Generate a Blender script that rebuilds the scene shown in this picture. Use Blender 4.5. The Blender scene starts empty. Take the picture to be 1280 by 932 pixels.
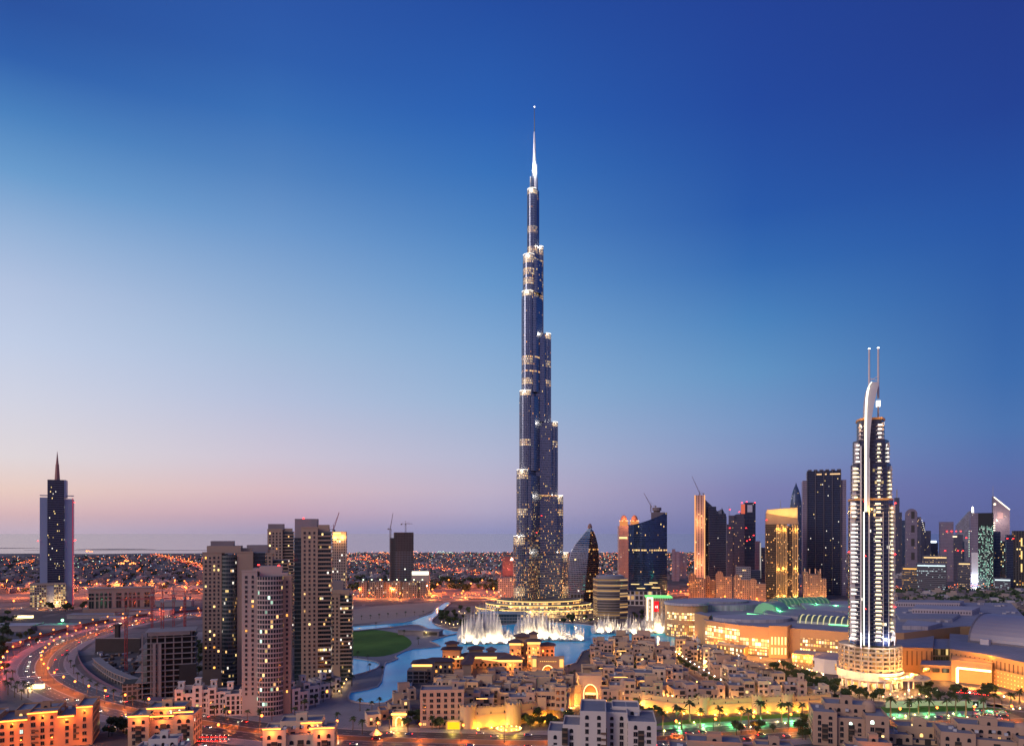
import bpy, math, random
from math import sin, cos, pi, radians, sqrt, atan2, tan, floor
from mathutils import Vector, Matrix
R = random.Random(7)
SC = bpy.context.scene
COL = SC.collection
# ------------------------------------------------------------------ camera
F, H, HY, CX = 900.0, 130.0, 664.0, 640.0        # focal length in px of a 1280 px wide frame, eye height, horizon row
cd = bpy.data.cameras.new('camera'); cam = bpy.data.objects.new('camera', cd); COL.objects.link(cam)
cam.location = (0, 0, H); cam.rotation_euler = (radians(90), 0, 0)
cd.sensor_width = 36; cd.lens = 36 * F / 1280; cd.shift_y = (HY - 466) / 1280
cd.clip_start = 1; cd.clip_end = 200000
SC.camera = cam
# ------------------------------------------------------------------ render / exposure
SC.view_settings.view_transform = 'Standard'; SC.view_settings.look = 'None'
SC.view_settings.exposure = 0; SC.view_settings.gamma = 1; SC.view_settings.use_curve_mapping = False
SC.render.engine = 'CYCLES'
cy = SC.cycles
cy.max_bounces = 4; cy.diffuse_bounces = 2; cy.glossy_bounces = 2; cy.transmission_bounces = 2; cy.transparent_max_bounces = 12
cy.caustics_reflective = False; cy.caustics_refractive = False; cy.sample_clamp_indirect = 3
cy.use_denoising = True; cy.use_light_tree = True
try: cy.denoiser = 'OPENIMAGEDENOISE'
except Exception: pass
cy.use_adaptive_sampling = False
def lin(c):
    c /= 255.0
    return c / 12.92 if c <= 0.04045 else ((c + 0.055) / 1.055) ** 2.4
def srgb(r, g, b): return (lin(r), lin(g), lin(b), 1)
# ------------------------------------------------------------------ world: afterglow sky by azimuth and elevation
SUN_AZ, SUN_EL = radians(-52), radians(1.0)       # the sun has just set beyond the left edge
W = bpy.data.worlds.new('World'); SC.world = W; W.use_nodes = True
nt = W.node_tree; N = nt.nodes; L = nt.links; N.clear()
def wn(t, **k):
    n = N.new(t)
    for a, b in k.items(): setattr(n, a, b)
    return n
def wmath(op, a, b=None, c=None):
    n = wn('ShaderNodeMath', operation=op)
    for i, v in enumerate((a, b, c)):
        if v is None: continue
        if isinstance(v, (int, float)): n.inputs[i].default_value = v
        else: L.new(v, n.inputs[i])
    return n.outputs[0]
tc = wn('ShaderNodeTexCoord'); sp = wn('ShaderNodeSeparateXYZ'); L.new(tc.outputs['Generated'], sp.inputs[0])
az = wmath('ARCTAN2', sp.outputs[0], sp.outputs[1])
el = wmath('ARCSINE', sp.outputs[2])
eln = wmath('DIVIDE', el, pi / 2)
def el_of(x, y): return math.atan((HY - y) / sqrt(F * F + (x - CX) ** 2)) / (pi / 2)
def ramp(stops, fac):
    r = wn('ShaderNodeValToRGB'); e = r.color_ramp.elements
    r.color_ramp.interpolation = 'B_SPLINE' if len(stops) > 30 else 'LINEAR'
    stops = sorted(stops)
    e[0].position = stops[0][0]; e[0].color = stops[0][1]
    e[1].position = stops[-1][0]; e[1].color = stops[-1][1]
    for p, c in stops[1:-1]:
        q = e.new(p); q.color = c
    L.new(fac, r.inputs[0]); return r.outputs[0]
def column(x, rows, top):
    return [(el_of(x, y), srgb(*c)) for y, c in rows] + [(0.75, srgb(*top))]
left = ramp(column(20, [(0, (40, 81, 158)), (71, (46, 96, 172)), (142, (72, 128, 190)), (214, (105, 155, 205)), (285, (148, 178, 216)), (356, (177, 194, 224)),
    (427, (192, 205, 230)), (498, (208, 211, 227)), (570, (223, 215, 219)), (612, (233, 205, 196)), (641, (221, 187, 190)), (664, (200, 182, 198))], (24, 56, 130)), eln)
mid = ramp(column(610, [(0, (35, 77, 160)), (142, (42, 96, 178)), (214, (55, 113, 186)), (285, (77, 131, 194)), (356, (101, 151, 204)), (427, (129, 168, 211)),
    (498, (152, 180, 214)), (570, (180, 184, 211)), (612, (192, 180, 203)), (641, (180, 170, 200)), (664, (152, 152, 194))], (22, 50, 120)), eln)
right = ramp(column(1255, [(0, (34, 60, 140)), (133, (34, 66, 148)), (266, (38, 84, 164)), (333, (44, 92, 167)), (400, (52, 100, 170)), (466, (60, 108, 174)),
    (532, (76, 116, 176)), (572, (86, 112, 172)), (612, (94, 106, 165)), (664, (94, 102, 158))], (22, 42, 104)), eln)
back = ramp([(0.0, srgb(128, 112, 142)), (0.07, srgb(162, 134, 158)), (0.16, srgb(142, 136, 180)), (0.4, srgb(98, 120, 186)), (0.75, srgb(56, 82, 160))], eln)
midl = ramp(column(340, [(0, (43, 86, 166)), (71, (46, 94, 172)), (142, (57, 111, 182)), (214, (81, 130, 191)), (285, (109, 152, 204)), (356, (137, 170, 211)),
    (427, (160, 185, 217)), (498, (181, 192, 220)), (570, (206, 197, 214)), (612, (218, 188, 196)), (641, (204, 172, 190)), (664, (172, 160, 190))], (23, 53, 125)), eln)
midr = ramp(column(940, [(0, (34, 66, 150)), (133, (34, 73, 158)), (266, (40, 90, 170)), (333, (53, 108, 179)), (400, (75, 131, 190)), (466, (99, 148, 197)),
    (532, (121, 151, 197)), (572, (131, 147, 192)), (612, (128, 130, 180)), (664, (112, 118, 170))], (22, 46, 112)), eln)
def mixc(f, a, b):
    m = wn('ShaderNodeMix', data_type='RGBA'); L.new(f, m.inputs[0]); L.new(a, m.inputs[6]); L.new(b, m.inputs[7]); return m.outputs[2]
def mapr(v, a, b, smooth=True):
    m = wn('ShaderNodeMapRange'); m.interpolation_type = 'SMOOTHSTEP' if smooth else 'LINEAR'
    L.new(v, m.inputs[0]); m.inputs[1].default_value = a; m.inputs[2].default_value = b; return m.outputs[0]
A0, A1, A2, A3, A4 = [math.atan((x - CX) / F) for x in (20, 340, 610, 940, 1255)]
c1 = mixc(mapr(az, A0, A1, False), left, midl); c1 = mixc(mapr(az, A1, A2, False), c1, mid); c1 = mixc(mapr(az, A2, A3, False), c1, midr)
c2 = mixc(mapr(az, A3, A4, False), c1, right)
c3 = mixc(mapr(wmath('MULTIPLY', sp.outputs[1], -1.0), -0.15, 0.6), c2, back)     # the pink anti-twilight arch behind the viewer
bg = wn('ShaderNodeBackground'); L.new(c3, bg.inputs[0]); bg.inputs[1].default_value = 1.0
sky = wn('ShaderNodeTexSky', sky_type='NISHITA'); sky.sun_disc = False; sky.sun_elevation = SUN_EL; sky.sun_rotation = SUN_AZ
bg2 = wn('ShaderNodeBackground'); L.new(sky.outputs[0], bg2.inputs[0]); bg2.inputs[1].default_value = 0.004
ad = wn('ShaderNodeAddShader'); L.new(bg.outputs[0], ad.inputs[0]); L.new(bg2.outputs[0], ad.inputs[1])
wo = wn('ShaderNodeOutputWorld'); L.new(ad.outputs[0], wo.inputs[0])
# added soft, low fill sun from behind left, brightening facades and ground
sl = bpy.data.lights.new('fill_sun', 'SUN'); sl.energy = 1.65; sl.angle = radians(30); sl.color = (1.0, .80, .72)
so = bpy.data.objects.new('fill_sun', sl); COL.objects.link(so)
d = Vector((-0.80, -0.62, 0.42)).normalized()     # towards the added fill, behind left of the camera
so.rotation_euler = d.to_track_quat('Z', 'Y').to_euler()
# ------------------------------------------------------------------ pixel helpers (a place on the ground seen at a photo pixel)
def G(px, py, z=0.0):
    Y = F * (H - z) / (py - HY); return ((px - CX) / F * Y, Y)
def XY(px, Y): return ((px - CX) / F * Y, Y)
def ZT(py, Y): return H - (py - HY) * Y / F
def MPP(Y): return Y / F
def FACE(px, f=.85): return math.atan((CX - px) / F) * f           # turn of a facade that looks back towards the city centre
# ------------------------------------------------------------------ materials
MATS = {}
def newmat(name):
    m = bpy.data.materials.new(name); m.use_nodes = True; m.node_tree.nodes.clear(); return m
class NT:
    def __init__(s, m): s.t = m.node_tree; s.N = s.t.nodes; s.L = s.t.links
    def n(s, typ, **k):
        x = s.N.new(typ)
        for a, b in k.items(): setattr(x, a, b)
        return x
    def put(s, sock, v):
        if v is None: return
        if hasattr(v, 'is_output'): s.L.new(v, sock)
        else: sock.default_value = v
    def m(s, op, a, b=None, c=None):
        x = s.n('ShaderNodeMath', operation=op)
        for i, v in enumerate((a, b, c)):
            if v is not None: s.put(x.inputs[i], v)
        return x.outputs[0]
    def mix(s, f, a, b):
        x = s.n('ShaderNodeMix', data_type='RGBA'); s.put(x.inputs[0], f); s.put(x.inputs[6], a); s.put(x.inputs[7], b); return x.outputs[2]
    def noise(s, vec, scale, detail=3, rough=.55):
        x = s.n('ShaderNodeTexNoise'); s.put(x.inputs['Vector'], vec); x.inputs['Scale'].default_value = scale
        x.inputs['Detail'].default_value = detail; x.inputs['Roughness'].default_value = rough; return x.outputs[0]
    def out(s, sh): o = s.n('ShaderNodeOutputMaterial'); s.L.new(sh, o.inputs[0]); return o
    def bsdf(s, col, rough=.7, metal=0.0, ecol=None, estr=None, spec=.5, normal=None):
        b = s.n('ShaderNodeBsdfPrincipled'); s.put(b.inputs['Base Color'], col); s.put(b.inputs['Roughness'], rough); s.put(b.inputs['Metallic'], metal)
        b.inputs['Specular IOR Level'].default_value = spec
        if ecol is not None: s.put(b.inputs['Emission Color'], ecol); s.put(b.inputs['Emission Strength'], estr)
        if normal is not None: s.L.new(normal, b.inputs['Normal'])
        return b
def c4(c): return (c[0], c[1], c[2], 1)
def mat(name, col, rough=.75, metal=0.0, var=.25, scale=.12, spec=.4):
    """plain surface with blotchy wear on two scales"""
    if name in MATS: return MATS[name]
    m = newmat(name); t = NT(m)
    tcd = t.n('ShaderNodeTexCoord'); oi = t.n('ShaderNodeObjectInfo')
    off = t.n('ShaderNodeVectorMath', operation='ADD'); t.L.new(tcd.outputs['Object'], off.inputs[0])
    rv = t.m('MULTIPLY', oi.outputs['Random'], 91.0); cv = t.n('ShaderNodeCombineXYZ'); t.L.new(rv, cv.inputs[0]); t.L.new(cv.outputs[0], off.inputs[1])
    n1 = t.noise(off.outputs[0], scale, 5); n2 = t.noise(off.outputs[0], scale * 9, 3)
    f = t.m('ADD', t.m('MULTIPLY', n1, .65), t.m('MULTIPLY', n2, .35))
    f = t.m('ADD', f, t.m('MULTIPLY', t.m('SUBTRACT', oi.outputs['Random'], .5), .35))
    lo = tuple(max(0, x * (1 - var)) for x in col); hi = tuple(min(1, x * (1 + var)) for x in col)
    b = t.bsdf(t.mix(f, c4(lo), c4(hi)), rough, metal, spec=spec); t.out(b.outputs[0]); MATS[name] = m; return m
def emi(name, col, strength, var=0.0):
    if name in MATS: return MATS[name]
    m = newmat(name); t = NT(m); e = t.n('ShaderNodeEmission'); e.inputs[0].default_value = c4(col); e.inputs[1].default_value = strength
    if var:
        oi = t.n('ShaderNodeObjectInfo'); t.L.new(t.m('MULTIPLY', t.m('ADD', t.m('MULTIPLY', oi.outputs['Random'], 2 * var), 1 - var), strength), e.inputs[1])
    t.out(e.outputs[0]); m.cycles.emission_sampling = 'NONE'; MATS[name] = m; return m
ORANGE, AMBER, WARM, YEL, WHITE, GREENL, REDL = (1, .24, .045), (1, .40, .08), (1, .56, .2), (1, .70, .26), (1, .92, .78), (.15, 1, .35), (1, .03, .03)
def facade(name, wall, glass, bay, flr, wf, hf, lit=.1, strength=2.0, rowlit=0.0, cols=(WARM, YEL, WHITE), grough=.12, wrough=.6, wmetal=0.0, mull=0.0, gmetal=0.0, low=None, v0=.22, glow=None):
    """window grid from the UVs (metres): bays by floors, each cell lit or dark by its own noise"""
    if name in MATS: return MATS[name]
    m = newmat(name); t = NT(m)
    uv = t.n('ShaderNodeUVMap'); s = t.n('ShaderNodeSeparateXYZ'); t.L.new(uv.outputs[0], s.inputs[0])
    oi = t.n('ShaderNodeObjectInfo'); rnd = t.m('MULTIPLY', oi.outputs['Random'], 57.0)
    u = t.m('DIVIDE', s.outputs[0], bay); v = t.m('DIVIDE', s.outputs[1], flr)
    fu, fv = t.m('FRACT', u), t.m('FRACT', v); iu, iv = t.m('FLOOR', u), t.m('FLOOR', v)
    du = t.m('ABSOLUTE', t.m('SUBTRACT', fu, .5)); mu = t.m('LESS_THAN', du, wf / 2)
    mv = t.m('MULTIPLY', t.m('GREATER_THAN', fv, v0), t.m('LESS_THAN', fv, v0 + hf))
    win = t.m('MULTIPLY', mu, mv)
    def wnz(a, b, c):
        cx = t.n('ShaderNodeCombineXYZ'); t.put(cx.inputs[0], a); t.put(cx.inputs[1], b); t.put(cx.inputs[2], c)
        w = t.n('ShaderNodeTexWhiteNoise', noise_dimensions='3D'); t.L.new(cx.outputs[0], w.inputs[0]); return w
    w1 = wnz(iu, iv, rnd); w2 = wnz(3.5, iv, rnd)
    thr = lit
    if low: # busier towards the ground: (height in metres, fraction)
        k = t.m('MAXIMUM', t.m('SUBTRACT', 1.0, t.m('DIVIDE', s.outputs[1], low[0])), 0.0); thr = t.m('ADD', lit, t.m('MULTIPLY', k, low[1]))
    on = t.m('LESS_THAN', w1.outputs[0], thr)
    if rowlit: on = t.m('MAXIMUM', on, t.m('MULTIPLY', t.m('LESS_THAN', w2.outputs[0], rowlit), t.m('LESS_THAN', w1.outputs[0], .7)))
    sc = t.n('ShaderNodeSeparateColor'); t.L.new(w1.outputs[1], sc.inputs[0])
    cr = t.n('ShaderNodeValToRGB'); e = cr.color_ramp.elements; cr.color_ramp.interpolation = 'CONSTANT'
    e[0].color = c4(cols[0]); e[0].position = 0
    for i, c in enumerate(cols[1:]):
        if i == 0: e[1].position = 1 / len(cols); e[1].color = c4(c)
        else: q = e.new((i + 1) / len(cols)); q.color = c4(c)
    t.L.new(sc.outputs[1], cr.inputs[0])
    em = t.m('MULTIPLY', t.m('MULTIPLY', win, on), t.m('MULTIPLY', t.m('ADD', t.m('MULTIPLY', sc.outputs[2], 1.3), .25), strength))
    tcd = t.n('ShaderNodeTexCoord')
    nz = t.noise(tcd.outputs['Object'], .05, 4)
    wc = t.mix(nz, c4([x * .8 for x in wall]), c4([x * 1.15 for x in wall]))
    gc = t.mix(sc.outputs[0], c4([x * .6 for x in glass]), c4([x * 1.5 for x in glass]))
    base = t.mix(win, wc, gc)
    ro = t.m('ADD', t.m('MULTIPLY', win, grough - wrough), wrough)
    me = t.m('ADD', t.m('MULTIPLY', win, gmetal - wmetal), wmetal)
    b = t.bsdf(base, ro, me, cr.outputs[0], em, spec=.6); t.out(b.outputs[0]); m.cycles.emission_sampling = 'NONE'; MATS[name] = m; return m
# ------------------------------------------------------------------ mesh builder
class MB:
    def __init__(s): s.v = []; s.f = []; s.uv = []; s.mi = []; s.m = 0; s.sm = []
    def face(s, pts, uvs=None, smooth=False):
        i = len(s.v); s.v += [tuple(p) for p in pts]; s.f.append(tuple(range(i, i + len(pts))))
        s.uv += list(uvs) if uvs else [(p[0], p[1]) for p in pts]; s.mi.append(s.m); s.sm.append(smooth)
    def prism(s, poly, z0, z1, top=True, bottom=False, topm=None, smooth=False, closed=True, poly1=None):
        """poly counter-clockwise; walls carry UVs in metres round the perimeter"""
        n = len(poly); u = 0; p1 = poly1 or poly
        for i in range(n if closed else n - 1):
            a, b = poly[i], poly[(i + 1) % n]; A, B = p1[i], p1[(i + 1) % n]
            l = sqrt((b[0] - a[0]) ** 2 + (b[1] - a[1]) ** 2)
            if l < 1e-4: continue
            s.face([(a[0], a[1], z0), (b[0], b[1], z0), (B[0], B[1], z1), (A[0], A[1], z1)], [(u, z0), (u + l, z0), (u + l, z1), (u, z1)], smooth); u += l
        o = s.m
        if topm is not None: s.m = topm
        if top: s.face([(p[0], p[1], z1) for p in p1], [(-1000 + p[0] * 0, -1000) for p in p1] if topm is None else None)
        if bottom: s.face([(p[0], p[1], z0) for p in reversed(poly)])
        s.m = o
    def box(s, x0, x1, y0, y1, z0, z1, rot=0, c=None, topm=None, bottom=True):
        P = [(x0, y0), (x1, y0), (x1, y1), (x0, y1)]
        if rot:
            cx, cyy = c or ((x0 + x1) / 2, (y0 + y1) / 2)
            P = [(cx + (x - cx) * cos(rot) - (y - cyy) * sin(rot), cyy + (x - cx) * sin(rot) + (y - cyy) * cos(rot)) for x, y in P]
        s.prism(P, z0, z1, True, bottom, topm)
    def beam(s, a, b, w, h=None):
        a, b = Vector(a), Vector(b); h = h or w; d = (b - a)
        if d.length < 1e-5: return
        d.normalize(); up = Vector((0, 0, 1)) if abs(d.z) < .95 else Vector((0, 1, 0))
        x = d.cross(up).normalized() * w / 2; y = x.cross(d).normalized() * h / 2
        P = [a - x - y, a + x - y, a + x + y, a - x + y]; Q = [b - x - y, b + x - y, b + x + y, b - x + y]
        for i in range(4): j = (i + 1) % 4; s.face([P[i], P[j], Q[j], Q[i]])
        s.face(P[::-1]); s.face(Q)
    def cyl(s, x, y, z0, z1, r0, r1=None, n=12, top=True, topm=None, smooth=True):
        r1 = r0 if r1 is None else r1
        p = [(x + r0 * cos(2 * pi * i / n), y + r0 * sin(2 * pi * i / n)) for i in range(n)]
        q = [(x + r1 * cos(2 * pi * i / n), y + r1 * sin(2 * pi * i / n)) for i in range(n)]
        s.prism(p, z0, z1, top, False, topm, smooth, True, q)
    def dome(s, x, y, z, r, hgt=None, n=12, k=4, lo=0.0):
        hgt = hgt or r
        for j in range(k):
            a, b = lo + (pi / 2 - lo) * j / k, lo + (pi / 2 - lo) * (j + 1) / k
            for i in range(n):
                t0, t1 = 2 * pi * i / n, 2 * pi * (i + 1) / n
                P = lambda t, e: (x + r * cos(e) * cos(t), y + r * cos(e) * sin(t), z + hgt * sin(e))
                s.face([P(t0, a), P(t1, a), P(t1, b), P(t0, b)] if j < k - 1 else [P(t0, a), P(t1, a), (x, y, z + hgt)], None, True)
    def hip(s, x0, x1, y0, y1, z0, z1, inset=.45):
        """hipped roof with a short ridge and a soffit"""
        w, d = x1 - x0, y1 - y0; i = min(w, d) * inset
        A = [(x0, y0, z0), (x1, y0, z0), (x1, y1, z0), (x0, y1, z0)]; B = [(x0 + i, y0 + i, z1), (x1 - i, y0 + i, z1), (x1 - i, y1 - i, z1), (x0 + i, y1 - i, z1)]
        for k in range(4): j = (k + 1) % 4; s.face([A[k], A[j], B[j], B[k]])
        s.face(B); s.face(A[::-1])
    def sheet(s, poly, z): s.face([(p[0], p[1], z) for p in poly])
    def mesh(s, name, mats):
        me = bpy.data.meshes.new(name); me.from_pydata(s.v, [], s.f)
        ul = me.uv_layers.new(name='UVMap'); ul.data.foreach_set('uv', [c for p in s.uv for c in p])
        for m in (mats if isinstance(mats, (list, tuple)) else [mats]): me.materials.append(m)
        me.polygons.foreach_set('material_index', s.mi); me.polygons.foreach_set('use_smooth', s.sm); me.update(); return me
    def build(s, name, mats, parent=None, label=None, kind=None):
        if not s.f: return None
        return inst(s.mesh(name, mats), name, parent, label=label, kind=kind)
def inst(me, name, parent=None, loc=(0, 0, 0), rz=0, scale=None, label=None, kind=None):
    o = bpy.data.objects.new(name, me); COL.objects.link(o)
    o.location = loc; o.rotation_euler = (0, 0, rz)
    if scale is not None: o.scale = (scale,) * 3 if isinstance(scale, (int, float)) else scale
    if parent: o.parent = parent
    if label: o['label'] = label
    if kind: o['kind'] = kind
    return o
def tag(o, label, cat, group=None, kind=None):
    o['label'] = label; o['category'] = cat
    if group: o['group'] = group
    if kind: o['kind'] = kind
    return o
def thing(name, label, cat, loc=(0, 0, 0), rz=0, group=None, scale=None):
    o = bpy.data.objects.new(name, None); COL.objects.link(o); o.location = loc; o.rotation_euler = (0, 0, rz); o.empty_display_size = 2
    if scale: o.scale = (scale,) * 3
    return tag(o, label, cat, group)
def struct(name, mb, m): o = mb.build(name, m); o['kind'] = 'structure'; return o
def dup(root, loc, rz=0, label=None, group=None, scale=None):
    r = root.copy(); COL.objects.link(r); r.location = loc; r.rotation_euler = (0, 0, rz)
    if label: r['label'] = label
    if group: r['group'] = group
    if scale: r.scale = (scale,) * 3
    for ch in root.children:
        c = ch.copy(); COL.objects.link(c); c.parent = r
        for g in ch.children: d = g.copy(); COL.objects.link(d); d.parent = c
    return r
LD = {}; LAMPK = 2.1
def lamp(loc, col, watts, radius=.3, parent=None, typ='POINT', rot=None, size=None, spot=None):
    watts *= LAMPK; key = (col, round(watts), radius, typ, size, spot)
    l = LD.get(key)
    if l is None:
        l = bpy.data.lights.new('lamp_light', typ); l.color = col[:3]; l.energy = watts
        if typ == 'AREA':
            l.shape = 'RECTANGLE'; l.size, l.size_y = size
        else: l.shadow_soft_size = radius
        if typ == 'SPOT': l.spot_size = spot or radians(90); l.spot_blend = .6
        LD[key] = l
    o = bpy.data.objects.new('lamp_light', l); COL.objects.link(o); o.location = loc
    if rot: o.rotation_euler = rot
    if parent: o.parent = parent
    return o
def ordinal(n):
    A = 'zeroth first second third fourth fifth sixth seventh eighth ninth tenth eleventh twelfth thirteenth fourteenth fifteenth sixteenth seventeenth eighteenth nineteenth twentieth'.split()
    if n <= 20: return A[n]
    T = {2: 'twenty', 3: 'thirty', 4: 'forty', 5: 'fifty', 6: 'sixty', 7: 'seventy', 8: 'eighty', 9: 'ninety'}
    if n % 10 == 0: return T[n // 10][:-1] + 'ieth'
    return T[n // 10] + '-' + A[n % 10]
NUM = 'zero one two three four five six seven eight nine ten eleven twelve'.split()
# ------------------------------------------------------------------ windows
WM = {}
def winmesh(kind, glass):
    k = (kind, glass)
    if k in WM: return WM[k]
    gm = {'dark': mat('window_glass', (.012, .015, .022), .12, var=.5, spec=.6), 'warm': emi('window_warm', WARM, 2.2, .6), 'yellow': emi('window_yellow', YEL, 2.6, .6),
          'white': emi('window_white', (.8, 1, .85), 2.0, .5), 'amber': emi('window_amber', AMBER, 2.4, .5)}[glass]
    fm = mat('window_frame', (.16, .13, .12), .6)
    b = MB()
    if kind == 'sq': ring = [(-.5, 0), (.5, 0), (.5, 1), (-.5, 1)]
    elif kind == 'arch': ring = [(-.5, 0), (.5, 0), (.5, .6)] + [(.5 * cos(a), .6 + .4 * sin(a)) for a in (pi * .2, pi * .4, pi * .6, pi * .8)] + [(-.5, .6)]
    inn = [((x) * .84, .5 + (z - .5) * .88) for x, z in ring]; n = len(ring)
    for i in range(n):
        j = (i + 1) % n; p, q = ring[i], ring[j]; P, Q = inn[i], inn[j]
        b.m = 0; b.face([(p[0], 0, p[1]), (q[0], 0, q[1]), (q[0], -.12, q[1]), (p[0], -.12, p[1])])
        b.face([(p[0], -.12, p[1]), (q[0], -.12, q[1]), (Q[0], -.12, Q[1]), (P[0], -.12, P[1])])
        b.face([(P[0], -.12, P[1]), (Q[0], -.12, Q[1]), (Q[0], -.05, Q[1]), (P[0], -.05, P[1])])
    b.m = 1; b.face([(x, -.05, z) for x, z in inn])
    if kind == 'sq':
        b.m = 0; b.box(-.03, .03, -.1, -.05, .06, .94); b.box(-.58, .58, -.2, 0, -.06, 0)
    WM[k] = b.mesh('window', [fm, gm]); return WM[k]
def pick_glass(p, cols=('warm', 'yellow', 'white')):
    return 'dark' if R.random() > p else R.choice(cols)
def put_windows(T, wins, cap=100):
    """wins: (x, y, z of sill, facing angle, width, height, kind, glass) in the thing's axes; the first CAP nearest the viewer as parts, the rest as one"""
    M = Matrix.Translation(T.location) @ Matrix.Rotation(T.rotation_euler.z, 4, 'Z')
    E = Vector((0, 0, H))
    wins = sorted(wins, key=lambda w: ((M @ Vector((w[0], w[1], w[2]))) - E).length)
    for w in wins[:cap]:
        inst(winmesh(w[6], w[7]), 'window', T, (w[0], w[1], w[2]), w[3], (w[4], 1.0, w[5]))
    rest = wins[cap:]
    if rest:
        v, f, mi, mats = [], [], [], []
        for w in rest:
            me = winmesh(w[6], w[7]); c, s_ = cos(w[3]), sin(w[3]); o = len(v)
            for q in me.vertices:
                x, y, z = q.co.x * w[4], q.co.y, q.co.z * w[5]; v.append((w[0] + x * c - y * s_, w[1] + x * s_ + y * c, w[2] + z))
            for p in me.polygons:
                f.append([o + i for i in p.vertices]); mm = me.materials[p.material_index]
                if mm not in mats: mats.append(mm)
                mi.append(mats.index(mm))
        me = bpy.data.meshes.new('windows'); me.from_pydata(v, [], f)
        for m_ in mats: me.materials.append(m_)
        me.polygons.foreach_set('material_index', mi); me.update()
        inst(me, 'windows', T, kind='stuff')
def wgrid(out, x0, x1, y, z0, z1, ang, bay, flr, w, h, lit=.05, kind='sq', cols=('warm', 'yellow', 'white'), skip=0.0, ox=0, oy=0):
    """grid on a wall that runs from x0 to x1 at distance y in front of the point (ox, oy), facing angle ang (0 = -Y)"""
    n = max(1, int((x1 - x0) / bay)); m = max(1, int((z1 - z0) / flr)); c, s_ = cos(ang), sin(ang)
    b = (x1 - x0) / n; fl = (z1 - z0) / m
    for j in range(m):
        for i in range(n):
            if R.random() < skip: continue
            x = x0 + b * (i + .5); k = kind if kind != 'mix' else ('arch' if j == m - 1 else 'sq')
            e = R.choice((.82, .92, 1, 1, 1.1, 1.18)); out.append((ox + x * c + y * s_, oy + x * s_ - y * c, z0 + fl * j + fl * .2, ang, w * e, h * R.choice((.85, 1, 1, 1.05)), k, pick_glass(lit, cols)))
# ------------------------------------------------------------------ ground, sea, lake, roads
def groundmat():
    m = newmat('ground'); t = NT(m); tcd = t.n('ShaderNodeTexCoord')
    n1 = t.noise(tcd.outputs['Object'], .004, 6, .65); n2 = t.noise(tcd.outputs['Object'], .03, 6, .7); n3 = t.noise(tcd.outputs['Object'], .5, 3)
    vo = t.n('ShaderNodeTexVoronoi'); vo.inputs['Scale'].default_value = .02; t.L.new(tcd.outputs['Object'], vo.inputs['Vector'])
    sc = t.n('ShaderNodeSeparateColor'); t.L.new(vo.outputs['Color'], sc.inputs[0])
    f = t.m('ADD', t.m('MULTIPLY', n1, .4), t.m('MULTIPLY', n2, .35)); f = t.m('ADD', f, t.m('MULTIPLY', sc.outputs[0], .18)); f = t.m('ADD', f, t.m('MULTIPLY', n3, .1))
    cr = t.n('ShaderNodeValToRGB'); e = cr.color_ramp.elements
    e[0].position = .32; e[0].color = (.05, .045, .048, 1); e[1].position = .7; e[1].color = (.28, .24, .23, 1); q = e.new(.5); q.color = (.12, .105, .105, 1)
    t.L.new(f, cr.inputs[0]); t.out(t.bsdf(cr.outputs[0], .9, spec=.2).outputs[0]); return m
def asphalt():
    m = newmat('asphalt'); t = NT(m); tcd = t.n('ShaderNodeTexCoord')
    n = t.noise(tcd.outputs['Object'], .08, 6, .7)
    t.out(t.bsdf(t.mix(n, (.03, .03, .036, 1), (.085, .08, .085, 1)), .55, spec=.4).outputs[0]); return m
def paving(name, col):
    m = newmat(name); t = NT(m); tcd = t.n('ShaderNodeTexCoord')
    n = t.noise(tcd.outputs['Object'], .05, 5, .65); br = t.n('ShaderNodeTexBrick'); t.L.new(tcd.outputs['Object'], br.inputs[0])
    br.inputs['Scale'].default_value = .12; br.inputs['Color1'].default_value = (.85, .85, .85, 1); br.inputs['Color2'].default_value = (1, 1, 1, 1); br.inputs['Mortar'].default_value = (.6, .6, .6, 1)
    x = t.n('ShaderNodeMix', data_type='RGBA', blend_type='MULTIPLY'); x.inputs[0].default_value = .7
    t.L.new(t.mix(n, c4([k * .7 for k in col]), c4([k * 1.25 for k in col])), x.inputs[6]); t.L.new(br.outputs[0], x.inputs[7])
    t.out(t.bsdf(x.outputs[2], .8, spec=.25).outputs[0]); return m
def watermat(name, col, scale, bump, rough, spec=.5):
    m = newmat(name); t = NT(m); tcd = t.n('ShaderNodeTexCoord'); mp = t.n('ShaderNodeMapping'); t.L.new(tcd.outputs['Object'], mp.inputs[0])
    n = t.noise(mp.outputs[0], scale, 4, .6); bu = t.n('ShaderNodeBump'); bu.inputs['Strength'].default_value = bump; bu.inputs['Distance'].default_value = 1; t.L.new(n, bu.inputs['Height'])
    n2 = t.noise(tcd.outputs['Object'], scale * .03, 3)
    b = t.bsdf(t.mix(n2, c4([k * .75 for k in col]), c4([k * 1.25 for k in col])), rough, spec=spec, normal=bu.outputs[0]); t.out(b.outputs[0]); return m
A_ASPH = asphalt(); A_PAVE = paving('promenade_paving', (.30, .27, .275)); A_PAVE2 = paving('plaza_paving', (.15, .125, .12))
A_LAWN = mat('lawn', (.085, .19, .035), .9, var=.6, scale=.035, spec=.1); A_KERB = mat('kerb_stone', (.42, .38, .36), .8); A_PAINT = mat('road_paint', (.6, .58, .55), .7)
A_SAND = mat('sand', (.30, .24, .20), .95, var=.3, scale=.02, spec=.1)
b = MB(); b.sheet([(-60000, -400), (60000, -400), (60000, 4350), (-60000, 4350)], 0); struct('ground', b, groundmat())
shore = [(-60000, 4300)] + [(x, 4300 + 90 * sin(x * .0031) + 60 * sin(x * .0113 + 1)) for x in range(-6000, 6001, 200)] + [(60000, 4500)]
b = MB(); b.sheet(shore + [(60000, 40000), (-60000, 40000)], .4)
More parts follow.
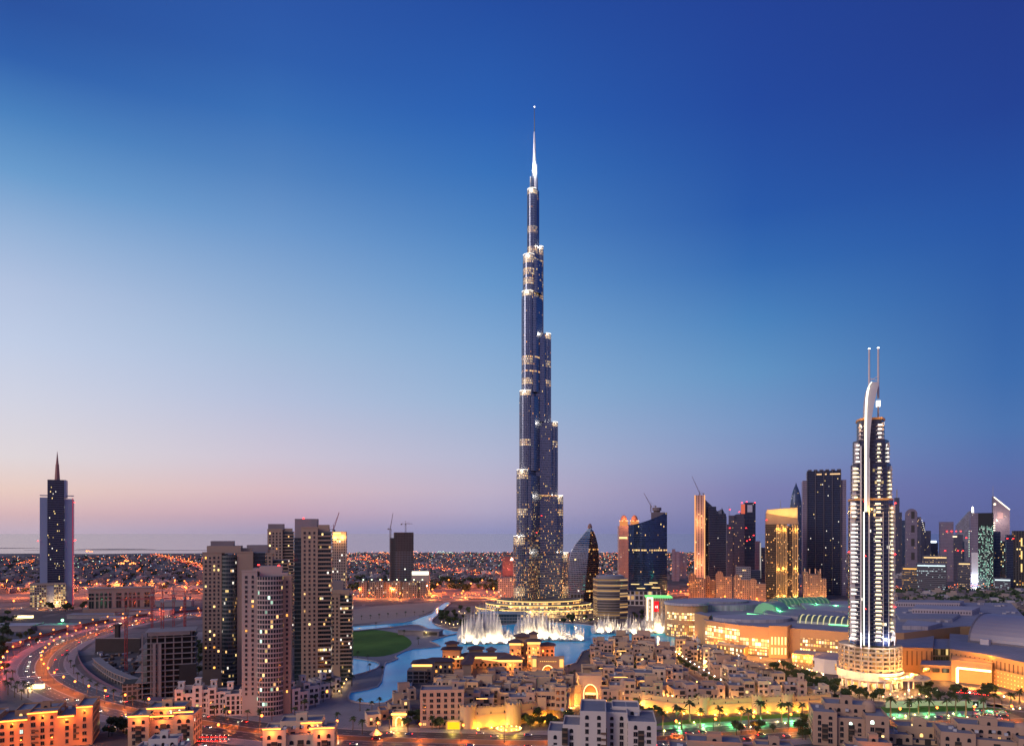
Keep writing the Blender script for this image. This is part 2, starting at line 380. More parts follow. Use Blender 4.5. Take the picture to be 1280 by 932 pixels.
struct('sea', b, watermat('sea_water', (.24, .25, .33), .012, .012, .16))
b = MB(); b.sheet([(x, y - 70) for x, y in shore] + [(x, y + 25) for x, y in reversed(shore)], .2); struct('beach', b, A_SAND)
def spit(px0, px1, Y, w, seed):                        # low sand banks and breakwaters standing in the sea
    rr = random.Random(seed); n = 14; x0, x1 = XY(px0, Y)[0], XY(px1, Y)[0]
    P = [(x0 + (x1 - x0) * i / n, Y - w * sin(pi * i / n) * rr.uniform(.6, 1)) for i in range(n + 1)] + [(x0 + (x1 - x0) * i / n, Y + w * sin(pi * i / n) * rr.uniform(.6, 1)) for i in range(n - 1, 0, -1)]
    b = MB(); b.prism(P, 0, 1.6); return b
for a in ((95, 195, 5300, 120, 1), (30, 330, 4950, 40, 5), (-60, 50, 5600, 110, 2)):
    o = struct('sand_bank', spit(*a), A_SAND)
# --- the lake: turquoise shallow pools held by low stone edges
LAKE = [(437.5, 866.5), (436, 875), (455, 879), (481, 879), (500, 866), (514, 858), (520, 845), (560, 831), (640, 829), (690, 833), (720, 829), (728, 815), (760, 808), (850, 808), (882, 816), (868, 803),
        (848, 793), (830, 789), (790, 787), (760, 786), (735, 781), (700, 778.5), (655, 779), (620, 782), (596, 786), (578, 790), (575, 791), (559.5, 794.6), (541, 800), (538, 802), (550, 808), (516, 811), (499, 817), (494, 821),
        (497, 823.4), (486, 828), (481, 830), (478, 845), (472, 858), (443, 864.5)]
CHAN = [(576, 790.5), (566, 788.6), (552, 785), (543, 780), (540, 776), (544, 771), (552, 765), (556, 760), (563, 754), (556, 752.5), (545, 760), (540, 766), (528, 770), (512, 776), (497, 778.5), (470, 780.5), (430, 784), (430, 789), (470, 786), (505, 782.3), (522, 781), (533, 785), (545, 791.5), (560, 794.3)]
POND = [(420, 821), (440, 822.5), (462, 825.5), (474, 829), (470, 836), (440, 845), (420, 846)]
def gp(pts, z=0): return [G(x, y, z) for x, y in pts]
def smooth(P, k=3, closed=True):
    n = len(P); out = []
    for i in range(n if closed else n - 1):
        a, b_, c, d_ = (P[(i - 1) % n], P[i], P[(i + 1) % n], P[(i + 2) % n]) if closed else (P[max(i - 1, 0)], P[i], P[i + 1], P[min(i + 2, n - 1)])
        for s in range(k):
            t = s / k
            out.append(tuple(.5 * (2 * b_[q] + (c[q] - a[q]) * t + (2 * a[q] - 5 * b_[q] + 4 * c[q] - d_[q]) * t * t + (3 * b_[q] - a[q] - 3 * c[q] + d_[q]) * t ** 3) for q in (0, 1)))
    if not closed: out.append(P[-1])
    return out
def offset(P, dist, closed=False):
    out = []; n = len(P)
    for i in range(n):
        a, c = (P[i - 1], P[(i + 1) % n]) if closed else (P[max(i - 1, 0)], P[min(i + 1, n - 1)])
        dx, dy = c[0] - a[0], c[1] - a[1]; l = sqrt(dx * dx + dy * dy) or 1
        out.append((P[i][0] - dy / l * dist, P[i][1] + dx / l * dist))
    return out
def strip(mb, P, a, b_, z, h=None, closed=False):
    """a ribbon between the offsets a and b of a line; with h a solid slab"""
    A, B = offset(P, a, closed), offset(P, b_, closed); n = len(P); u = 0
    for i in range(n if closed else n - 1):
        j = (i + 1) % n; q = [A[i], A[j], B[j], B[i]]
        if (q[1][0] - q[0][0]) * (q[3][1] - q[0][1]) - (q[1][1] - q[0][1]) * (q[3][0] - q[0][0]) < 0: q = q[::-1]
        if h is None: mb.sheet(q, z)
        else: mb.prism(q, z, z + h)
A_TURQ = watermat('turquoise_water', (.03, .66, .95), .6, .12, .07, .1)
def pool(name, px, k=2, z=.06):
    P = smooth(gp(px), k); b = MB(); b.sheet(P if sum((P[i][0] * P[(i + 1) % len(P)][1] - P[(i + 1) % len(P)][0] * P[i][1]) for i in range(len(P))) > 0 else P[::-1], z)
    struct(name, b, A_TURQ); e = MB(); strip(e, P, -.6, .6, 0, 1.1, True); struct('quay_edge', e, A_KERB); return P
LAKE_W = pool('lake', LAKE); pool('canal', CHAN); pool('pond', POND)
# paved promenades round the water
b = MB(); b.sheet(gp([(300, 905), (430, 845), (425, 790), (470, 778), (520, 768), (560, 785), (578, 795), (545, 812), (500, 830), (482, 862), (510, 870), (520, 905), (440, 920)][::-1]), .02); struct('promenade', b, A_PAVE)
b = MB(); b.sheet(smooth(gp([(425, 786.5), (462, 786), (497, 791), (514, 801), (508, 810), (480, 819.5), (445, 819.5), (425, 816)][::-1]), 4), .045); struct('lawn', b, A_LAWN)
b = MB(); b.sheet(gp([(690, 880), (1040, 892), (1045, 850), (960, 822), (845, 806), (725, 812), (715, 832), (640, 836), (520, 850), (560, 915), (690, 912)]), .03); struct('old_town_paving', b, A_PAVE2)
b = MB(); b.sheet(gp([(426, 764), (470, 757), (545, 752), (560, 753), (528, 768), (480, 776), (426, 781)]), .025); struct('sand_lot', b, A_SAND)
# --- the boulevard and the other roads
def road(px, k=5): return smooth([G(x, y) for x, y in px], k, False)
BLV = road([(420, 752), (330, 762), (260, 767), (200, 772.5), (150, 782), (119, 791), (89, 800.5), (68, 811), (55, 823.5), (51.5, 836), (58, 847), (74, 858.5), (108, 872.5), (150, 884), (200, 893.5), (260, 904), (330, 914), (440, 922), (560, 926), (690, 928), (830, 922), (1000, 911), (1130, 904), (1290, 900)], 6)
b = MB(); strip(b, BLV, -19, -4.6, .05); strip(b, BLV, 4.6, 19, .05); struct('boulevard_road', b, A_ASPH)
b = MB(); strip(b, BLV, -4.6, 4.6, 0, .16); struct('median_strip', b, mat('median_soil', (.20, .13, .07), .95, var=.5))
b = MB(); strip(b, BLV, 19, 19.4, 0, .14); strip(b, BLV, -19.4, -19, 0, .14); strip(b, BLV, 4.6, 4.9, 0.162, .02); strip(b, BLV, -4.9, -4.6, 0.162, .02); struct('kerb', b, A_KERB)
b = MB(); strip(b, BLV, 19.4, 28, 0, .12); strip(b, BLV, -30, -19.4, 0, .12); struct('pavement', b, A_PAVE)
b = MB(); strip(b, BLV, -44, -32, .05); struct('service_road', b, A_ASPH)
b = MB()
for off in (-14.2, -9.4, 9.4, 14.2):
    A = offset(BLV, off)
    for i in range(0, len(A) - 1):
        p, q = Vector(A[i]), Vector(A[i + 1]); n = max(1, int((q - p).length / 9))
        for s in range(n):
            a, c = p.lerp(q, s / n), p.lerp(q, (s + .45) / n); dv = (q - p).normalized() * .12; nx = Vector((-dv.y, dv.x))
            b.sheet([a - nx, c - nx, c + nx, a + nx][::1], .056)
for off in (-18.4, -5.4, 5.4, 18.4): strip(b, BLV, off - .1, off + .1, .056)
ci = min(range(len(BLV)), key=lambda i: (Vector(BLV[i]) - Vector(G(55, 844))).length)      # the pedestrian crossing
for dd in (0, 9):
    p = Vector(BLV[ci]); q = Vector(BLV[ci + 1]); tv = (q - p).normalized(); nv = Vector((-tv.y, tv.x)); p = p + tv * dd
    for s in (-1, 1): a, c = p + nv * 5.2 * s, p + nv * 18.6 * s; b.sheet([a - tv * 1.1, c - tv * 1.1, c + tv * 1.1, a + tv * 1.1][::s], .057)
struct('road_marking', b, A_PAINT)
POOLT = None
def simple_road(name, px, w, m=None, k=4, pave=3):
    P = road(px, k); b = MB(); strip(b, P, -w / 2, w / 2, .05); struct(name, b, m or A_ASPH)
    if pave: b = MB(); strip(b, P, w / 2, w / 2 + pave, 0, .14); strip(b, P, -w / 2 - pave, -w / 2, 0, .14); struct('pavement', b, A_PAVE)
    return P
HWY = simple_road('highway', [(-80, 741), (0, 738), (100, 735), (200, 733), (300, 734), (430, 741), (540, 745), (640, 750), (760, 746), (900, 741), (1000, 738), (1290, 734)], 34)
HWY2 = simple_road('flyover_road', [(440, 749), (500, 749.5), (560, 750), (600, 748), (640, 744), (700, 735)], 16)
AV1 = simple_road('avenue', [(190, 694), (225, 702), (255, 712), (275, 722), (300, 734)], 34)
AV2 = simple_road('avenue', [(395, 698), (440, 700), (500, 706), (560, 714), (640, 722), (720, 730), (760, 738)], 34)
AV3 = simple_road('avenue', [(-60, 766), (20, 760), (70, 763), (115, 757), (160, 748), (200, 738)], 16)
OLDST = simple_road('old_town_street', [(822, 809), (845, 826), (868, 842), (892, 857), (925, 874)], 9, mat('brick_paving', (.22, .13, .09), .8), 4, 2)
MALLRD = simple_road('mall_drive', [(905, 826), (960, 833), (1010, 848), (1060, 868), (1120, 874), (1200, 876), (1290, 888)], 12)
# lit lawn strips beside the boulevard
b = MB(); b.sheet(smooth(gp([(812, 915), (826, 903), (900, 896), (1003, 891), (1003, 899), (900, 905)][::-1]), 3), .05); struct('green_lawn', b, A_LAWN)
b = MB(); b.sheet(gp([(1085, 896), (1085, 883), (1250, 880), (1265, 891)][::-1]), .05); struct('green_lawn', b, A_LAWN)
b = MB(); b.sheet(gp([(840, 915), (1003, 903), (1010, 912), (1003, 921), (840, 930)][::-1]), .03); struct('dark_lawn', b, A_LAWN)
# sandy, lamp-lit shoulders either side of the far highway
b = MB(); b.sheet([XY(-60, 1380), XY(430, 1380), XY(660, 1420), XY(860, 1480), XY(860, 1530), XY(640, 1610), XY(430, 1700), XY(-60, 1700)], .03); struct('sand_lot', b, A_SAND)
# ------------------------------------------------------------------ the supertall tower: three stepped wings round a core
BY = 1200.0; bx0 = XY(668, BY)[0]
def bz(py): return ZT(py, BY)
BURJ = thing('supertall_tower', 'immensely tall stepped glass tower with a needle spire, behind the white fountains', 'tower', (bx0, BY, 0))
fb = facade('supertall_glass', (.23, .265, .35), (.095, .125, .19), 1.0, 3.9, .80, .60, .010, 1.2, .012, (AMBER, WARM, YEL), .2, .3, .85, gmetal=.8, low=(210, .15))
mech = facade('mechanical_floor_grille', (.55, .50, .46), (.2, .17, .13), 1.5, 3.9, .6, .5, .75, 1.3, 0, (WARM, YEL, (1, .8, .5)), .3, .4, .6)
lightline = emi('setback_light', (1, .88, .72), 2.6); steel = mat('spire_steel', (.62, .64, .68), .3, .8); finm = mat('facade_fin', (.30, .33, .40), .3, .8); roofm = mat('tower_roof', (.2, .2, .22), .6)
def bullet(cx, cyy, ang, half, l0, l1, n=7):
    c, s = cos(ang), sin(ang); P = [(l0, -half)]
    P += [(l1 - half + half * cos(t), half * sin(t)) for t in [(-pi / 2 + pi * i / n) for i in range(n + 1)]] + [(l0, half)]
    return [(cx + x * c - y * s, cyy + x * s + y * c) for x, y in P]
def wing(ang, tiers, name):
    """tiers from the ground up: (length of the nose, top height); flank bays end lower and shorter"""
    w = MB(); z = 0
    for i, (ln, zt) in enumerate(tiers):
        lt = MB(); mc = MB()
        w.m = 0
        half = 9.6 if ln > 26 else 8.0 if ln > 15 else 5.5
        w.prism(bullet(0, 0, ang, half, -2, ln), z, zt, True, False, 1)
        f = ln - 9
        if f > 8:
            for sd in (-1, 1):
                ox, oy = -sin(ang) * sd * 8.5, cos(ang) * sd * 8.5
                w.prism(bullet(ox, oy, ang, 6.2, 0, f), z, zt - 8, True, False, 1)
        # lit rim along the top of each setback
        P = bullet(0, 0, ang, half + .25, max(ln - 13, 2), ln + .25); A = P[1:-1]
        for a, c in zip(A, A[1:]): lt.beam((a[0], a[1], zt + .8), (c[0], c[1], zt + .8), .4, .55)
        # floodlit crown floors just under the setback
        for j in range(len(P) - 1):
            a, c = P[j], P[j + 1]
        Pm = bullet(0, 0, ang, half + .15, max(ln - 11, 2), ln + .15)
        mc.prism(Pm, zt - (14 if i < 2 else 8), zt - 1, False, closed=False)
        fn = MB(); Q = bullet(0, 0, ang, half + .3, 3, ln + .3, 9)
        for a in Q[1:-1]: fn.beam((a[0], a[1], z), (a[0], a[1], zt), .45)
        fn.build('fins', finm, BURJ)
        z = zt; lt.build('setback_light', lightline, BURJ); mc.build('lit_floors', mech, BURJ)
    w.build('wing', [fb, roofm], BURJ)
wing(radians(5), [(57, bz(691)), (48, bz(619.6)), (39, bz(528)), (27.5, bz(418)), (14.8, bz(309)), (7.6, bz(249))], 'right')
wing(radians(238), [(57, bz(670)), (47, bz(589.6)), (38, bz(492.7)), (31, bz(370)), (27, bz(324)), (15.2, bz(240))], 'front')
wing(radians(125), [(40, bz(655)), (34, bz(560)), (28, bz(450)), (22, bz(345)), (15, bz(280)), (8, bz(222))], 'rear')
c = MB(); c.cyl(0, 0, 0, bz(309), 10, 9, 14, topm=1); c.cyl(-1, 0, bz(309), bz(236), 4.6, 4.2, 12, topm=1); c.cyl(-1.4, 0, bz(236), bz(206), 3.4, 2.6, 12, topm=1); c.build('core', [fb, roofm], BURJ)
for py in (455, 480, 372, 330, 640, 735, 555, 315, 344, 356, 290): # mechanical belts that glow all the way round
    z = bz(py)
    for ang, ls in ((radians(5), ((691, 57), (619.6, 48), (528, 39), (418, 27.5), (309, 14.8), (249, 7.6))), (radians(238), ((670, 57), (589.6, 47), (492.7, 38), (370, 31), (324, 27), (240, 15.2)))):
        ok = [l for p, l in ls if p < py - 3]
        if not ok: continue
        ln = max(ok); half = 9.6 if ln > 26 else 8.0 if ln > 15 else 5.5
        r = MB(); r.prism(bullet(0, 0, ang, half + .12, 4, ln + .12), z - (6 if py != 735 else 9), z + 5, False, closed=False); r.build('lit_floors', mech, BURJ)
spl = MB(); spl.cyl(1.2, 0, bz(236), bz(206), 3.4, 3.0, 10); spl.cyl(0, 0, bz(206), bz(180), 2.9, 2.0, 10); spl.cyl(0, 0, bz(180), bz(165), 2.0, 1.1, 10); spl.build('spire', steel, BURJ); spl = MB(); spl.cyl(0, 0, bz(165), bz(134), .75, .4, 8); spl.build('antenna', mat('antenna_metal', (.08, .09, .12), .5), BURJ)
lamp((-14, -40, bz(190)), WHITE, 80000, 1, BURJ)
bl = MB(); bl.dome(0, 0, bz(134), 1.0, 1.2, 6, 2); bl.build('beacon', emi('beacon_white', WHITE, 8), BURJ)
for i, (x, y, z) in enumerate(((-9, -6, 205), (9, -5, 207))): lamp((x, y - 6, bz(z) - 6), WHITE, 26000, 1, BURJ)
for ang, ln, zt in ((238, 57, bz(670)), (238, 47, bz(589.6)), (238, 38, bz(492.7)), (5, 57, bz(691)), (5, 48, bz(619.6)), (5, 39, bz(528)), (5, 27.5, bz(418)), (238, 31, bz(370)), (5, 14.8, bz(309)), (238, 28, bz(324)), (238, 15.2, bz(240))):
    lamp((cos(radians(ang)) * (ln - 4), sin(radians(ang)) * (ln - 4) - 12, zt + 1), (1, .8, .55), 3600, .8, BURJ)
for x, z in ((-22, 60), (10, 155), (2, 128)):
    q = MB(); q.dome(x, -52 + abs(x) * .3, z, 1.0, 1, 6, 2); q.build('aviation_light', emi('aviation_red', REDL, 8), BURJ)
# terraced glass podium at the foot
P = MB(); pod = facade('podium_glass', (.42, .38, .34), (.06, .06, .06), 3, 4.5, .85, .6, .55, 1.5, .3, (AMBER, WARM, YEL))
podr = mat('podium_terrace', (.16, .14, .11), .8)
for (r, z0, z1) in ((98, 0, 7), (82, 7, 13), (66, 13, 19)):
    P.m = 0; P.prism([(6 + r * cos(t) * 1.05, -18 + r * .72 * sin(t)) for t in [2 * pi * i / 40 for i in range(40)]], z0, z1, True, False, 1)
P.build('podium', [pod, podr], BURJ)
for r, z in ((98, 7.1), (82, 13.1), (66, 19.1)):
    e = MB(); Q = [(6 + (r + .3) * cos(t) * 1.05, -18 + (r + .3) * .72 * sin(t), z) for t in [pi + pi * i / 30 for i in range(31)]]
    for a, c in zip(Q, Q[1:]): e.beam(a, c, .5, .7)
    e.build('terrace_light', emi('terrace_gold', (1, .62, .18), 2.6), BURJ)
for x in (-70, -40, -10, 25, 60): lamp((x, -98, 5), (1, .6, .2), 9000, 1, BURJ)
# low glass pavilion by the water left of the tower foot
pv = thing('lakeside_pavilion', 'low dark glass pavilion with curved roof behind the left fountain', 'pavilion', (*XY(628, 1035), 0))
q = MB(); q.m = 0; q.prism([(-34, -14), (34, -14), (30, 14), (-30, 14)], 0, 13, True, False, 1); q.build('wall', [facade('pavilion_glass', (.2, .22, .24), (.04, .08, .10), 4, 4, .9, .7, .06, 1, .05), mat('pavilion_roof', (.18, .22, .24), .4)], pv)
q = MB(); q.prism([(-38, -18), (38, -18), (32, 16), (-32, 16)], 13, 14, True, True); q.build('roof', mat('pavilion_roof', (.18, .22, .24), .4), pv)
# ------------------------------------------------------------------ generic tower pieces
ROOF = mat('flat_roof', (.17, .16, .17), .85, var=.4, scale=.2); CONC = mat('concrete', (.30, .27, .25), .85, var=.35); DARKM = mat('dark_metal', (.05, .05, .055), .5, .4)
STEEL = mat('grey_steel', (.35, .36, .38), .4, .6); REDST = mat('red_crane_paint', (.32, .045, .05), .6); GLASSD = mat('dark_tinted_glass', (.02, .03, .045), .1, spec=.8)
AVR = emi('aviation_red', REDL, 8)
def red_light(T, x, y, z, r=1.0):
    q = MB(); q.dome(x, y, z, r, r, 6, 2); q.build('aviation_light', AVR, T)
def rect(x0, x1, y0, y1): return [(x0, y0), (x1, y0), (x1, y1), (x0, y1)]
def block_part(T, name, x0, x1, y0, y1, z0, z1, m, roof=ROOF, label=None):
    q = MB(); q.prism(rect(x0, x1, y0, y1), z0, z1, True, False, 1); return q.build(name, [m, roof], T, label)
def crane(px, py_base, py_top, Y, jib, jibdir, label, luff=None, m=None, w=2.0, z0=0, group=None, jl=None):
    """tower crane: lattice mast, cab, jib, counter jib with its weight"""
    x, y = XY(px, Y); zt = ZT(py_top, Y); T = thing('tower_crane', label, 'crane', (x, y, z0), jibdir, group); m = m or REDST; h = zt - z0
    q = MB(); k = w / 2
    for a, c in ((-k, -k), (k, -k), (k, k), (-k, k)): q.beam((a, c, 0), (a, c, h), .34)
    n = max(4, int(h / 4)); 
    for i in range(n):
        u0, u1 = h * i / n, h * (i + 1) / n; s = 1 if i % 2 else -1
        q.beam((-k * s, -k, u0), (k * s, -k, u1), .2); q.beam((-k * s, k, u0), (k * s, k, u1), .2); q.beam((-k, -k * s, u0), (-k, k * s, u1), .2); q.beam((k, -k * s, u0), (k, k * s, u1), .2)
    q.build('mast', m, T)
    q = MB(); q.box(-1.4, 1.4, -1.6, 1.6, h, h + 2.6); q.build('cab', mat('crane_cab', (.3, .3, .32), .5), T)
    L_ = jl or jib; a = radians(luff or 0); q = MB(); e = (L_ * cos(a), 0, h + 2.6 + L_ * sin(a)); nn = 10
    for dy, dz in ((-.7, 0), (.7, 0), (0, 1.4)): q.beam((0, dy, h + 2.6 + dz), (e[0], dy * .4, e[2] + dz * .4), .3)
    for i in range(nn):
        p = i / nn; r = (i + .5) / nn; A = (e[0] * p, -.7, h + 2.6 + (e[2] - h - 2.6) * p); C = (e[0] * r, 0, h + 4 + (e[2] - h - 2.6) * r - .6 * r); q.beam(A, C, .16); q.beam(C, (e[0] * (p + 1 / nn), .7 * (1 - .6 * p), h + 2.6 + (e[2] - h - 2.6) * (p + 1 / nn)), .16)
    q.build('jib', m, T)
    q = MB(); q.beam((0, 0, h + 3), (-10, 0, h + 3), 1.2, .5); q.build('counter_jib', m, T); q = MB(); q.box(-10, -7, -1, 1, h + .4, h + 2.7); q.build('counterweight', CONC, T)
    q = MB(); q.beam((-.5, 0, h + 3), (0, 0, h + 9), .5); q.beam((0, 0, h + 9), (e[0] * .7, 0, h + 3.6 + (e[2] - h - 2.6) * .7), .16); q.beam((0, 0, h + 9), (-9, 0, h + 3.2), .16); q.build('tie_frame', m, T)
    return T
# ------------------------------------------------------------------ business tower with a spire, far left
Y = 1270; T = thing('office_tower', 'slim dark blue office tower with pale side wings and a spire, at the left edge', 'tower', (*XY(72, Y), 0), FACE(72, .8)); k = MPP(Y)
fg = facade('blue_curtain_wall', (.05, .06, .10), (.016, .024, .06), 1.3, 3.8, .86, .55, .03, 1.3, 0, (WHITE, YEL), .1, .3, 0)
pale = mat('pale_cladding', (.30, .36, .50), .45, var=.06, scale=.05)
hm = ZT(622, Y); ht = ZT(600, Y)
block_part(T, 'glass_front', -13.5, 11.5, -14, 14, 30, ht, fg); block_part(T, 'side_wing', -25, -13.5, -12, 12, 0, hm, pale); block_part(T, 'side_wing', 11.5, 24, -12, 12, 0, hm - 2, pale)
q = MB(); q.prism([(11.5, -14), (14, -13.5), (14, 13), (11.5, 14)], hm, ht, True, False, 1); q.build('corner_strip', [pale, ROOF], T)
for s in (-1, 1): q = MB(); q.box(s * 18 - 7, s * 18 + 7, -13, 0, hm + 3, hm + 4.2); q.build('canopy_slab', pale, T)
q = MB(); q.cyl(-.5, 0, ht, ZT(580, Y), 4.2, 2.6, 8); q.cyl(-.5, 0, ZT(580, Y), ZT(564, Y), 2.2, .2, 8); q.build('spire', mat('red_spire', (.35, .16, .14), .5), T)
q = MB(); q.beam((24.2, -12.2, 0), (24.2, -12.2, hm), .9); q.build('red_edge_light', emi('red_edge', (1, .05, .1), .5), T)
for x, py in ((27, 628), (27, 676), (-27.5, 676), (28, 675)): red_light(T, x, -13, ZT(py, Y), 1.3)
fpod = facade('podium_grid', (.34, .32, .30), (.06, .05, .04), 3.4, 4.2, .7, .62, .5, .7, 0, (YEL, WARM, (1, .8, .45)))
block_part(T, 'podium', -38, -13.5, -22, 16, 0, ZT(728, Y), fpod); block_part(T, 'podium', -3, 14, -22, 16, 0, ZT(730, Y), fpod); block_part(T, 'entrance_bay', -13.5, -3, -21, 16, 0, ZT(728, Y), pale)
block_part(T, 'podium_cornice', -38.6, 14.5, -22.6, -21, ZT(729.5, Y), ZT(727, Y), mat('cornice_stone', (.33, .29, .26)))
lamp((0, -30, 6), WARM, 9000, 1, T)
# ------------------------------------------------------------------ long low block with tall windows
Y = 1150; T = thing('office_block', 'long low beige block with tall dark windows, right of the spired tower', 'building', (*XY(153, Y), 0), FACE(153, .7))
tan_ = mat('tan_stucco', (.33, .24, .20)); zb, ztp = ZT(760, Y), ZT(734.5, Y)
block_part(T, 'wall', -45, 45, -14, 14, 0, ztp, tan_); block_part(T, 'base', -52, 47, -20, 16, 0, ZT(758, Y), mat('tan_base', (.36, .25, .19)))
q = MB()
for a in (-45.5,): q.box(-46, 46, -15, 15, ztp, ztp + 1.2)
q.build('cornice', tan_, T)
wins = []
for i, cxx in enumerate([-41] + [-33 + j * 6 for j in range(4)] + [-3] + [7 + j * 6 for j in range(4)] + [37]):
    ww = 8 if i in (0, 5, 10) else 4
    for z, hh in ((zb + 2, 12.5), (zb + 16, 4.2), (zb + 22, 4.2)): wins.append((cxx, -14, z, 0, ww, hh, 'sq', 'dark'))
put_windows(T, wins)
# ------------------------------------------------------------------ residential towers by the lake
BEIGE = mat('beige_render', (.37, .265, .20), .8, var=.16, scale=.06); BEIGE2 = mat('pale_render', (.45, .36, .31), .8, var=.14, scale=.06); GREYB = mat('grey_render', (.25, .21, .22), .8)
gl1 = facade('green_glass_bay', (.10, .11, .11), (.012, .028, .034), 1.4, 3.4, .9, .6, .06, 1.3, .02, (WARM, YEL, WHITE), .1, .5)
gl2 = facade('dark_glass_strip', (.05, .06, .07), (.01, .022, .03), 1.4, 3.4, .92, .7, .015, 1.2, 0, (YEL, WHITE, (.7, 1, .8)), .1, .4)
gl3 = facade('mullioned_bay', (.40, .31, .29), (.02, .028, .035), 1.9, 3.4, .78, .68, .10, 1.3, .05, (WARM, YEL, (.6, 1, .75)), .1, .7)
def res_tower(label, pxc, py_base, rz, strips, crowns, group='apartment towers by the lake', Yfix=None, lit=.08, red=()):
    """strips: (px0, px1, front setback m, depth m, py_top, kind)"""
    Y = Yfix or G(0, py_base)[1]; k = MPP(Y); T = thing('apartment_tower', label, 'tower', (*XY(pxc, Y), 0), rz, group); wins = []
    for (a, c, fr, dp, pt, kind) in strips:
        x0, x1, z1 = (a - pxc) * k, (c - pxc) * k, ZT(pt, Y)
        if kind in ('wall', 'plain', 'pale'):
            m_ = BEIGE2 if kind == 'pale' else BEIGE
            block_part(T, 'wall', x0, x1, fr, fr + dp, 0, z1, m_)
            if kind != 'plain': wgrid(wins, x0 + .8, x1 - .8, -fr, 14, z1 - 2, 0, 3.3, 3.4, 1.6, 2.0, lit, 'sq', ('warm', 'yellow', 'amber', 'amber'))
            q = MB(); q.box(x0 - .25, x1 + .25, fr - .3, fr + .6, z1, z1 + 1.1); q.build('parapet', m_, T)
        elif kind == 'glass': block_part(T, 'glass_strip', x0, x1, fr, fr + dp, 0, z1, gl2)
        elif kind == 'bay':
            n = 10; xm, r = (x0 + x1) / 2, (x1 - x0) / 2; P = [(xm + r * cos(t), fr + min(r, 6) * .8 * sin(t)) for t in [pi + pi * i / n for i in range(n + 1)]] + [(x1, fr + dp), (x0, fr + dp)]
            q = MB(); q.prism(P, 0, z1, True, False, 1); q.build('curved_bay', [gl3 if r * 2 > 14 else gl1, ROOF], T)
        elif kind == 'balc':
            block_part(T, 'glass_strip', x0, x1, fr + 1.6, fr + dp, 0, z1, gl1)
            nf = int(z1 / 3.4)
            for j in range(4, nf): # balcony slab with its upstand
                q = MB(); q.box(x0 + .2, x1 - .2, fr - .2, fr + 1.6, j * 3.4, j * 3.4 + .3); q.box(x0 + .2, x1 - .2, fr - .2, fr - .05, j * 3.4 + .3, j * 3.4 + 1.2); q.build('balcony', BEIGE, T)
    for (a, c, fr, dp, pb, pt, m_) in crowns:
        block_part(T, 'roof_block', (a - pxc) * k, (c - pxc) * k, fr, fr + dp, ZT(pb, Y), ZT(pt, Y), m_)
    q = MB()
    put_windows(T, wins, 100)
    for px, py in red: red_light(T, (px - pxc) * k, -1.5, ZT(py, Y), .9)
    # sides get their own punched windows as pattern-free openings
    return T, Y, k
T1, Y1, k1 = res_tower('broad beige apartment tower with low stepped crown, leftmost of the lakeside towers', 292, 856, radians(15),
    [(256, 278, 0, 24, 691, 'wall'), (278, 296, 1.5, 20, 694, 'bay'), (296, 315, -.5, 26, 690.5, 'plain'), (315, 329, 3, 22, 691, 'glass')],
    [(260, 300, 4, 16, 691, 682, BEIGE), (264, 291, 6, 10, 682, 676, GREYB), (300, 312, 8, 8, 690, 685, BEIGE)])
T2, Y2, k2 = res_tower('dark banded apartment tower half hidden behind the front lakeside tower', 328, 840, radians(14),
    [(308, 316, 0, 18, 690, 'glass'), (316, 340, -.5, 20, 692, 'wall'), (340, 358, 1, 18, 700, 'balc')], [(309, 334, 4, 12, 690, 681, GREYB), (318, 343, 5, 12, 692, 686.5, BEIGE)], Yfix=690)
T4, Y4, k4 = res_tower('stepped beige apartment tower with grey roof block, farthest back of the lakeside cluster', 350, 800, radians(13),
    [(335, 353, 0, 18, 662, 'wall'), (353, 366, 1.5, 18, 664, 'balc')], [(335.5, 354, 3, 14, 662, 654.5, GREYB), (354, 364, 4, 10, 664, 660, BEIGE)], Yfix=800)
T5, Y5, k5 = res_tower('tallest beige apartment tower of the lakeside cluster, with a dark glass strip', 391, 869, radians(11),
    [(368.5, 377, 1.2, 22, 672, 'glass'), (377, 397, 0, 24, 660, 'wall'), (397, 413, 0, 22, 664, 'balc')], [(368.5, 396, 5, 14, 672, 648, GREYB), (397, 410, 3, 14, 664, 655.5, BEIGE)], red=((380, 648),))
T3, Y3, k3 = res_tower('pink beige apartment tower with a rounded glass front, standing foremost by the boulevard', 333, 893, radians(14),
    [(304, 322, 0, 22, 714, 'pale'), (322, 353, -.5, 22, 720, 'bay'), (353, 362, 1, 22, 721, 'wall')], [(324, 351, 5, 12, 721, 707.5, BEIGE2), (316, 324, 5, 10, 714, 710, BEIGE2), (351, 358, 5, 10, 721, 716, BEIGE2)], red=((324, 706), (348, 707)))
for z in (47, 50.5, 54): pass
T7, Y7, k7 = res_tower('short apartment tower with bright balconies above the lake, right end of the cluster', 427, 851, radians(9),
    [(413, 425, 0, 20, 742, 'wall'), (425, 439.5, 0, 20, 744, 'balc')], [(413, 436, 3, 14, 744, 737, BEIGE), (414, 428, 5, 10, 737, 726, GREYB)])
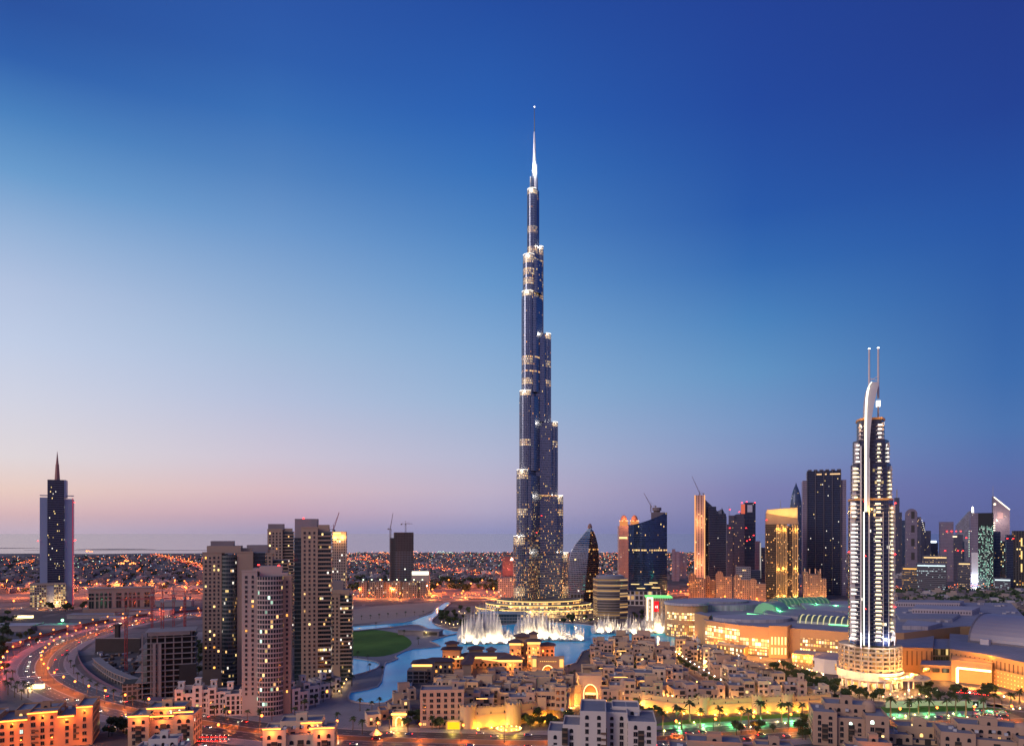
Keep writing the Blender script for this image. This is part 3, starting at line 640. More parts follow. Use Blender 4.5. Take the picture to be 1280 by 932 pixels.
# the tower with the floodlit crown behind them, with its own crane
Y = 930; T = thing('apartment_tower', 'slender ribbed tower with an orange lit crown and a crane on its roof', 'tower', (*XY(424.5, Y), 0), radians(9), 'apartment towers by the lake'); k = MPP(Y)
fr = facade('ribbed_concrete', (.34, .26, .22), (.03, .03, .035), 2.8, 3.5, .5, .62, .08, 1.4, 0)
block_part(T, 'wall', -9, 9, -8, 8, 0, ZT(673, Y), fr); block_part(T, 'crown', -8.5, 8.7, -8.6, 8, ZT(673, Y), ZT(664, Y), mat('crown_stone', (.5, .36, .24)))
q = MB(); q.box(-7, 2, -9, -8.7, ZT(667, Y), ZT(665, Y)); q.build('crown_light', emi('crown_glow', (1, .45, .12), 4), T)
for x in (-5, 4): lamp((x, -12, ZT(672, Y)), (1, .5, .15), 3500, .5, T)
crane(417, 664, 664, 930, 16, radians(60), 'small crane with steep jib on the orange lit crown', luff=66, z0=ZT(672, 930), jl=24, w=1.2)
# ------------------------------------------------------------------ tower under construction beyond the lake
Y = 1500; T = thing('unfinished_tower', 'dark unfinished concrete tower with two cranes, alone beyond the lake', 'tower', (*XY(504, Y), 0), radians(12)); k = MPP(Y)
raw = facade('raw_frame', (.12, .125, .15), (.02, .02, .024), 3.2, 3.6, .72, .68, .006, 2, 0, grough=.7); raw2 = facade('raw_frame_dark', (.06, .055, .065), (.02, .018, .02), 3.2, 3.6, .6, .6, 0, 0, 0, grough=.8)
block_part(T, 'core_wall', -18, 20, -14, 14, 0, ZT(688, Y), raw); block_part(T, 'top_floors', -19, 20.5, -14.6, 14, ZT(688, Y), ZT(665, Y), raw2); block_part(T, 'hoist_bay', -27, -18, -10, 8, 0, ZT(672, Y), raw2)
crane(488, 0, 662, 1490, 20, radians(70), 'crane left of the dark unfinished tower, jib raised', luff=72, jl=34, m=mat('crane_grey', (.2, .15, .16)), w=2.6)
crane(507, 0, 656, 1510, 14, radians(15), 'short jib crane on top of the dark unfinished tower', z0=ZT(665, 1510), m=mat('crane_grey', (.2, .15, .16)), w=2.2)
# long low apartment row with roof lights
Y = 1420; T = thing('apartment_row', 'long low beige apartment row with a line of green white lights along its roof', 'building', (*XY(492, Y), 0), radians(-1)); k = MPP(Y)
row = facade('row_facade', (.22, .165, .135), (.05, .04, .04), 4.4, 4.2, .42, .7, .12, 1.0, 0)
for i in range(8):
    x0 = -66 + i * 16.6; block_part(T, 'wall', x0, x0 + 15.6, -9 + (i % 2) * 2, 9, 0, ZT(725.5 + (i % 2), Y), row)
    q = MB(); q.dome(x0 + 8, -9, ZT(724, Y), 1.3, 1.3, 6, 2); q.build('roof_light', emi('roof_lamp', (.75, 1, .6), 7), T)
lamp((0, -40, 14), (1, .4, .1), 9000, 2, T)
Y = 1480; T = thing('lit_hall', 'low hall with a bright white lit front right of the unfinished tower', 'building', (*XY(526, Y), 0)); block_part(T, 'wall', -18, 18, -8, 8, 0, ZT(713, Y), CONC)
q = MB(); q.box(-17, 17, -8.4, -8.1, ZT(718, Y), ZT(713.5, Y)); q.build('lit_front', emi('white_front', (1, .95, .75), 2), T)
Y = 1900; T = thing('red_lit_tower', 'red lit block with a bright emblem on its top corner, left of the supertall tower', 'building', (*XY(636, Y), 0)); k = MPP(Y)
block_part(T, 'wall', -17, 17, -12, 12, 0, ZT(695, Y), facade('red_block', (.22, .10, .10), (.06, .03, .03), 3, 3.6, .5, .5, .05, 1, 0))
q = MB(); z = ZT(700, Y); q.face([(3, -12.6, z), (12, -12.6, z), (7.5, -12.6, z + 9)]); q.face([(5, -12.7, z + 3), (14, -12.7, z + 3), (9.5, -12.7, z + 7)]); q.build('emblem', emi('emblem_glow', (1, .55, .4), 5), T); lamp((0, -40, 30), (1, .12, .1), 14000, 2, T)
Y = 1450; T = thing('office_block', 'grey office block with dark windows, just left of the supertall tower foot', 'building', (*XY(633, Y), 0)); block_part(T, 'wall', -17, 17, -12, 12, 0, ZT(721, Y), facade('grey_office', (.24, .24, .27), (.03, .035, .05), 4, 3.8, .5, .7, .08, 1.2, 0))
# ------------------------------------------------------------------ sail-shaped glass tower right of the supertall one
Y = 1330; T = thing('sail_tower', 'sail shaped glass tower with dark lattice face, right beside the supertall tower', 'tower', (*XY(730, Y), 0)); k = MPP(Y)
def zz(py): return ZT(py, Y)
prof = [(752, -18.5, 15), (735, -19, 17.5), (715, -19, 18), (700, -18, 18.5), (690, -15.5, 18), (680, -10, 17), (672, -3.5, 15), (664, 3, 12), (660, 6.5, 8.5), (657, 7.2, 7.6)]
sg = facade('sail_glass', (.30, .30, .36), (.10, .12, .17), 2.2, 3.8, .9, .8, .012, 1.5, 0, grough=.12, gmetal=.85, wmetal=.5); sl_ = facade('lattice_face', (.10, .075, .06), (.015, .012, .015), 2.6, 3.8, .8, .7, .07, 1.6, .07, (AMBER, WARM), .12)
q = MB(); r = MB()
split = lambda p: -1 + (752 - p) / 95 * 8.4
for (p0, a0, c0), (p1, a1, c1) in zip(prof, prof[1:]):
    z0, z1 = zz(p0), zz(p1); m0, m1 = min(max(split(p0), a0), c0) * k / k, min(max(split(p1), a1), c1)
    kx = k
    A = lambda x, yy, z: (x * kx, yy, z)
    q.face([A(a0, 6, z0), A(m0, -16, z0), A(m1, -16, z1), A(a1, 6, z1)], [(0, z0), (24, z0), (24, z1), (0, z1)], True); q.face([A(a1, 6, z1), A(a1, 20, z1), A(a0, 20, z0), A(a0, 6, z0)], None, True)
    r.face([A(m0, -16, z0), A(c0, -4, z0), A(c1, -4, z1), A(m1, -16, z1)], [(0, z0), (30, z0), (30, z1), (0, z1)], True); r.face([A(c0, -4, z0), A(c0, 20, z0), A(c1, 20, z1), A(c1, -4, z1)], [(0, z0), (20, z0), (20, z1), (0, z1)], True); q.face([A(c0, 20, z0), A(a0, 20, z0), A(a1, 20, z1), A(c1, 20, z1)])
q.build('glass_sail', sg, T); r.build('lattice_face', sl_, T); block_part(T, 'entrance_frame', -18 * k, -2 * k, -20, -15, 0, zz(740), facade('frame_grid', (.4, .4, .42), (.05, .05, .06), 6, 8, .8, .8, .1, .8, 0))
q = MB(); q.dome(7.4 * k, 0, zz(660), 4.4, 9, 8, 4); q.build('tip', mat('tip_cladding', (.4, .25, .22)), T)
# curved banded office building
Y = 1085; T = thing('banded_office', 'curved low office building with glowing horizontal bands, in front of the sail tower', 'building', (*XY(766, Y), 0), radians(8)); k = MPP(Y)
bd = facade('banded_facade', (.20, .165, .15), (.05, .045, .04), 60, 4.0, 1.0, .5, .6, .42, 0, ((1, .55, .2), (1, .62, .28)), .2, .6); n = 16
q = MB(); q.prism([(-26 + 0 * i, 18) for i in range(1)] + [(-26 + 46 * i / n, -8 - 9 * sin(pi * i / n * .9)) for i in range(n + 1)] + [(21, 18)], 0, ZT(722, Y), True, False, 1); q.build('wall', [bd, mat('pale_roof', (.22, .215, .25), .5)], T)
q = MB(); q.prism([(-22 + 38 * i / n, -4 - 8 * sin(pi * i / n * .9)) for i in range(n + 1)] + [(16, 14), (-22, 14)], ZT(722, Y), ZT(718.5, Y), True); q.build('roof_screen', mat('pale_roof', (.22, .215, .25), .5), T)
# crown-domed pink tower
Y = 1900; T = thing('twin_crown_tower', 'pink slab tower with two glowing domed crowns behind the blue glass block', 'tower', (*XY(786, Y), 0)); k = MPP(Y)
pk = facade('pink_ribs', (.46, .27, .22), (.10, .06, .06), 3.2, 3.6, .45, .8, .03, 1, 0)
block_part(T, 'wall', -13 * k, 0, -14, 14, 0, ZT(657, Y), pk); block_part(T, 'wall', 0, 14 * k, -10, 16, 0, ZT(655, Y), facade('pink_ribs_dark', (.22, .13, .14), (.05, .04, .05), 3.2, 3.6, .5, .8, .03, 1, 0))
for cxx in (-6.5, 7):
    q = MB(); q.cyl(cxx * k, -2, ZT(657, Y), ZT(651, Y), 5.2 * k, 5.2 * k, 12, topm=0); q.build('drum', emi('drum_glow', (1, .35, .12), .8), T); q = MB(); q.dome(cxx * k, -2, ZT(650, Y), 4.2 * k, 14, 12, 4, -.5); q.build('crown_dome', mat('crown_dome_copper', (.5, .2, .12)), T)
    for j in range(6):
        q = MB(); t = 2 * pi * j / 6; q.dome(cxx * k + 5 * k * cos(t), -2 + 5 * k * sin(t), ZT(651, Y), 1.5, 2, 6, 2); q.build('crown_light', emi('crown_lamp', (1, .4, .15), 4), T)
lamp((-8, -30, ZT(650, Y)), (1, .4, .15), 30000, 2, T); q = MB(); q.box(-13 * k, -3 * k, -14.4, -14.1, ZT(673, Y), ZT(670.5, Y)); q.build('lit_band', emi('band_glow', (1, .7, .3), 1.5), T)
# big blue curved glass block with a stepped top
Y = 1290; T = thing('blue_glass_tower', 'broad deep blue curved glass tower with a rising roofline and a crane behind', 'tower', (*XY(811, Y), 0), FACE(811)); k = MPP(Y)
bg_ = facade('deep_blue_glass', (.04, .07, .14), (.03, .07, .18), 1.4, 3.8, .9, .7, .008, 1.3, .02, (WARM, YEL), .1, .2, .5, gmetal=.8)
n = 14; P = [(-25 * k + 47 * k * i / n, -10 - 16 * sin(pi * i / n)) for i in range(n + 1)]; q = MB(); u = 0
for i in range(n):
    a, c = P[i], P[i + 1]; f0, f1 = i / n, (i + 1) / n; zt0, zt1 = ZT(656 - 16 * f0 ** 1.5, Y), ZT(656 - 16 * f1 ** 1.5, Y); l = 5.2
    q.face([(a[0], a[1], 0), (c[0], c[1], 0), (c[0], c[1], zt1), (a[0], a[1], zt0)], [(u, 0), (u + l, 0), (u + l, zt1), (u, zt0)]); u += l
    q.face([(a[0], a[1], zt0), (c[0], c[1], zt1), (c[0], 16, zt1), (a[0], 16, zt0)], [(-1000, -1000)] * 4)
a, c = P[-1], (P[-1][0], 16); zt1 = ZT(640, Y); q.face([(a[0], a[1], 0), (c[0], c[1], 0), (c[0], c[1], zt1), (a[0], a[1], zt1)], [(0, 0), (26, 0), (26, zt1), (0, zt1)])
a, c = (P[0][0], 16), P[0]; zt0 = ZT(656, Y); q.face([(a[0], a[1], 0), (c[0], c[1], 0), (c[0], c[1], zt0), (a[0], a[1], zt0)], [(0, 0), (26, 0), (26, zt0), (0, zt0)])
q.build('glass_wall', bg_, T)
q = MB(); q.box(3 * k, 20 * k, -2, 12, ZT(650, Y), ZT(640, Y)); q.box(6 * k, 14 * k, 0, 10, ZT(640, Y), ZT(635, Y)); q.build('roof_block', mat('roof_block_dark', (.16, .13, .15)), T)
q = MB(); q.cyl(10 * k, 4, ZT(638, Y), ZT(634, Y), 8, 8, 12); q.build('roof_drum', mat('roof_block_dark', (.16, .13, .15)), T)
for a, m_, zl in ((-20, 'podium', 0),): block_part(T, 'podium', -28 * k, 14 * k, -34, -14, 0, ZT(737, Y), facade('white_grid', (.42, .40, .40), (.03, .03, .035), 7.5, 9, .72, .72, .15, .8, 0))
for i, (xa, py) in enumerate(((-22, 729), (-15, 734), (-6, 729), (3, 733), (0, 727))): q = MB(); q.box(xa * k, (xa + 10) * k, -28.4, -28, ZT(py, Y), ZT(py - 1, Y)); q.build('lit_band', emi('band_glow', (1, .7, .3), 1.5), T)
crane(813.5, 0, 634, 1300, 10, radians(180), 'thin crane with raised jib on the blue glass tower', luff=62, jl=26, z0=ZT(640, 1300), m=mat('crane_grey', (.2, .15, .16)), w=1.6)
# corner pavilion with the red sign
Y = 930; T = thing('corner_pavilion', 'lantern like pavilion with white lit frame, red sign and green lit roof edge', 'building', (*XY(822, Y), 0), radians(-6)); k = MPP(Y)
block_part(T, 'wall', -14 * k, 18 * k, 0, 26, 0, ZT(747, Y), facade('tan_glass', (.34, .26, .20), (.12, .09, .07), 3, 5, .4, .6, .3, .8, 0)); 
for a in (-12.5, -6.5): q = MB(); q.box((a - .7) * k, (a + .7) * k, -1, -.2, ZT(775, Y), ZT(748, Y)); q.build('frame_light', emi('frame_glow', (1, .85, .6), 3.2), T)
q = MB(); q.box(-13.2 * k, -5.8 * k, -1, -.2, ZT(748, Y), ZT(746.4, Y)); q.build('frame_light', emi('frame_glow', (1, .85, .6), 3.2), T)
q = MB(); q.box(-4.5 * k, 1.5 * k, -1.2, -.2, ZT(764, Y), ZT(751, Y)); sg_ = q.build('red_sign', emi('red_sign', (1, .02, .03), 1.1), T)
q = MB(); q.prism([(-1.6 * k + 1.3 * k * cos(t), -1.35) for t in (0, 0)] , 0, 0, False)
q = MB()
for dx, rr in ((-2.6, .7), (-.6, .9)): q.face([((dx + rr * cos(t)) * k, -1.3, ZT(758, Y) + rr * 2.2 * k * sin(t)) for t in [2 * pi * i / 12 for i in range(12)]])
q.build('sign_mark', emi('sign_mark', (1, .55, .5), 2), sg_)
q = MB(); q.box(-14.3 * k, 18.3 * k, -.8, 26, ZT(747, Y), ZT(745.5, Y)); q.build('roof_edge_light', emi('green_edge', (.25, 1, .3), 1.1), T)
lamp((0, -10, 8), WARM, 9000, 1, T)
# ------------------------------------------------------------------ right hand skyline, one thing each
def sky_tower(name, label, px0, px1, Y, tops, m, parts=(), depth=None, rz=None, red=(), cat='tower', group=None):
    """tops: list of (px0, px1, py_top) blocks side by side"""
    pxc = (px0 + px1) / 2; rz = FACE(pxc) if rz is None else rz; k = MPP(Y) * cos(rz); T = thing(name, label, cat, (*XY(pxc, Y), 0), rz, group); dp = depth or max(18, (px1 - px0) * k * .7)
    for i, (a, c, pt) in enumerate(tops): block_part(T, 'wall', (a - pxc) * k, (c - pxc) * k, -dp / 2 + (i % 3) * 1.5, dp / 2, 0, ZT(pt, Y), m[i % len(m)] if isinstance(m, list) else m)
    for (n_, a, c, p0, p1, pr, mm) in parts: q = MB(); q.box((a - pxc) * k, (c - pxc) * k, -dp / 2 - pr, -dp / 2 + 4, ZT(p0, Y), ZT(p1, Y)); q.build(n_, mm, T)
    for px, py in red: red_light(T, (px - pxc) * k, -dp / 2 - 1.6, ZT(py, Y), 1.5 * Y / 1500)
    return T, k, dp
dk1 = facade('dusk_glass_dark', (.032, .045, .085), (.010, .022, .06), 1.5, 3.8, .84, .6, .006, 1.2, 0, (YEL, WHITE), .12, .3, .2, gmetal=.3)
dk2 = facade('dusk_glass_blue', (.06, .09, .16), (.022, .045, .105), 1.5, 3.8, .84, .6, .018, 1.2, 0, (YEL, WHITE, WARM), .14, .35, .2, gmetal=.4)
dk3 = facade('dusk_ribs', (.065, .072, .125), (.018, .026, .055), 2.0, 3.8, .5, .7, .02, 1.2, 0, (YEL, WARM), .2, .5)
mauve = facade('mauve_cladding', (.19, .165, .235), (.045, .045, .09), 2.6, 3.8, .45, .5, .02, 1.2, 0)
oedge = emi('orange_edge', (1, .42, .16), 1.5)
T, k, dp = sky_tower('slab_tower', 'slim slab with orange lit front edge and sloping dark glass back, crane on top', 868, 900, 1600, [(868, 881, 619)], [facade('orange_strip', (.48, .33, .29), (.10, .05, .04), 6, 3.6, .34, .9, .03, 1.2, 0)], [('edge_light', 868, 869.2, 722, 619, .6, oedge), ('edge_light', 879.8, 881, 722, 619, .6, oedge)])
q = MB(); x0, x1 = (881 - 884) * k, (898 - 884) * k; Y = 1600
q.face([(x0, -8, 0), (x1, -4, 0), (x1, -4, ZT(640, Y)), (x0, -8, ZT(624, Y))], [(0, 0), (30, 0), (30, ZT(640, Y)), (0, ZT(624, Y))]); q.face([(x1, -4, 0), (x1, 14, 0), (x1, 14, ZT(640, Y)), (x1, -4, ZT(640, Y))], [(0, 0), (18, 0), (18, 200), (0, 200)]); q.face([(x0, -8, ZT(624, Y)), (x1, -4, ZT(640, Y)), (x1, 14, ZT(640, Y)), (x0, 14, ZT(624, Y))]); q.build('glass_slope', dk2, T); lamp((-12 * k, -40, 60), (1, .45, .15), 26000, 2, T); lamp((-12 * k, -40, 150), (1, .45, .15), 24000, 2, T)
crane(874.5, 0, 618, 1600, 8, radians(180), 'crane leaning its jib left above the orange edged slab', luff=66, jl=42, z0=ZT(620, 1600), m=mat('crane_grey', (.2, .15, .16)), w=1.8)
sky_tower('slab_tower', 'plain black glass slab right behind the orange edged tower', 885, 907, 1560, [(886, 895, 633), (895, 907, 642)], dk1)
# faceted tower
Y = 1900; T = thing('faceted_tower', 'faceted glass tower with a slanted top, left of the red beacon cluster', 'tower', (*XY(901, Y), 0), FACE(901)); k = MPP(Y) * cos(FACE(901)); q = MB()
for (x0, x1, p0, p1, mm) in ((-7, 1, 640, 636, 0), (1, 7, 634, 646, 0)): q.face([(x0 * k, -8, 0), (x1 * k, -14, 0), (x1 * k, -14, ZT(p1, Y)), (x0 * k, -8, ZT(p0, Y))], [(0, 0), (18, 0), (18, 240), (0, 240)]); q.face([(x0 * k, -8, ZT(p0, Y)), (x1 * k, -14, ZT(p1, Y)), (x1 * k, 14, ZT(p1, Y)), (x0 * k, 14, ZT(p0, Y))])
q.build('wall', dk2, T)
T, k, dp = sky_tower('arched_tower', 'dark tower with a stack of rounded tops and red beacons', 908, 932, 1750, [(908, 916, 655), (916, 930, 650), (911, 918, 644)], dk3, red=((912, 637), (912, 660), (932, 660), (933, 676), (936.5, 674), (941, 669)))
q = MB(); cxx = (922.5 - 920) * k
q.prism([(cxx + 8 * k * cos(t), ZT(650, 1750) + 8 * k * 1.0 * sin(t)) for t in [pi * i / 12 for i in range(13)]], -8, 8, True, True); q.v = [(a, c, b_) for a, b_, c in q.v]; q.build('arched_top', dk3, T); q = MB(); q.cyl((911.5 - 920) * k, 0, ZT(644, 1750), ZT(632, 1750), .8, .3, 6); q.build('mast', STEEL, T)
T, k, dp = sky_tower('office_tower', 'dark tower with a red glowing notch at the top, behind the arched one', 925, 945, 1950, [(925, 930, 640), (930, 944, 628)], [dk2, dk1], [('glowing_notch', 926, 931, 642, 630, .8, emi('notch_glow', (1, .2, .12), .7)), ('screen', 934, 940, 640, 631, .5, mat('screen_pale', (.4, .42, .5)))], red=((927, 628.5), (933, 627.5), (943, 628.5), (924, 640)))
sky_tower('office_block', 'pale banded office block low among the orange apartment blocks', 920, 948, 1500, [(920, 938, 708), (938, 950, 712)], [facade('pale_bands', (.30, .32, .38), (.10, .13, .16), 4, 4, .8, .6, .08, 1, 0), dk2], cat='building')
sky_tower('slab_tower', 'small tower with a white lit stripe, left of the golden tower', 944, 956, 1700, [(944, 950, 676), (950, 956, 684)], [mauve, dk2], [('lit_stripe', 949.5, 951, 722, 678, .5, emi('pale_stripe', (.9, .8, .75), .5))])
# golden tower
gold = facade('golden_ribs', (.075, .05, .032), (.02, .016, .016), 2.2, 3.6, .6, .6, .10, 1.6, 0, (AMBER, WARM), .15)
Y = 1400; T, k, dp = sky_tower('golden_tower', 'golden floodlit tower with a slanted glowing crown, right of the orange blocks', 957, 997, Y, [(957, 970, 655), (970, 983, 655), (983, 990, 657), (990, 997, 655)], gold, depth=40)
for a, c in ((970, 971), (972.5, 973.5), (975, 976), (977.5, 978.5), (980, 981), (982, 983), (989.5, 990.5), (992, 993), (994.5, 996)):
    q = MB(); q.box((a - 977) * k, (c - 977) * k, -22.5, -19.5, 6, ZT(656, Y)); q.build('lit_rib', mat('gold_rib', (.62, .42, .2), .5), T)
q = MB(); pts = [(957, 637.5), (970, 639.5), (983, 642), (995.5, 645)]
crm = mat('crown_gold', (.7, .5, .25), .5)
A = [((a - 977) * k, -21, ZT(p, Y)) for a, p in ((957.5, 641), (995.5, 648), (995.5, 634.5), (958.5, 637))]; Bk = [(x, 18, z) for x, y, z in A]
q.face(A); q.face([A[0], Bk[0], Bk[1], A[1]]); q.face([A[3], A[2], Bk[2], Bk[3]]); q.face([A[1], Bk[1], Bk[2], A[2]]); q.face([A[0], A[3], Bk[3], Bk[0]]); q.face(Bk[::-1]); q.build('crown', crm, T)
q = MB(); A = [((a - 977) * k, -19, ZT(p, Y)) for a, p in ((957, 655), (997, 655), (995.5, 648), (957.5, 641))]; Bk = [(x, 18, z) for x, y, z in A]
q.face(A); q.face([A[1], Bk[1], Bk[2], A[2]]); q.face([A[0], A[3], Bk[3], Bk[0]]); q.build('top_band', mat('gold_brown', (.3, .2, .14), .6), T)
q = MB(); q.cyl(-2, 0, ZT(640, Y), ZT(625, Y), .8, .3, 6); q.build('mast', STEEL, T); red_light(T, -19 * k, -21, ZT(650, Y), 1.4)
for px in (972, 979, 993): lamp(((px - 977) * k, -26.5, 5), (1, .55, .13), 6500, .6, T); lamp(((px - 977) * k, -25, ZT(662, Y)), (1, .55, .13), 2600, .6, T); lamp(((px - 977) * k, -25, ZT(710, Y)), (1, .55, .13), 3000, .6, T)
for px in (965, 978, 990): lamp(((px - 977) * k, -31, ZT(641, Y)), (1, .6, .17), 4200, 1, T)
# bullet tower
Y = 2100; T = thing('bullet_tower', 'grey blue bullet shaped tower with a pointed tip, behind the golden one', 'tower', (*XY(995, Y), 0), FACE(995)); k = MPP(Y) * cos(FACE(995)); q = MB(); pr = [(740, 8.3), (660, 8.3), (640, 8), (628, 7), (618, 5.3), (611, 3.2), (607, 1.4), (603, .2)]
for (p0, r0), (p1, r1) in zip(pr, pr[1:]): q.cyl(0, 0, max(0, ZT(p0, Y)), ZT(p1, Y), r0 * k, r1 * k, 14, False)
q.build('wall', dk2, T)
# big dark tower
Y = 1500; T, k, dp = sky_tower('dark_tower', 'massive dark ribbed tower with stepped shoulders, left of the bright hotel tower', 1003, 1056, Y, [(1003, 1008.5, 601), (1008.5, 1049, 589.5), (1049, 1055.5, 601)], [mauve, dk1, mauve], [('rib', 1008.5 + i * 10.1 - .4, 1008.5 + i * 10.1 + .4, 740, 589, 1.2, mat('rib_metal', (.10, .10, .13), .4, .3)) for i in range(5)] + [('roof_crenel', 1009.5 + i * 7, 1014 + i * 7, 589.5, 587.8, .2, mat('rib_metal', (.10, .10, .13), .4, .3)) for i in range(6)])
for a, c in ((1020, 1026), (1030, 1032), (1036, 1048)): q = MB(); q.box((a - 1029.5) * k, (c - 1029.5) * k, -dp / 2 - 1.4, -dp / 2 - 1, ZT(594.5, Y), ZT(593, Y)); q.build('lit_window_row', emi('row_glow', (1, .6, .3), 1.3), T)
# apartment blocks under orange light
ap = facade('warm_apartment', (.34, .205, .14), (.06, .045, .04), 3.4, 3.5, .42, .6, .12, 1.3, 0, (AMBER, WARM))
for i, (a, c, pt, Y, lb) in enumerate(((840, 849, 686, 1900, 'narrow mauve block left of the orange edged slab'), (849, 858, 690, 2000, 'mauve block with flat roof behind the car park lights'), (861, 880, 719, 1330, 'orange lit apartment block with arched gables, leftmost of its row'), (882, 894, 721, 1345, 'orange lit apartment block with an arched gable, second from left in its row'), (895, 915, 717, 1330, 'widest orange lit apartment block with arched gables, mid row'), (917, 936, 721, 1320, 'orange lit apartment block with arched gables, right of the widest one'), (937, 957, 726, 1310, 'low orange lit apartment block against the golden tower'))):
    T, k, dp = sky_tower('apartment_block', lb, a, c, Y, [(a, a + (c - a) * .45, pt), (a + (c - a) * .45, c, pt + 3)], ap if i > 1 else mauve, cat='building', group='low apartment blocks')
    if i > 1:
        pc = (a + c) / 2; q = MB(); rr = (c - a) * .2 * k; q.prism([((a + (c - a) * .22 - pc) * k + rr * cos(t), ZT(pt, Y) + rr * sin(t)) for t in [pi * j / 8 for j in range(9)]], -dp / 2 + .2, -dp / 2 + 5, True, True); q.v = [(x, z, y) for x, y, z in q.v]; q.build('arched_gable', ap, T)
        lamp((0, -dp / 2 - 9, 5), (1, .30, .05), 3600, 1, T)
T, k, dp = sky_tower('apartment_block', 'beige apartment block with lit pinnacles at the foot of the dark tower', 1002, 1033, 1380, [(1004, 1010, 714), (1010, 1022, 717), (1022, 1026, 713), (1026, 1032, 722)], ap, [('pinnacle', p, p + 1.2, 716, 710, 0, mat('pinnacle_stone', (.6, .42, .3))) for p in (1005, 1011, 1018, 1024)], cat='building', group='low apartment blocks')
lamp((-8, -dp / 2 - 22, 8), (1, .4, .1), 9000, 1, T); lamp((14, -dp / 2 - 16, 6), (1, .5, .12), 9000, 1, T)
# towers right of the hotel
sky_tower('pinnacle_tower', 'dark tower with a pointed top just right of the hotel tower', 1114, 1127, 2100, [(1114, 1118, 640), (1118, 1124, 622), (1124, 1127, 640)], dk3, [('pinnacle', 1120, 1121.5, 622, 612, 0, STEEL)])
sky_tower('office_tower', 'narrow dark tower between the pointed and the round topped one', 1125, 1133, 2300, [(1125, 1133, 650)], dk2)
T, k, dp = sky_tower('round_top_tower', 'mauve tower with a rounded top and dark square openings', 1131, 1151, 2000, [(1132, 1146, 642), (1146, 1150.5, 646)], [mauve, dk3], [('opening', 1138.5, 1142.5, 648 + 17 * i, 639 + 17 * i, .4, DARKM) for i in range(4)])
q = MB(); q.prism([((1139 - 1141) * k + 7 * k * cos(t), ZT(642, 2000) + 7 * k * sin(t)) for t in [pi * j / 10 for j in range(11)]], -dp / 2, dp / 2, True, True); q.v = [(x, z, y) for x, y, z in q.v]; q.build('rounded_top', mauve, T)
q = MB()
for j in range(7): q.dome((1151.5 + .6 * j - 1141) * k, -10, ZT(650 + 2.4 * j, 2000), 1.2, 1.2, 5, 2)
q.build('light_string', emi('string_glow', WHITE, 2.5), T)
sky_tower('office_tower', 'dark blank tower in the gap right of the round topped one', 1150, 1163, 2200, [(1150, 1156, 652), (1156, 1163, 663)], dk3)
sky_tower('office_tower', 'short dark tower with a white lit parapet', 1163, 1173, 2300, [(1163, 1172, 678)], dk1, [('lit_parapet', 1163.3, 1170, 678, 675.5, .5, emi('parapet_glow', (.8, .9, 1), 3))])
sky_tower('twin_block_tower', 'mauve grey tower with rows of red beacons across it', 1175, 1207, 1900, [(1175, 1191, 652), (1182, 1202, 668), (1191, 1204, 676)], [mauve, dk3, dk2], [('lit_sign_strip', 1190, 1195, 671, 669.5, 3, emi('sign_strip', (1, .75, .5), 2))], red=tuple((1183 + 5.5 * i, 664) for i in range(4)) + ((1181, 688), (1196, 688), (1202, 688), (1206, 672)))
# glass wedge tower
Y = 2300; T = thing('wedge_tower', 'grey glass tower with a long slanted roof and a string of green lights', 'tower', (*XY(1204, Y), 0), FACE(1204)); k = MPP(Y) * cos(FACE(1204)); q = MB(); A = [(-9 * k, -20, 0), (10 * k, -20, 0), (10 * k, -20, ZT(638, Y)), (6 * k, -20, ZT(639, Y)), (-9 * k, -20, ZT(656, Y))]; Bk = [(x, 20, z) for x, y, z in A]
q.face(A, [(p[0], p[2]) for p in A]); 
for i in range(5): j = (i + 1) % 5; q.face([A[j], A[i], Bk[i], Bk[j]])
q.build('wall', facade('grey_glass', (.20, .21, .27), (.12, .13, .19), 3, 3.8, .8, .8, .01, 1, 0), T)
for j in range(12): q = MB(); q.box(6 * k, 9.6 * k, -21, -20.2, ZT(664 + 2.8 * j, Y), ZT(663 + 2.8 * j, Y)); q.build('floor_light', emi('mint_glow', (.7, 1, .75), 2), T)
# green lit tower
gt = facade('green_lit_grid', (.02, .03, .035), (.012, .02, .025), 2.1, 3.7, .6, .6, .42, .9, 0, ((.45, 1, .75), (.6, 1, .8), (.8, 1, .85)), .15)
T, k, dp = sky_tower('green_lit_tower', 'black tower with columns of mint green windows and a pale left flank', 1212, 1240, 1700, [(1213, 1222, 641), (1222, 1240, 656)], [mauve, gt], [('dark_crown', 1222, 1240, 656, 641, .6, mat('crown_black', (.02, .025, .03), .3)), ('base_front', 1214, 1222, 727, 690, .8, mat('white_flank', (.55, .55, .58)))])
q = MB(); q.dome((1216 - 1226) * k, -4, ZT(640, 1700), 2.2, 14, 6, 3); q.build('beacon', emi('beacon_white', WHITE, 8), T)
lamp((-8 * k, -dp, 10), (.8, .9, 1), 30000, 1, T)
# slanted-top pink tower
Y = 2200; T = thing('slant_top_tower', 'pink tower with a steep glowing slanted top and thin mast', 'tower', (*XY(1251, Y), 0), FACE(1251)); k = MPP(Y) * cos(FACE(1251)); q = MB(); A = [(-10 * k, -20, 0), (10 * k, -14, 0), (10 * k, -14, ZT(637, Y)), (-10 * k, -20, ZT(620, Y))]; Bk = [(x, 20, z) for x, y, z in A]
q.face(A, [(p[0], p[2]) for p in A])
for i in range(4): j = (i + 1) % 4; q.face([A[j], A[i], Bk[i], Bk[j]])
q.build('wall', mauve, T); q = MB(); q.beam((-9 * k, -20, ZT(621, Y)), (10 * k, -14.5, ZT(637, Y)), 2, 2.5); q.build('slant_light', emi('slant_glow', (1, .85, .6), 2.6), T); q = MB(); q.cyl(-10 * k, -18, ZT(621, Y), ZT(607, Y), .9, .3, 6); q.build('mast', STEEL, T)
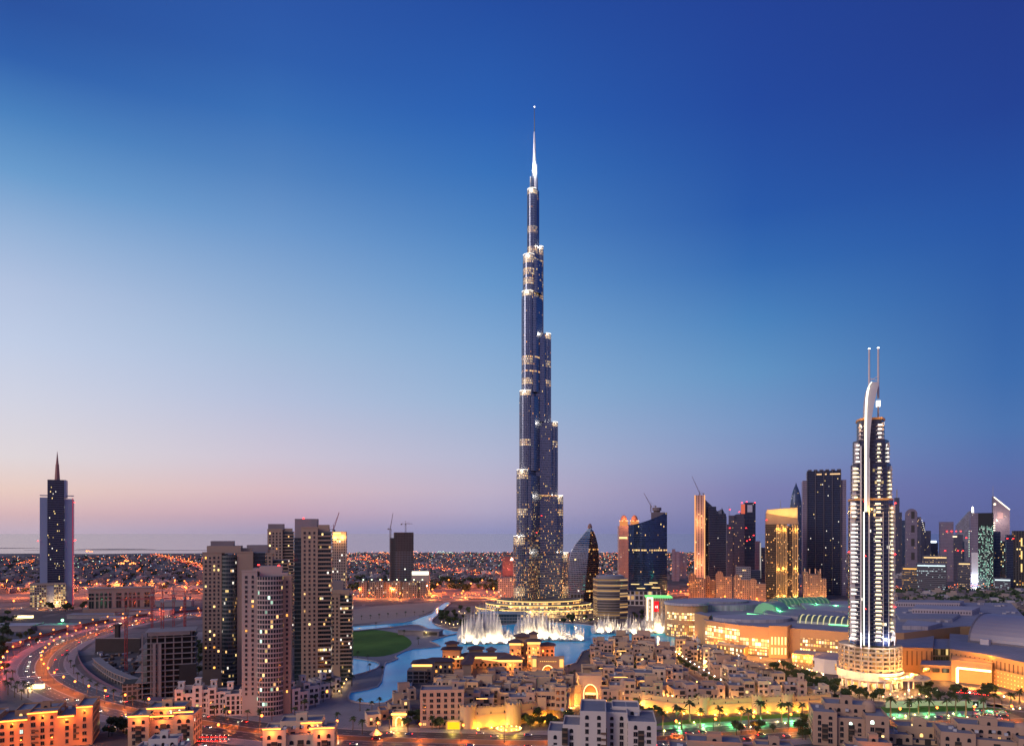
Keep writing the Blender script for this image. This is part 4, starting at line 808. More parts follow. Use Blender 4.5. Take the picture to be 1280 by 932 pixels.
q = MB(); q.dome(-8 * k, -22, ZT(630, Y), 3.4, 3.4, 8, 3, -1.5); q.build('globe_light', emi('globe_glow', (1, .85, .6), 2.6), T); q = MB(); q.box(-5 * k, 2 * k, -18.6, -16, ZT(648, Y), ZT(640, Y)); q.build('screen', mat('mauve_panel', (.28, .2, .24)), T)
for j in range(6): q = MB(); q.box(-11 * k, -7.6 * k, -21, -20.3, ZT(654 + 3 * j, Y), ZT(652.8 + 3 * j, Y)); q.build('floor_light', emi('slant_glow', (1, .85, .6), 2.6), T)
lamp((0, -50, ZT(650, Y)), (1, .7, .5), 60000, 2, T)
sky_tower('office_tower', 'black tower with amber window stacks at the right edge', 1258, 1290, 1600, [(1258, 1266, 668), (1266, 1290, 663)], [dk1, facade('amber_stacks', (.03, .03, .035), (.012, .014, .02), 5, 3.7, .5, .8, .10, 1.4, .05, (AMBER, YEL), .12)], [('lit_stack', 1275, 1276.6, 682 + 16 * i, 672 + 16 * i, .5, emi('stack_glow', (1, .66, .25), 1.5)) for i in range(3)], red=((1259, 673), (1266, 673)))
sky_tower('office_tower', 'dark tower with scattered mint lights between the green and the black one', 1240, 1258, 1750, [(1240, 1250, 664), (1250, 1258, 676)], [dk2, facade('mint_scatter', (.06, .07, .08), (.03, .04, .05), 3.4, 3.7, .6, .7, .2, 1.2, 0, ((.7, 1, .8), YEL), .15)])
for i, (a, c, pt, Y, lb, m_) in enumerate(((1128, 1146, 708, 1500, 'low hall with orange lit upper floor right of the hotel tower', 'orange'), (1146, 1180, 704, 1480, 'long low glass hall with white light lines', 'white'), (1154, 1182, 694, 1620, 'terraced hall with a lit roof edge behind the glass hall', 'warm'), (1198, 1212, 702, 1600, 'small block with a lit top floor beside the green lit tower', 'warm'), (1243, 1262, 722, 1560, 'low pale block with a white lit front under the mint lit tower', 'white'))):
    gm = {'orange': (1, .5, .12), 'white': (.75, .95, 1), 'warm': (1, .65, .3)}[m_]
    T, k, dp = sky_tower('low_hall', lb, a, c, Y, [(a, c, pt)], facade('hall_' + m_, (.10, .10, .13), (.03, .04, .05), 1.8, 4, .8, .4, .08, .7, .15, (gm, gm)), [('light_line', a + .5, c - .5, pt + 3, pt + 1.5, .4, emi('hall_line_' + m_, gm, 1.4))], cat='building', group='low halls on the right')
# ------------------------------------------------------------------ the bright white hotel tower on its round base
Y = 604.0; HT = thing('hotel_tower', 'bright white hotel tower with lit balconies, twin masts and a round base', 'tower', (*XY(1088, Y), 0), radians(-22)); k = MPP(Y) * .93
def hz(py): return ZT(py, Y)
WHT = mat('white_cladding', (.55, .52, .55), .6, var=.12); NAVY = facade('navy_glass', (.03, .035, .07), (.012, .02, .06), 1.6, 3.3, .9, .7, .02, 1.2, 0, (YEL, WHITE), .1, .3)
def hexa(w, d, cut=.28): return [(-w * (1 - cut * 1.0), -d), (w * (1 - cut), -d), (w, -d * .25), (w, d * .5), (w * .5, d), (-w * .5, d), (-w, d * .5), (-w, -d * .25)]
q = MB(); zb = hz(803)
for (w, d, z0, z1) in ((26.5 * k, 17, zb, hz(625)), (24 * k, 16, hz(625), hz(581)), (21.5 * k, 15, hz(581), hz(552)), (16.5 * k, 13, hz(552), hz(526))): q.prism(hexa(w, d), z0, z1, True, False, 1)
q.build('shaft', [NAVY, ROOF], HT)
for (w, d, z) in ((27 * k, 17.5, hz(625)), (17.4 * k, 13.8, hz(526))):
    q = MB(); q.prism(hexa(w, d), z - .6, z + 1.0, True, True); q.build('crown_ring', mat('ring_copper', (.55, .30, .10), .4), HT)
for x in (-18, 0, 18): lamp((x, -24, hz(625) - 8), (1, .5, .12), 1800, .4, HT)
for x in (-11, 11): lamp((x, -19, hz(526) - 4), (1, .5, .12), 1500, .4, HT)
bal = emi('balcony_light', (1, .80, .46), 2.4); balw = emi('balcony_light_white', (1, .90, .78), 2.2)
def stack(a, c, y, z0, z1, m, step=3.35, slab=True):
    """one stack of balconies: slabs with a lit ceiling line on every floor"""
    s = MB(); l = MB(); n = int((z1 - z0) / step); s.box(a, c, y + .6, y + 1.5, z0, z0 + n * step)
    for i in range(n):
        z = z0 + step * i; s.box(a - .4, c + .4, y - 1.6, y + 1.5, z, z + .55)
        if R.random() < .93: l.box(a + .5 + R.random(), c - .4 - R.random() * 1.5, y - 1.5, y - 1.1, z + .75, z + 1.95)
    o = s.build('balcony_stack', WHT, HT); l.build('balcony_lights', m, o)
for (a, c, y) in ((-26, -15.5, -9),): stack(a * k, c * k, y - 6.5, zb + 4, hz(626), balw)
stack(2.5 * k, 12 * k, -17, zb + 4, hz(626), bal); stack(13.6 * k, 18.4 * k, -15, zb + 4, hz(626), balw); stack(20 * k, 27 * k, -9.5, zb + 4, hz(628), bal)
stack(-23.5 * k, -14 * k, -14.5, hz(624), hz(582), bal); stack(4.5 * k, 11.5 * k, -16, hz(624), hz(582), bal); stack(17.5 * k, 24.5 * k, -9.5, hz(624), hz(582), bal)
stack(-20.5 * k, -13 * k, -13.5, hz(580), hz(553), balw); stack(5 * k, 11 * k, -15, hz(580), hz(553), bal); stack(15.5 * k, 21.5 * k, -9, hz(580), hz(553), balw)
stack(-15 * k, -11 * k, -11.5, hz(551), hz(528), balw); stack(5.5 * k, 14 * k, -12.5, hz(551), hz(528), balw)
for a, c, z1 in ((-14.3, -12.9, 560), (-4.6, -3.2, 575)):       # the two white blades down the front
    q = MB(); q.box(a * k, c * k, -20.5, -15, hz(806), hz(z1)); q.build('blade', WHT, HT)
for a in (12.8, 19.2): q = MB(); q.box((a - .3) * k, (a + .3) * k, -18, -15, zb, hz(640)); q.build('mullion', WHT, HT)
q = MB(); q.box(27.2 * k, 28.4 * k, -8, -5, zb, hz(630)); q.build('edge_fin', WHT, HT)
q = MB(); PRF = [(640, -9.3, -4.6), (600, -9.3, -4.3), (570, -9.3, -3.8), (550, -9.3, -3.0), (535, -9.2, -1.8), (522, -9.0, -.2), (512, -8.7, 1.5), (503, -8.1, 3.3), (496, -7.2, 4.9), (490, -5.9, 6.2), (486, -4.3, 6.8), (483.5, -2.2, 7.0)]
F0 = [(a * k, -22.0, hz(p)) for p, a, c in PRF]; F1 = [(c * k, -20.5, hz(p)) for p, a, c in PRF]
for (a0, a1, c1, c0) in zip(F0, F0[1:], F1[1:], F1): q.face([a0, c0, c1, a1], None, True); q.face([(a0[0], 2, a0[2]), (a1[0], 2, a1[2]), (c1[0], 2, c1[2]), (c0[0], 2, c0[2])]); q.face([c0, (c0[0], 2, c0[2]), (c1[0], 2, c1[2]), c1]); q.face([(a0[0], 2, a0[2]), a0, a1, (a1[0], 2, a1[2])])
q.face([F0[-1], F1[-1], (F1[-1][0], 2, F1[-1][2]), (F0[-1][0], 2, F0[-1][2])])
q.build('sail_fin', WHT, HT)
q = MB()
for a0, a1 in zip(F0, F0[1:]): q.beam((a0[0] + .6, a0[1] - .5, a0[2]), (a1[0] + .6, a1[1] - .5, a1[2]), 1.5, .6)
q.build('fin_edge_light', emi('fin_light', (1, .92, .72), 2.4), HT)
q = MB(); q.box(-11 * k, -9.6 * k, -21.8, -21.2, hz(802), hz(640)); q.build('fin_edge_light', emi('fin_light', (1, .92, .72), 2.4), HT)
for px in (-2.2, 8.6): q = MB(); q.cyl(px * k, -6, hz(500), hz(438), .9, .7, 8); q.build('mast', WHT, HT); q = MB(); q.dome(px * k, -6, hz(438), .9, .9, 6, 2); q.build('mast_light', emi('beacon_white', WHITE, 8), HT)
q = MB(); q.beam((-2.2 * k, -6, hz(474)), (8.6 * k, -6, hz(478)), .5); q.beam((-2.2 * k, -6, hz(478)), (8.6 * k, -6, hz(472)), .4); q.build('mast_brace', WHT, HT)
q = MB(); q.box(6 * k, 11 * k, -9, -4, hz(510), hz(503)); q.build('roof_cabin', emi('cabin_glow', (1, .92, .8), 1.6), HT); q = MB(); q.box(7.6 * k, 9.4 * k, -8, -5, hz(526), hz(510)); q.build('cabin_stem', WHT, HT)
for x, z in ((-27, 690), (-9, 694), (27.5, 692), (-9, 758), (27.5, 756), (-26, 758), (-9, 628), (28, 630)): red_light(HT, x * k, -21.8 if x == -9 else -11, hz(z), .9)
for x, y in ((-10, -24), (24, -18), (-27, -14), (16, -21)): lamp((x * k, y, zb + 5), (1, .95, .95), 3200, .5, HT)
# round base
n = 48; r0 = 38.5 * k; base = MB(); base.cyl(0, 6, hz(838) - 3, hz(806), r0 * .93, None, n, topm=1); base.build('drum', [facade('drum_glass', (.4, .3, .2), (.10, .07, .05), 3, 3.3, .7, .8, .5, .8, 0, (AMBER, WARM), .3), ROOF], HT)
for i in range(9):
    z = hz(806) - 3.5 * i; q = MB(); q.cyl(0, 6, z - .9, z + .55, r0, None, n); q.build('balcony_ring', mat('drum_stone', (.48, .36, .26), .7), HT)
for j in range(14):
    t = pi + pi * (j + .5) / 14; q = MB(); q.beam((r0 * 1.0 * cos(t), 6 + r0 * 1.0 * sin(t), hz(806) - 28), (r0 * cos(t), 6 + r0 * sin(t), hz(806)), .9); q.build('pier', mat('drum_stone', (.48, .36, .26), .7), HT)
    if j % 2 == 0 or j > 8: lamp(((r0 + 7) * cos(t), 6 + (r0 + 7) * sin(t), hz(836) - 2), (1, .45, .09), 2600 if j < 8 else 5200, .4, HT)
q = MB(); q.cyl(0, 6, hz(846), hz(836), r0 * 1.06, None, n); q.build('white_skirt', WHT, HT)
q = MB(); q.cyl(0, 6, 0, hz(846), r0 * .8, None, n); q.build('lobby_glass', facade('lobby', (.4, .3, .2), (.2, .14, .08), 4, 12, .7, .9, .6, 1.2, 0, (AMBER, YEL), .3, v0=.02), HT)
for j in range(12): t = pi + pi * (j + .5) / 12; q = MB(); q.cyl(r0 * .98 * cos(t), 6 + r0 * .98 * sin(t), 0, hz(846), 1.0, None, 8); q.build('column', WHT, HT)
for j in (2, 4, 6, 8): t = pi + pi * (j + .5) / 12; lamp((r0 * .9 * cos(t), 6 + r0 * .9 * sin(t), 4), (1, .6, .2), 1600, .3, HT)
# fan shaped entrance canopy right of the base
cn = thing('entrance_canopy', 'fan shaped glowing entrance canopy beside the round hotel base', 'canopy', (*G(1118, 864), 0)); q = MB(); P = [(-18, 6), (-6, -10)] + [(30 * cos(t) - 2, 22 * sin(t) + 2) for t in [-.9 + 2.0 * i / 12 for i in range(13)]] + [(-14, 20)]
q.prism(P, 11, 12.2, True, True); q.build('roof', mat('canopy_cream', (.5, .36, .24), .6), cn)
for s_ in (.45, .7, .9): q = MB(); A = [(30 * s_ * cos(t) - 4, 22 * s_ * sin(t) + 3, 12.6) for t in [-.8 + 1.8 * i / 10 for i in range(11)]]; [q.beam(a, c, .8, .5) for a, c in zip(A, A[1:])]; q.build('rib', mat('canopy_rib', (.3, .2, .14), .6), cn)
for x, y in ((-8, 0), (6, -10), (20, -6), (22, 12), (0, 16)): q = MB(); q.cyl(x, y, 0, 11, .7, None, 8); q.build('column', WHT, cn)
for x, y in ((4, -4), (18, 4), (-6, 6)): lamp((x, y, 7), (1, .5, .14), 5200, .4, cn)
lamp((0, -16, 16), (1, .55, .2), 2500, .4, cn)
# ------------------------------------------------------------------ shopping mall
SAND = mat('mall_stone', (.45, .27, .135), .75, var=.15); MROOF = paving('mall_roof', (.30, .29, .33)); MROOF2 = paving('mall_roof_pale', (.40, .38, .42)); MATS['mall_roof'] = MROOF; MATS['mall_roof_pale'] = MROOF2
ML = thing('shopping_mall', 'sprawling shopping mall with flat roofs, glowing fronts and vaulted skylights behind the hotel', 'mall', (300, 800, 0)); OX, OY = 300, 800
def ml(P): return [(x - OX, y - OY) for x, y in P]
def mpart(name, P, z0, z1, m, roof=MROOF): q = MB(); q.prism(ml(P), z0, z1, True, False, 1); return q.build(name, [m, roof], ML)
def wp(px, Y): return XY(px, Y)
MZ = 30
mpart('wall', [wp(882, 812), wp(925, 770), wp(962, 752), wp(1000, 742), wp(1062, 715), wp(1130, 712), wp(1200, 760), wp(1290, 770), (700, 1010), (460, 1040), (232, 1020), wp(868, 880)], 0, MZ, SAND)
q = MB(); cx0, cy0 = wp(858, 905); q.cyl(cx0 - OX, cy0 - OY, 0, ZT(757, 880), 26, None, 32, topm=1); q.build('corner_rotunda', [SAND, MROOF], ML)
q = MB(); q.cyl(cx0 - OX, cy0 - OY, ZT(757, 880), ZT(754, 880), 28, 27.5, 32); q.build('rotunda_roof', MROOF2, ML)
glow = facade('lit_glazing', (.45, .30, .14), (.4, .25, .1), 3.2, 4.6, .82, .8, .8, 1.7, 0, ((1, .58, .18), (1, .72, .32), (1, .85, .5)), .3, v0=.1)
glow2 = facade('lit_shopfronts', (.35, .22, .12), (.25, .15, .06), 2.6, 4.0, .7, .7, .62, 1.9, 0, ((1, .45, .1), (1, .62, .2), (1, .8, .45)), .3, v0=.1)
q = MB(); P = [(cx0 - OX + 26.4 * cos(t), cy0 - OY + 26.4 * sin(t)) for t in [radians(195 + 120 * i / 14) for i in range(15)]]; q.prism(P, ZT(775, 880), ZT(766, 880), False, closed=False); q.build('lit_glazing', glow, ML)
q = MB(); P = [(cx0 - OX + 26.5 * cos(t), cy0 - OY + 26.5 * sin(t)) for t in [radians(195 + 130 * i / 14) for i in range(15)]]; q.prism(P, 2, ZT(780, 880), False, closed=False); q.build('lit_glazing', glow2, ML)
def panel(a, c, z0, z1, m, name='lit_glazing', out=.6):
    a, c = Vector(a), Vector(c); d = (c - a).normalized(); nx = Vector((d.y, -d.x)) * out; q = MB(); q.prism(ml([(a + nx)[:], (c + nx)[:]]), z0, z1, False, closed=False); q.build(name, m, ML)
A, B_, C_, D_, E_ = wp(882, 812), wp(925, 770), wp(962, 752), wp(1000, 742), wp(1062, 715)
panel(A, B_, 12, 25, glow); panel(A, B_, 1, 10, glow2); panel(B_, C_, 8, 17, glow); panel(B_, C_, 0.5, 6, glow2, out=.7); panel(D_, E_, 13, 21, glow2); panel(D_, E_, 1, 10, glow2)
mpart('corner_pylon', [wp(868, 850), wp(886, 815), wp(890, 832), wp(876, 865)], 0, MZ + 4, SAND)
mpart('wall', [wp(961, 742), wp(984, 738), wp(990, 756), wp(966, 764)], 0, 33, SAND)
for i in range(5):
    a = wp(964 + i * 4.2, 740.6 - i * .75); c = wp(966 + i * 4.2, 740.2 - i * .75)
    for z0, z1 in ((14, 22), (4, 11)): panel(a, c, z0, z1, emi('slot_glow', (1, .66, .24), 2.2), 'lit_slot', .4)
mpart('front_terrace', [wp(990, 716), wp(1062, 690), wp(1066, 712), wp(996, 738)], 0, 9, SAND); panel(wp(990, 716), wp(1062, 690), 1, 7.5, glow2)
mpart('front_terrace', [wp(896, 778), wp(930, 748), wp(936, 765), wp(900, 795)], 0, 9, SAND); panel(wp(896, 778), wp(930, 748), 1, 8, glow2)
mpart('bowed_terrace', [wp(1016, 672), wp(1030, 660), wp(1046, 655), wp(1060, 668), wp(1058, 690), wp(1020, 695)], 0, 13, WHT); panel(wp(1016, 672), wp(1046, 655), 4, 10, facade('bow_glass', (.2, .12, .1), (.08, .04, .03), 3, 7, .8, .9, .3, .8, 0, (AMBER, WARM), .2, v0=.05))
# roof landscape
def ell(px, Y, rx, ry, n=28): x, y = wp(px, Y); return [(x + rx * cos(2 * pi * i / n), y + ry * sin(2 * pi * i / n)) for i in range(n)]
mpart('raised_roof', ell(893, 960, 62, 52), MZ, MZ + 7, MROOF2, MROOF); mpart('raised_roof', ell(897, 955, 40, 30), MZ + 7, MZ + 9.5, MROOF, MROOF2)
mpart('raised_roof', ell(940, 815, 44, 26), MZ, MZ + 3.5, MROOF2, MROOF2); mpart('raised_roof', ell(1005, 850, 46, 40), MZ, MZ + 4, MROOF2, MROOF); mpart('raised_roof', [wp(1010, 890), wp(1060, 880), wp(1090, 960), wp(1000, 980)], MZ, MZ + 3, MROOF, MROOF2)
mpart('raised_roof', [wp(1125, 800), wp(1190, 800), wp(1200, 850), wp(1120, 860)], MZ, MZ + 3, MROOF2, MROOF); mpart('raised_roof', [wp(1128, 735), wp(1160, 730), wp(1178, 760), wp(1135, 785)], MZ, MZ + 4, MROOF2, MROOF2)
mpart('raised_roof', [wp(1140, 880), wp(1215, 860), wp(1225, 900), wp(1145, 930)], MZ, MZ + 6, facade('roof_louvres', (.4, .34, .36), (.1, .08, .1), 3, 6, .5, .4, 0, 0, 0), MROOF2)
mpart('raised_roof', [wp(1120, 960), wp(1200, 950), wp(1205, 985), wp(1125, 995)], MZ, MZ + 6, facade('roof_louvres', (.4, .34, .36), (.1, .08, .1), 3, 6, .5, .4, 0, 0, 0), MROOF)
def vault(px0, Y0, px1, Y1, r, hgt, name, m, rib=None, ribm=None, n=9, z0=MZ):
    """barrel skylight along a line on the roof"""
    a, c = Vector(wp(px0, Y0)) - Vector((OX, OY)), Vector(wp(px1, Y1)) - Vector((OX, OY)); d = (c - a).normalized(); nx = Vector((-d.y, d.x)); q = MB()
    arc = [(r * cos(t), hgt * sin(t)) for t in [pi * i / 10 for i in range(11)]]
    pt = lambda o, s_, e=0: ((o + nx * s_[0])[0], (o + nx * s_[0])[1], z0 + s_[1] + e)
    for s0, s1 in zip(arc, arc[1:]): q.face([pt(a, s0), pt(c, s0), pt(c, s1), pt(a, s1)], None, True)
    q.face([pt(a, s_) for s_ in arc]); q.face([pt(c, s_) for s_ in arc][::-1]); o = q.build(name, m, ML)
    if rib:
        for i in range(n):
            q = MB(); b_ = a.lerp(c, (i + .5) / n)
            for s0, s1 in zip(arc, arc[1:]): q.beam(pt(b_, s0, .2), pt(b_, s1, .2), 1.1, .5)
            q.build('rib', ribm, o)
vault(1000, 800, 1066, 770, 14, 8, 'barrel_skylight', mat('skylight_glass', (.12, .16, .15), .25), True, emi('rib_glow', (.9, .8, .4), .9), 9)
vault(968, 985, 1030, 1000, 15, 9, 'barrel_skylight', mat('skylight_green', (.10, .20, .14), .3), True, emi('rib_green', (.35, .6, .35), .45), 12)
vault(957, 880, 972, 905, 15, 13, 'shell_roof', mat('shell_green', (.22, .34, .26), .4))
for a, c, z in (((934, 868), (957, 850), MZ + 1), ((1034, 955), (1062, 950), MZ + 1), ((1036, 770), (1064, 757), MZ + 1)):
    q = MB(); p, r_ = Vector(wp(*a)) - Vector((OX, OY)), Vector(wp(*c)) - Vector((OX, OY)); q.beam((p.x, p.y, z), (r_.x, r_.y, z), 1.2, .9); q.build('green_light_line', emi('green_line', (.2, 1, .35), 3), ML)
for px, Y_, z in ((945, 866, 4), (975, 870, 5), (985, 945, 4), (1020, 960, 5), (1045, 945, 4)): x, y = wp(px, Y_); lamp((x - OX, y - OY, MZ + z), (.12, 1, .3), 3800, .5, ML)
rr = random.Random(3); q = None
for i in range(46): # air handlers and hatches
    px, Y_ = rr.uniform(900, 1270), rr.uniform(790, 990); x, y = wp(px, Y_); s_ = rr.uniform(2, 5); q = MB(); q.box(x - OX - s_, x - OX + s_, y - OY - 2, y - OY + 2, MZ, MZ + rr.uniform(1, 2.6), rr.uniform(0, 1)); q.build('roof_unit', MROOF2, ML)
for px, Y_ in ((858, 855), (890, 790), (905, 775), (918, 762), (935, 745), (952, 738), (972, 725), (990, 712), (1010, 702), (1028, 700), (1048, 690)): x, y = wp(px, Y_); lamp((x - OX, y - OY, 6), (1, .38, .06), 8000, .5, ML)
for px, Y_ in ((900, 780), (940, 740), (1005, 705)): x, y = wp(px, Y_); lamp((x - OX, y - OY - 10, 20), (1, .38, .06), 8000, .5, ML)
# right hand hall with slotted orange walls
SH = thing('souk_hall', 'orange floodlit hall with slotted stone walls and lit entrance right of the hotel base', 'mall', (*XY(1200, 640), 0)); sx, sy = XY(1200, 640)
slot = facade('slotted_stone', (.52, .29, .12), (.16, .08, .035), 4.2, 24, .32, .55, 0, 0, 0, wrough=.75, grough=.8, v0=.3); slot2 = facade('pierced_stone', (.52, .29, .12), (.9, .5, .2), 3.4, 3.4, .3, .3, .45, 1.4, 0, (AMBER, WARM), .7)
def sp_(name, P, z0, z1, m, roof=MROOF): q = MB(); q.prism([(x - sx, y - sy) for x, y in P], z0, z1, True, False, 1); return q.build(name, [m, roof], SH)
sp_('wall', [XY(1119, 664), XY(1166, 660), XY(1168, 745), XY(1122, 735)], 0, 23.5, slot); sp_('glass_atrium', [XY(1166, 668), XY(1188, 668), XY(1188, 730), XY(1166, 730)], 0, 21.5, facade('atrium_glass', (.3, .22, .12), (.10, .11, .06), 2.4, 7, .85, .8, .1, .7, 0, (YEL, WARM), .12))
sp_('wall', [XY(1187, 652), XY(1232, 622), XY(1300, 570), XY(1330, 690), XY(1187, 750)], 0, 24, slot); sp_('lower_block', [XY(1150, 634), XY(1190, 628), XY(1192, 655), XY(1152, 655)], 0, 13, SAND); sp_('entrance_block', [XY(1189, 626), XY(1240, 606), XY(1246, 640), XY(1191, 652)], 0, 19, mat('entrance_stone', (.48, .26, .11), .75), SAND)
P0, P1 = Vector(XY(1242, 611)), Vector(XY(1300, 566)); q = MB(); d = (P1 - P0).normalized(); nx = Vector((d.y, -d.x)) * .4; q.prism([(p.x - sx, p.y - sy) for p in (P0 + nx, P1 + nx)], 0, 14, False, closed=False); q.build('pierced_panel', slot2, SH)
a, c = Vector(XY(1196, 620)), Vector(XY(1238, 604)); q = MB(); off = Vector((-.3, -1.2)); q.beam((a.x - sx + off.x, a.y - sy + off.y, 13), (c.x - sx + off.x, c.y - sy + off.y, 13), 1.2, 1.6); q.build('entrance_light', emi('entrance_glow', (1, .78, .38), 4), SH); q = MB(); q.beam((a.x - sx - .3, a.y - sy - 1.2, 0), (a.x - sx - .3, a.y - sy - 1.2, 13), 1.6, 1.2); q.build('entrance_light', emi('entrance_glow', (1, .78, .38), 4), SH)
for i in range(3): x, y = XY(1158 + 12 * i, 632 - 2 * i); q = MB(); q.box(x - sx - 3, x - sx + 3, y - sy - .4, y - sy + .3, 7, 10.5); q.build('window', GLASSD, SH)
for px, Y_, w_ in ((1126, 648, 5200), (1144, 645, 5200), (1160, 640, 5200), (1180, 620, 4200), (1196, 606, 7000), (1215, 598, 7000), (1232, 590, 7000), (1250, 580, 7500), (1266, 566, 7500), (1284, 553, 7500)): x, y = XY(px, Y_); lamp((x - sx, y - sy, 3), (1, .38, .055), w_, .5, SH)
for px, Y_ in ((1200, 640), (1222, 630), (1245, 590), (1275, 568)): x, y = XY(px, Y_); lamp((x - sx, y - sy - 14, 26), (1, .38, .055), 3000, .5, SH)
# convention hall vault
CV = thing('vaulted_hall', 'great grey barrel vaulted roof at the right edge above the orange walls', 'hall', (514, 674, 24), radians(-50)); q = MB(); arc = [(-45 * cos(t), 24 * sin(t)) for t in [pi * i / 18 for i in range(19)]]
for (x0, z0), (x1, z1) in zip(arc, arc[1:]): q.face([(-62, x0, z0), (-62, x1, z1), (62, x1, z1), (62, x0, z0)], None, True)
q.build('vault_roof', mat('vault_metal', (.34, .32, .36), .5, .2, var=.12, scale=.03), CV)
for s in (-1, 1):
    q = MB(); P = [(s * 61.7, -x, z) for x, z in arc]; q.face(P if s > 0 else P[::-1]); q.build('gable', mat('vault_gable', (.16, .15, .18), .6), CV)
    q = MB(); q.box(-62.6, 62.6, s * 45.6 - .8, s * 45.6 + .8, 0, 1.6); q.build('eaves_kerb', mat('vault_gable', (.16, .15, .18), .6), CV)
q = MB()
for (x0, z0), (x1, z1) in zip(arc, arc[1:]): q.beam((-62.2, x0, z0 + .2), (-62.2, x1, z1 + .2), 1.4, 1.0)
q.build('rim', mat('vault_gable', (.16, .15, .18), .6), CV)
q = MB(); q.box(-50, -43, -54, -48, 0, 5); q.build('plant_room', WHT, CV)
# ------------------------------------------------------------------ low rise houses of the old town
TINTS = {'pink': mat('stucco_pink', (.48, .325, .24), .85, var=.14, scale=.1), 'sand': mat('stucco_sand', (.48, .335, .215), .85, var=.14, scale=.1), 'cream': mat('stucco_cream', (.54, .41, .295), .85, var=.12, scale=.1),
         'rose': mat('stucco_rose', (.40, .26, .185), .85, var=.14, scale=.1), 'white': mat('stucco_white', (.58, .51, .46), .85, var=.1, scale=.1), 'orange': mat('stucco_orange', (.50, .27, .15), .85, var=.14, scale=.1)}
DECK = mat('roof_deck', (.20, .195, .215), .8, var=.35, scale=.25); SHADOW = mat('painted_shade', (.03, .026, .025), .7); WOOD = mat('pergola_wood', (.13, .08, .055), .8); UNIT = mat('roof_unit', (.45, .45, .47), .5)  # SHADOW: near-black colour standing in for shade in loggias, doorways and openings
HROOF = mat('brown_tile', (.15, .095, .085), .8, var=.3, scale=.5)
def parapet(q, x0, x1, y0, y1, z, h=1.0, t=.35):
    q.box(x0, x1, y0, y0 + t, z, z + h, bottom=False); q.box(x0, x1, y1 - t, y1, z, z + h, bottom=False); q.box(x0, x0 + t, y0 + t, y1 - t, z, z + h, bottom=False); q.box(x1 - t, x1, y0 + t, y1 - t, z, z + h, bottom=False)
def house(name, label, cat, x, y, w, d, h, rz, tint, feats=(), group=None, z0=0, lit=.06, bay=3.2, cap=16, side=None, fl=3.4, wings=True, rnd=None, cols=('warm', 'yellow', 'amber')):
    """flat roofed stucco house: stepped body, parapets, roof decks, windows, plus its roof features"""
    r = rnd or R; T = thing(name, label, cat, (x, y, z0), rz, group); m = TINTS[tint]; W_ = []
    vols = [(-w / 2, w / 2, -d / 2, d / 2, h)]
    if wings:
        f = r.uniform(.3, .5); s = r.choice((-1, 1)); x0, x1 = (-w / 2, -w / 2 + w * f) if s < 0 else (w / 2 - w * f, w / 2)
        vols = [(-w / 2, w / 2, -d / 2, d / 2, h - fl), (x0, x1, -d / 2 - .6, d * r.uniform(.0, .4), h)]
        if r.random() < .6: vols.append((-w * .25, w * .3, d * .05, d / 2 - .3, h + r.choice((0, fl))))
        if r.random() < .5: vols.append((-s * -w * .02 if False else -w * .45 if s > 0 else w * .15, -w * .15 if s > 0 else w * .45, -d / 2 - 2.2, -d * .1, h - 2 * fl))
    q, dk = MB(), MB()
    for (a, c, e, g, hh) in vols:
        if hh < 3: continue
        q.box(a, c, e, g, -1, hh - 1, bottom=False); parapet(q, a, c, e, g, hh - 1); dk.box(a + .4, c - .4, e + .4, g - .4, hh - 1, hh - .94)
    q.build('wall', m, T); dk.build('roof', DECK, T)
    sd = side if side is not None else (1 if x < 0 else -1)
    for (a, c, e, g, hh) in vols[:3]:
        if hh - 2 < fl: continue
        k = r.choice(('sq', 'mix', 'sq')); wgrid(W_, a + .5, c - .5, -e, .6, hh - 1.4, 0, bay, fl, r.uniform(1.9, 2.7), 2.4, lit, k, cols)
        L_ = g - e; ang = pi / 2 * sd
        wgrid(W_, .5 - (L_ / 2), L_ / 2 - .5, (c - a) / 2, .6, hh - 1.4, ang, bay * 1.1, fl, 1.9, 2.3, lit, 'sq', cols, .15, (a + c) / 2, (e + g) / 2)
    W_ = [w_ for w_ in W_ if w_[2] + w_[5] < h - 1]
    put_windows(T, W_, cap)
    if 'loggia' in feats: # dark panel on the wall paints the shade of a recessed bay; balcony slabs
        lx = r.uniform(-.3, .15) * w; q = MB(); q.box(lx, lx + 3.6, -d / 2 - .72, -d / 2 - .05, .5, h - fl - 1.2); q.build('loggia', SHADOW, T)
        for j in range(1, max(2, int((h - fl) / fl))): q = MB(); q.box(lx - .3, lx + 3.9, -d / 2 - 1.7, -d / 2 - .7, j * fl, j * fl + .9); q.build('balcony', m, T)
    if 'tower' in feats:
        q = MB(); tx = w * r.choice((-.3, .3)); q.box(tx - 2, tx + 2, -2, 2, h - 1, h + 3.6, bottom=False); q.box(tx - 2.3, tx + 2.3, -2.3, 2.3, h + 3.6, h + 4.1); o = q.build('roof_tower', m, T)
        inst(winmesh('arch', 'dark'), 'window', o, (tx, -2, h + .6), 0, (1.2, 1, 2.2))
    if 'dome' in feats: q = MB(); tx = w * r.uniform(-.25, .25); q.cyl(tx, -d * .15, h - fl - 1, h - fl + 1.6, 2.7, None, 14, topm=0); q.dome(tx, -d * .15, h - fl + 1.6, 2.6, 2.8, 14, 4); q.build('dome', m, T)
    if 'pergola' in feats:
        for i in range(6): q = MB(); q.box(-w * .3, w * .1, -d * .4 + i * 1.2, -d * .4 + i * 1.2 + .3, h + 1.6, h + 1.9); q.build('pergola_beam', WOOD, T)
        for sx_ in (-w * .29, w * .09): q = MB(); q.box(sx_ - .15, sx_ + .15, -d * .4, -d * .4 + .3, h - fl - 1, h + 1.6); q.build('pergola_post', WOOD, T)
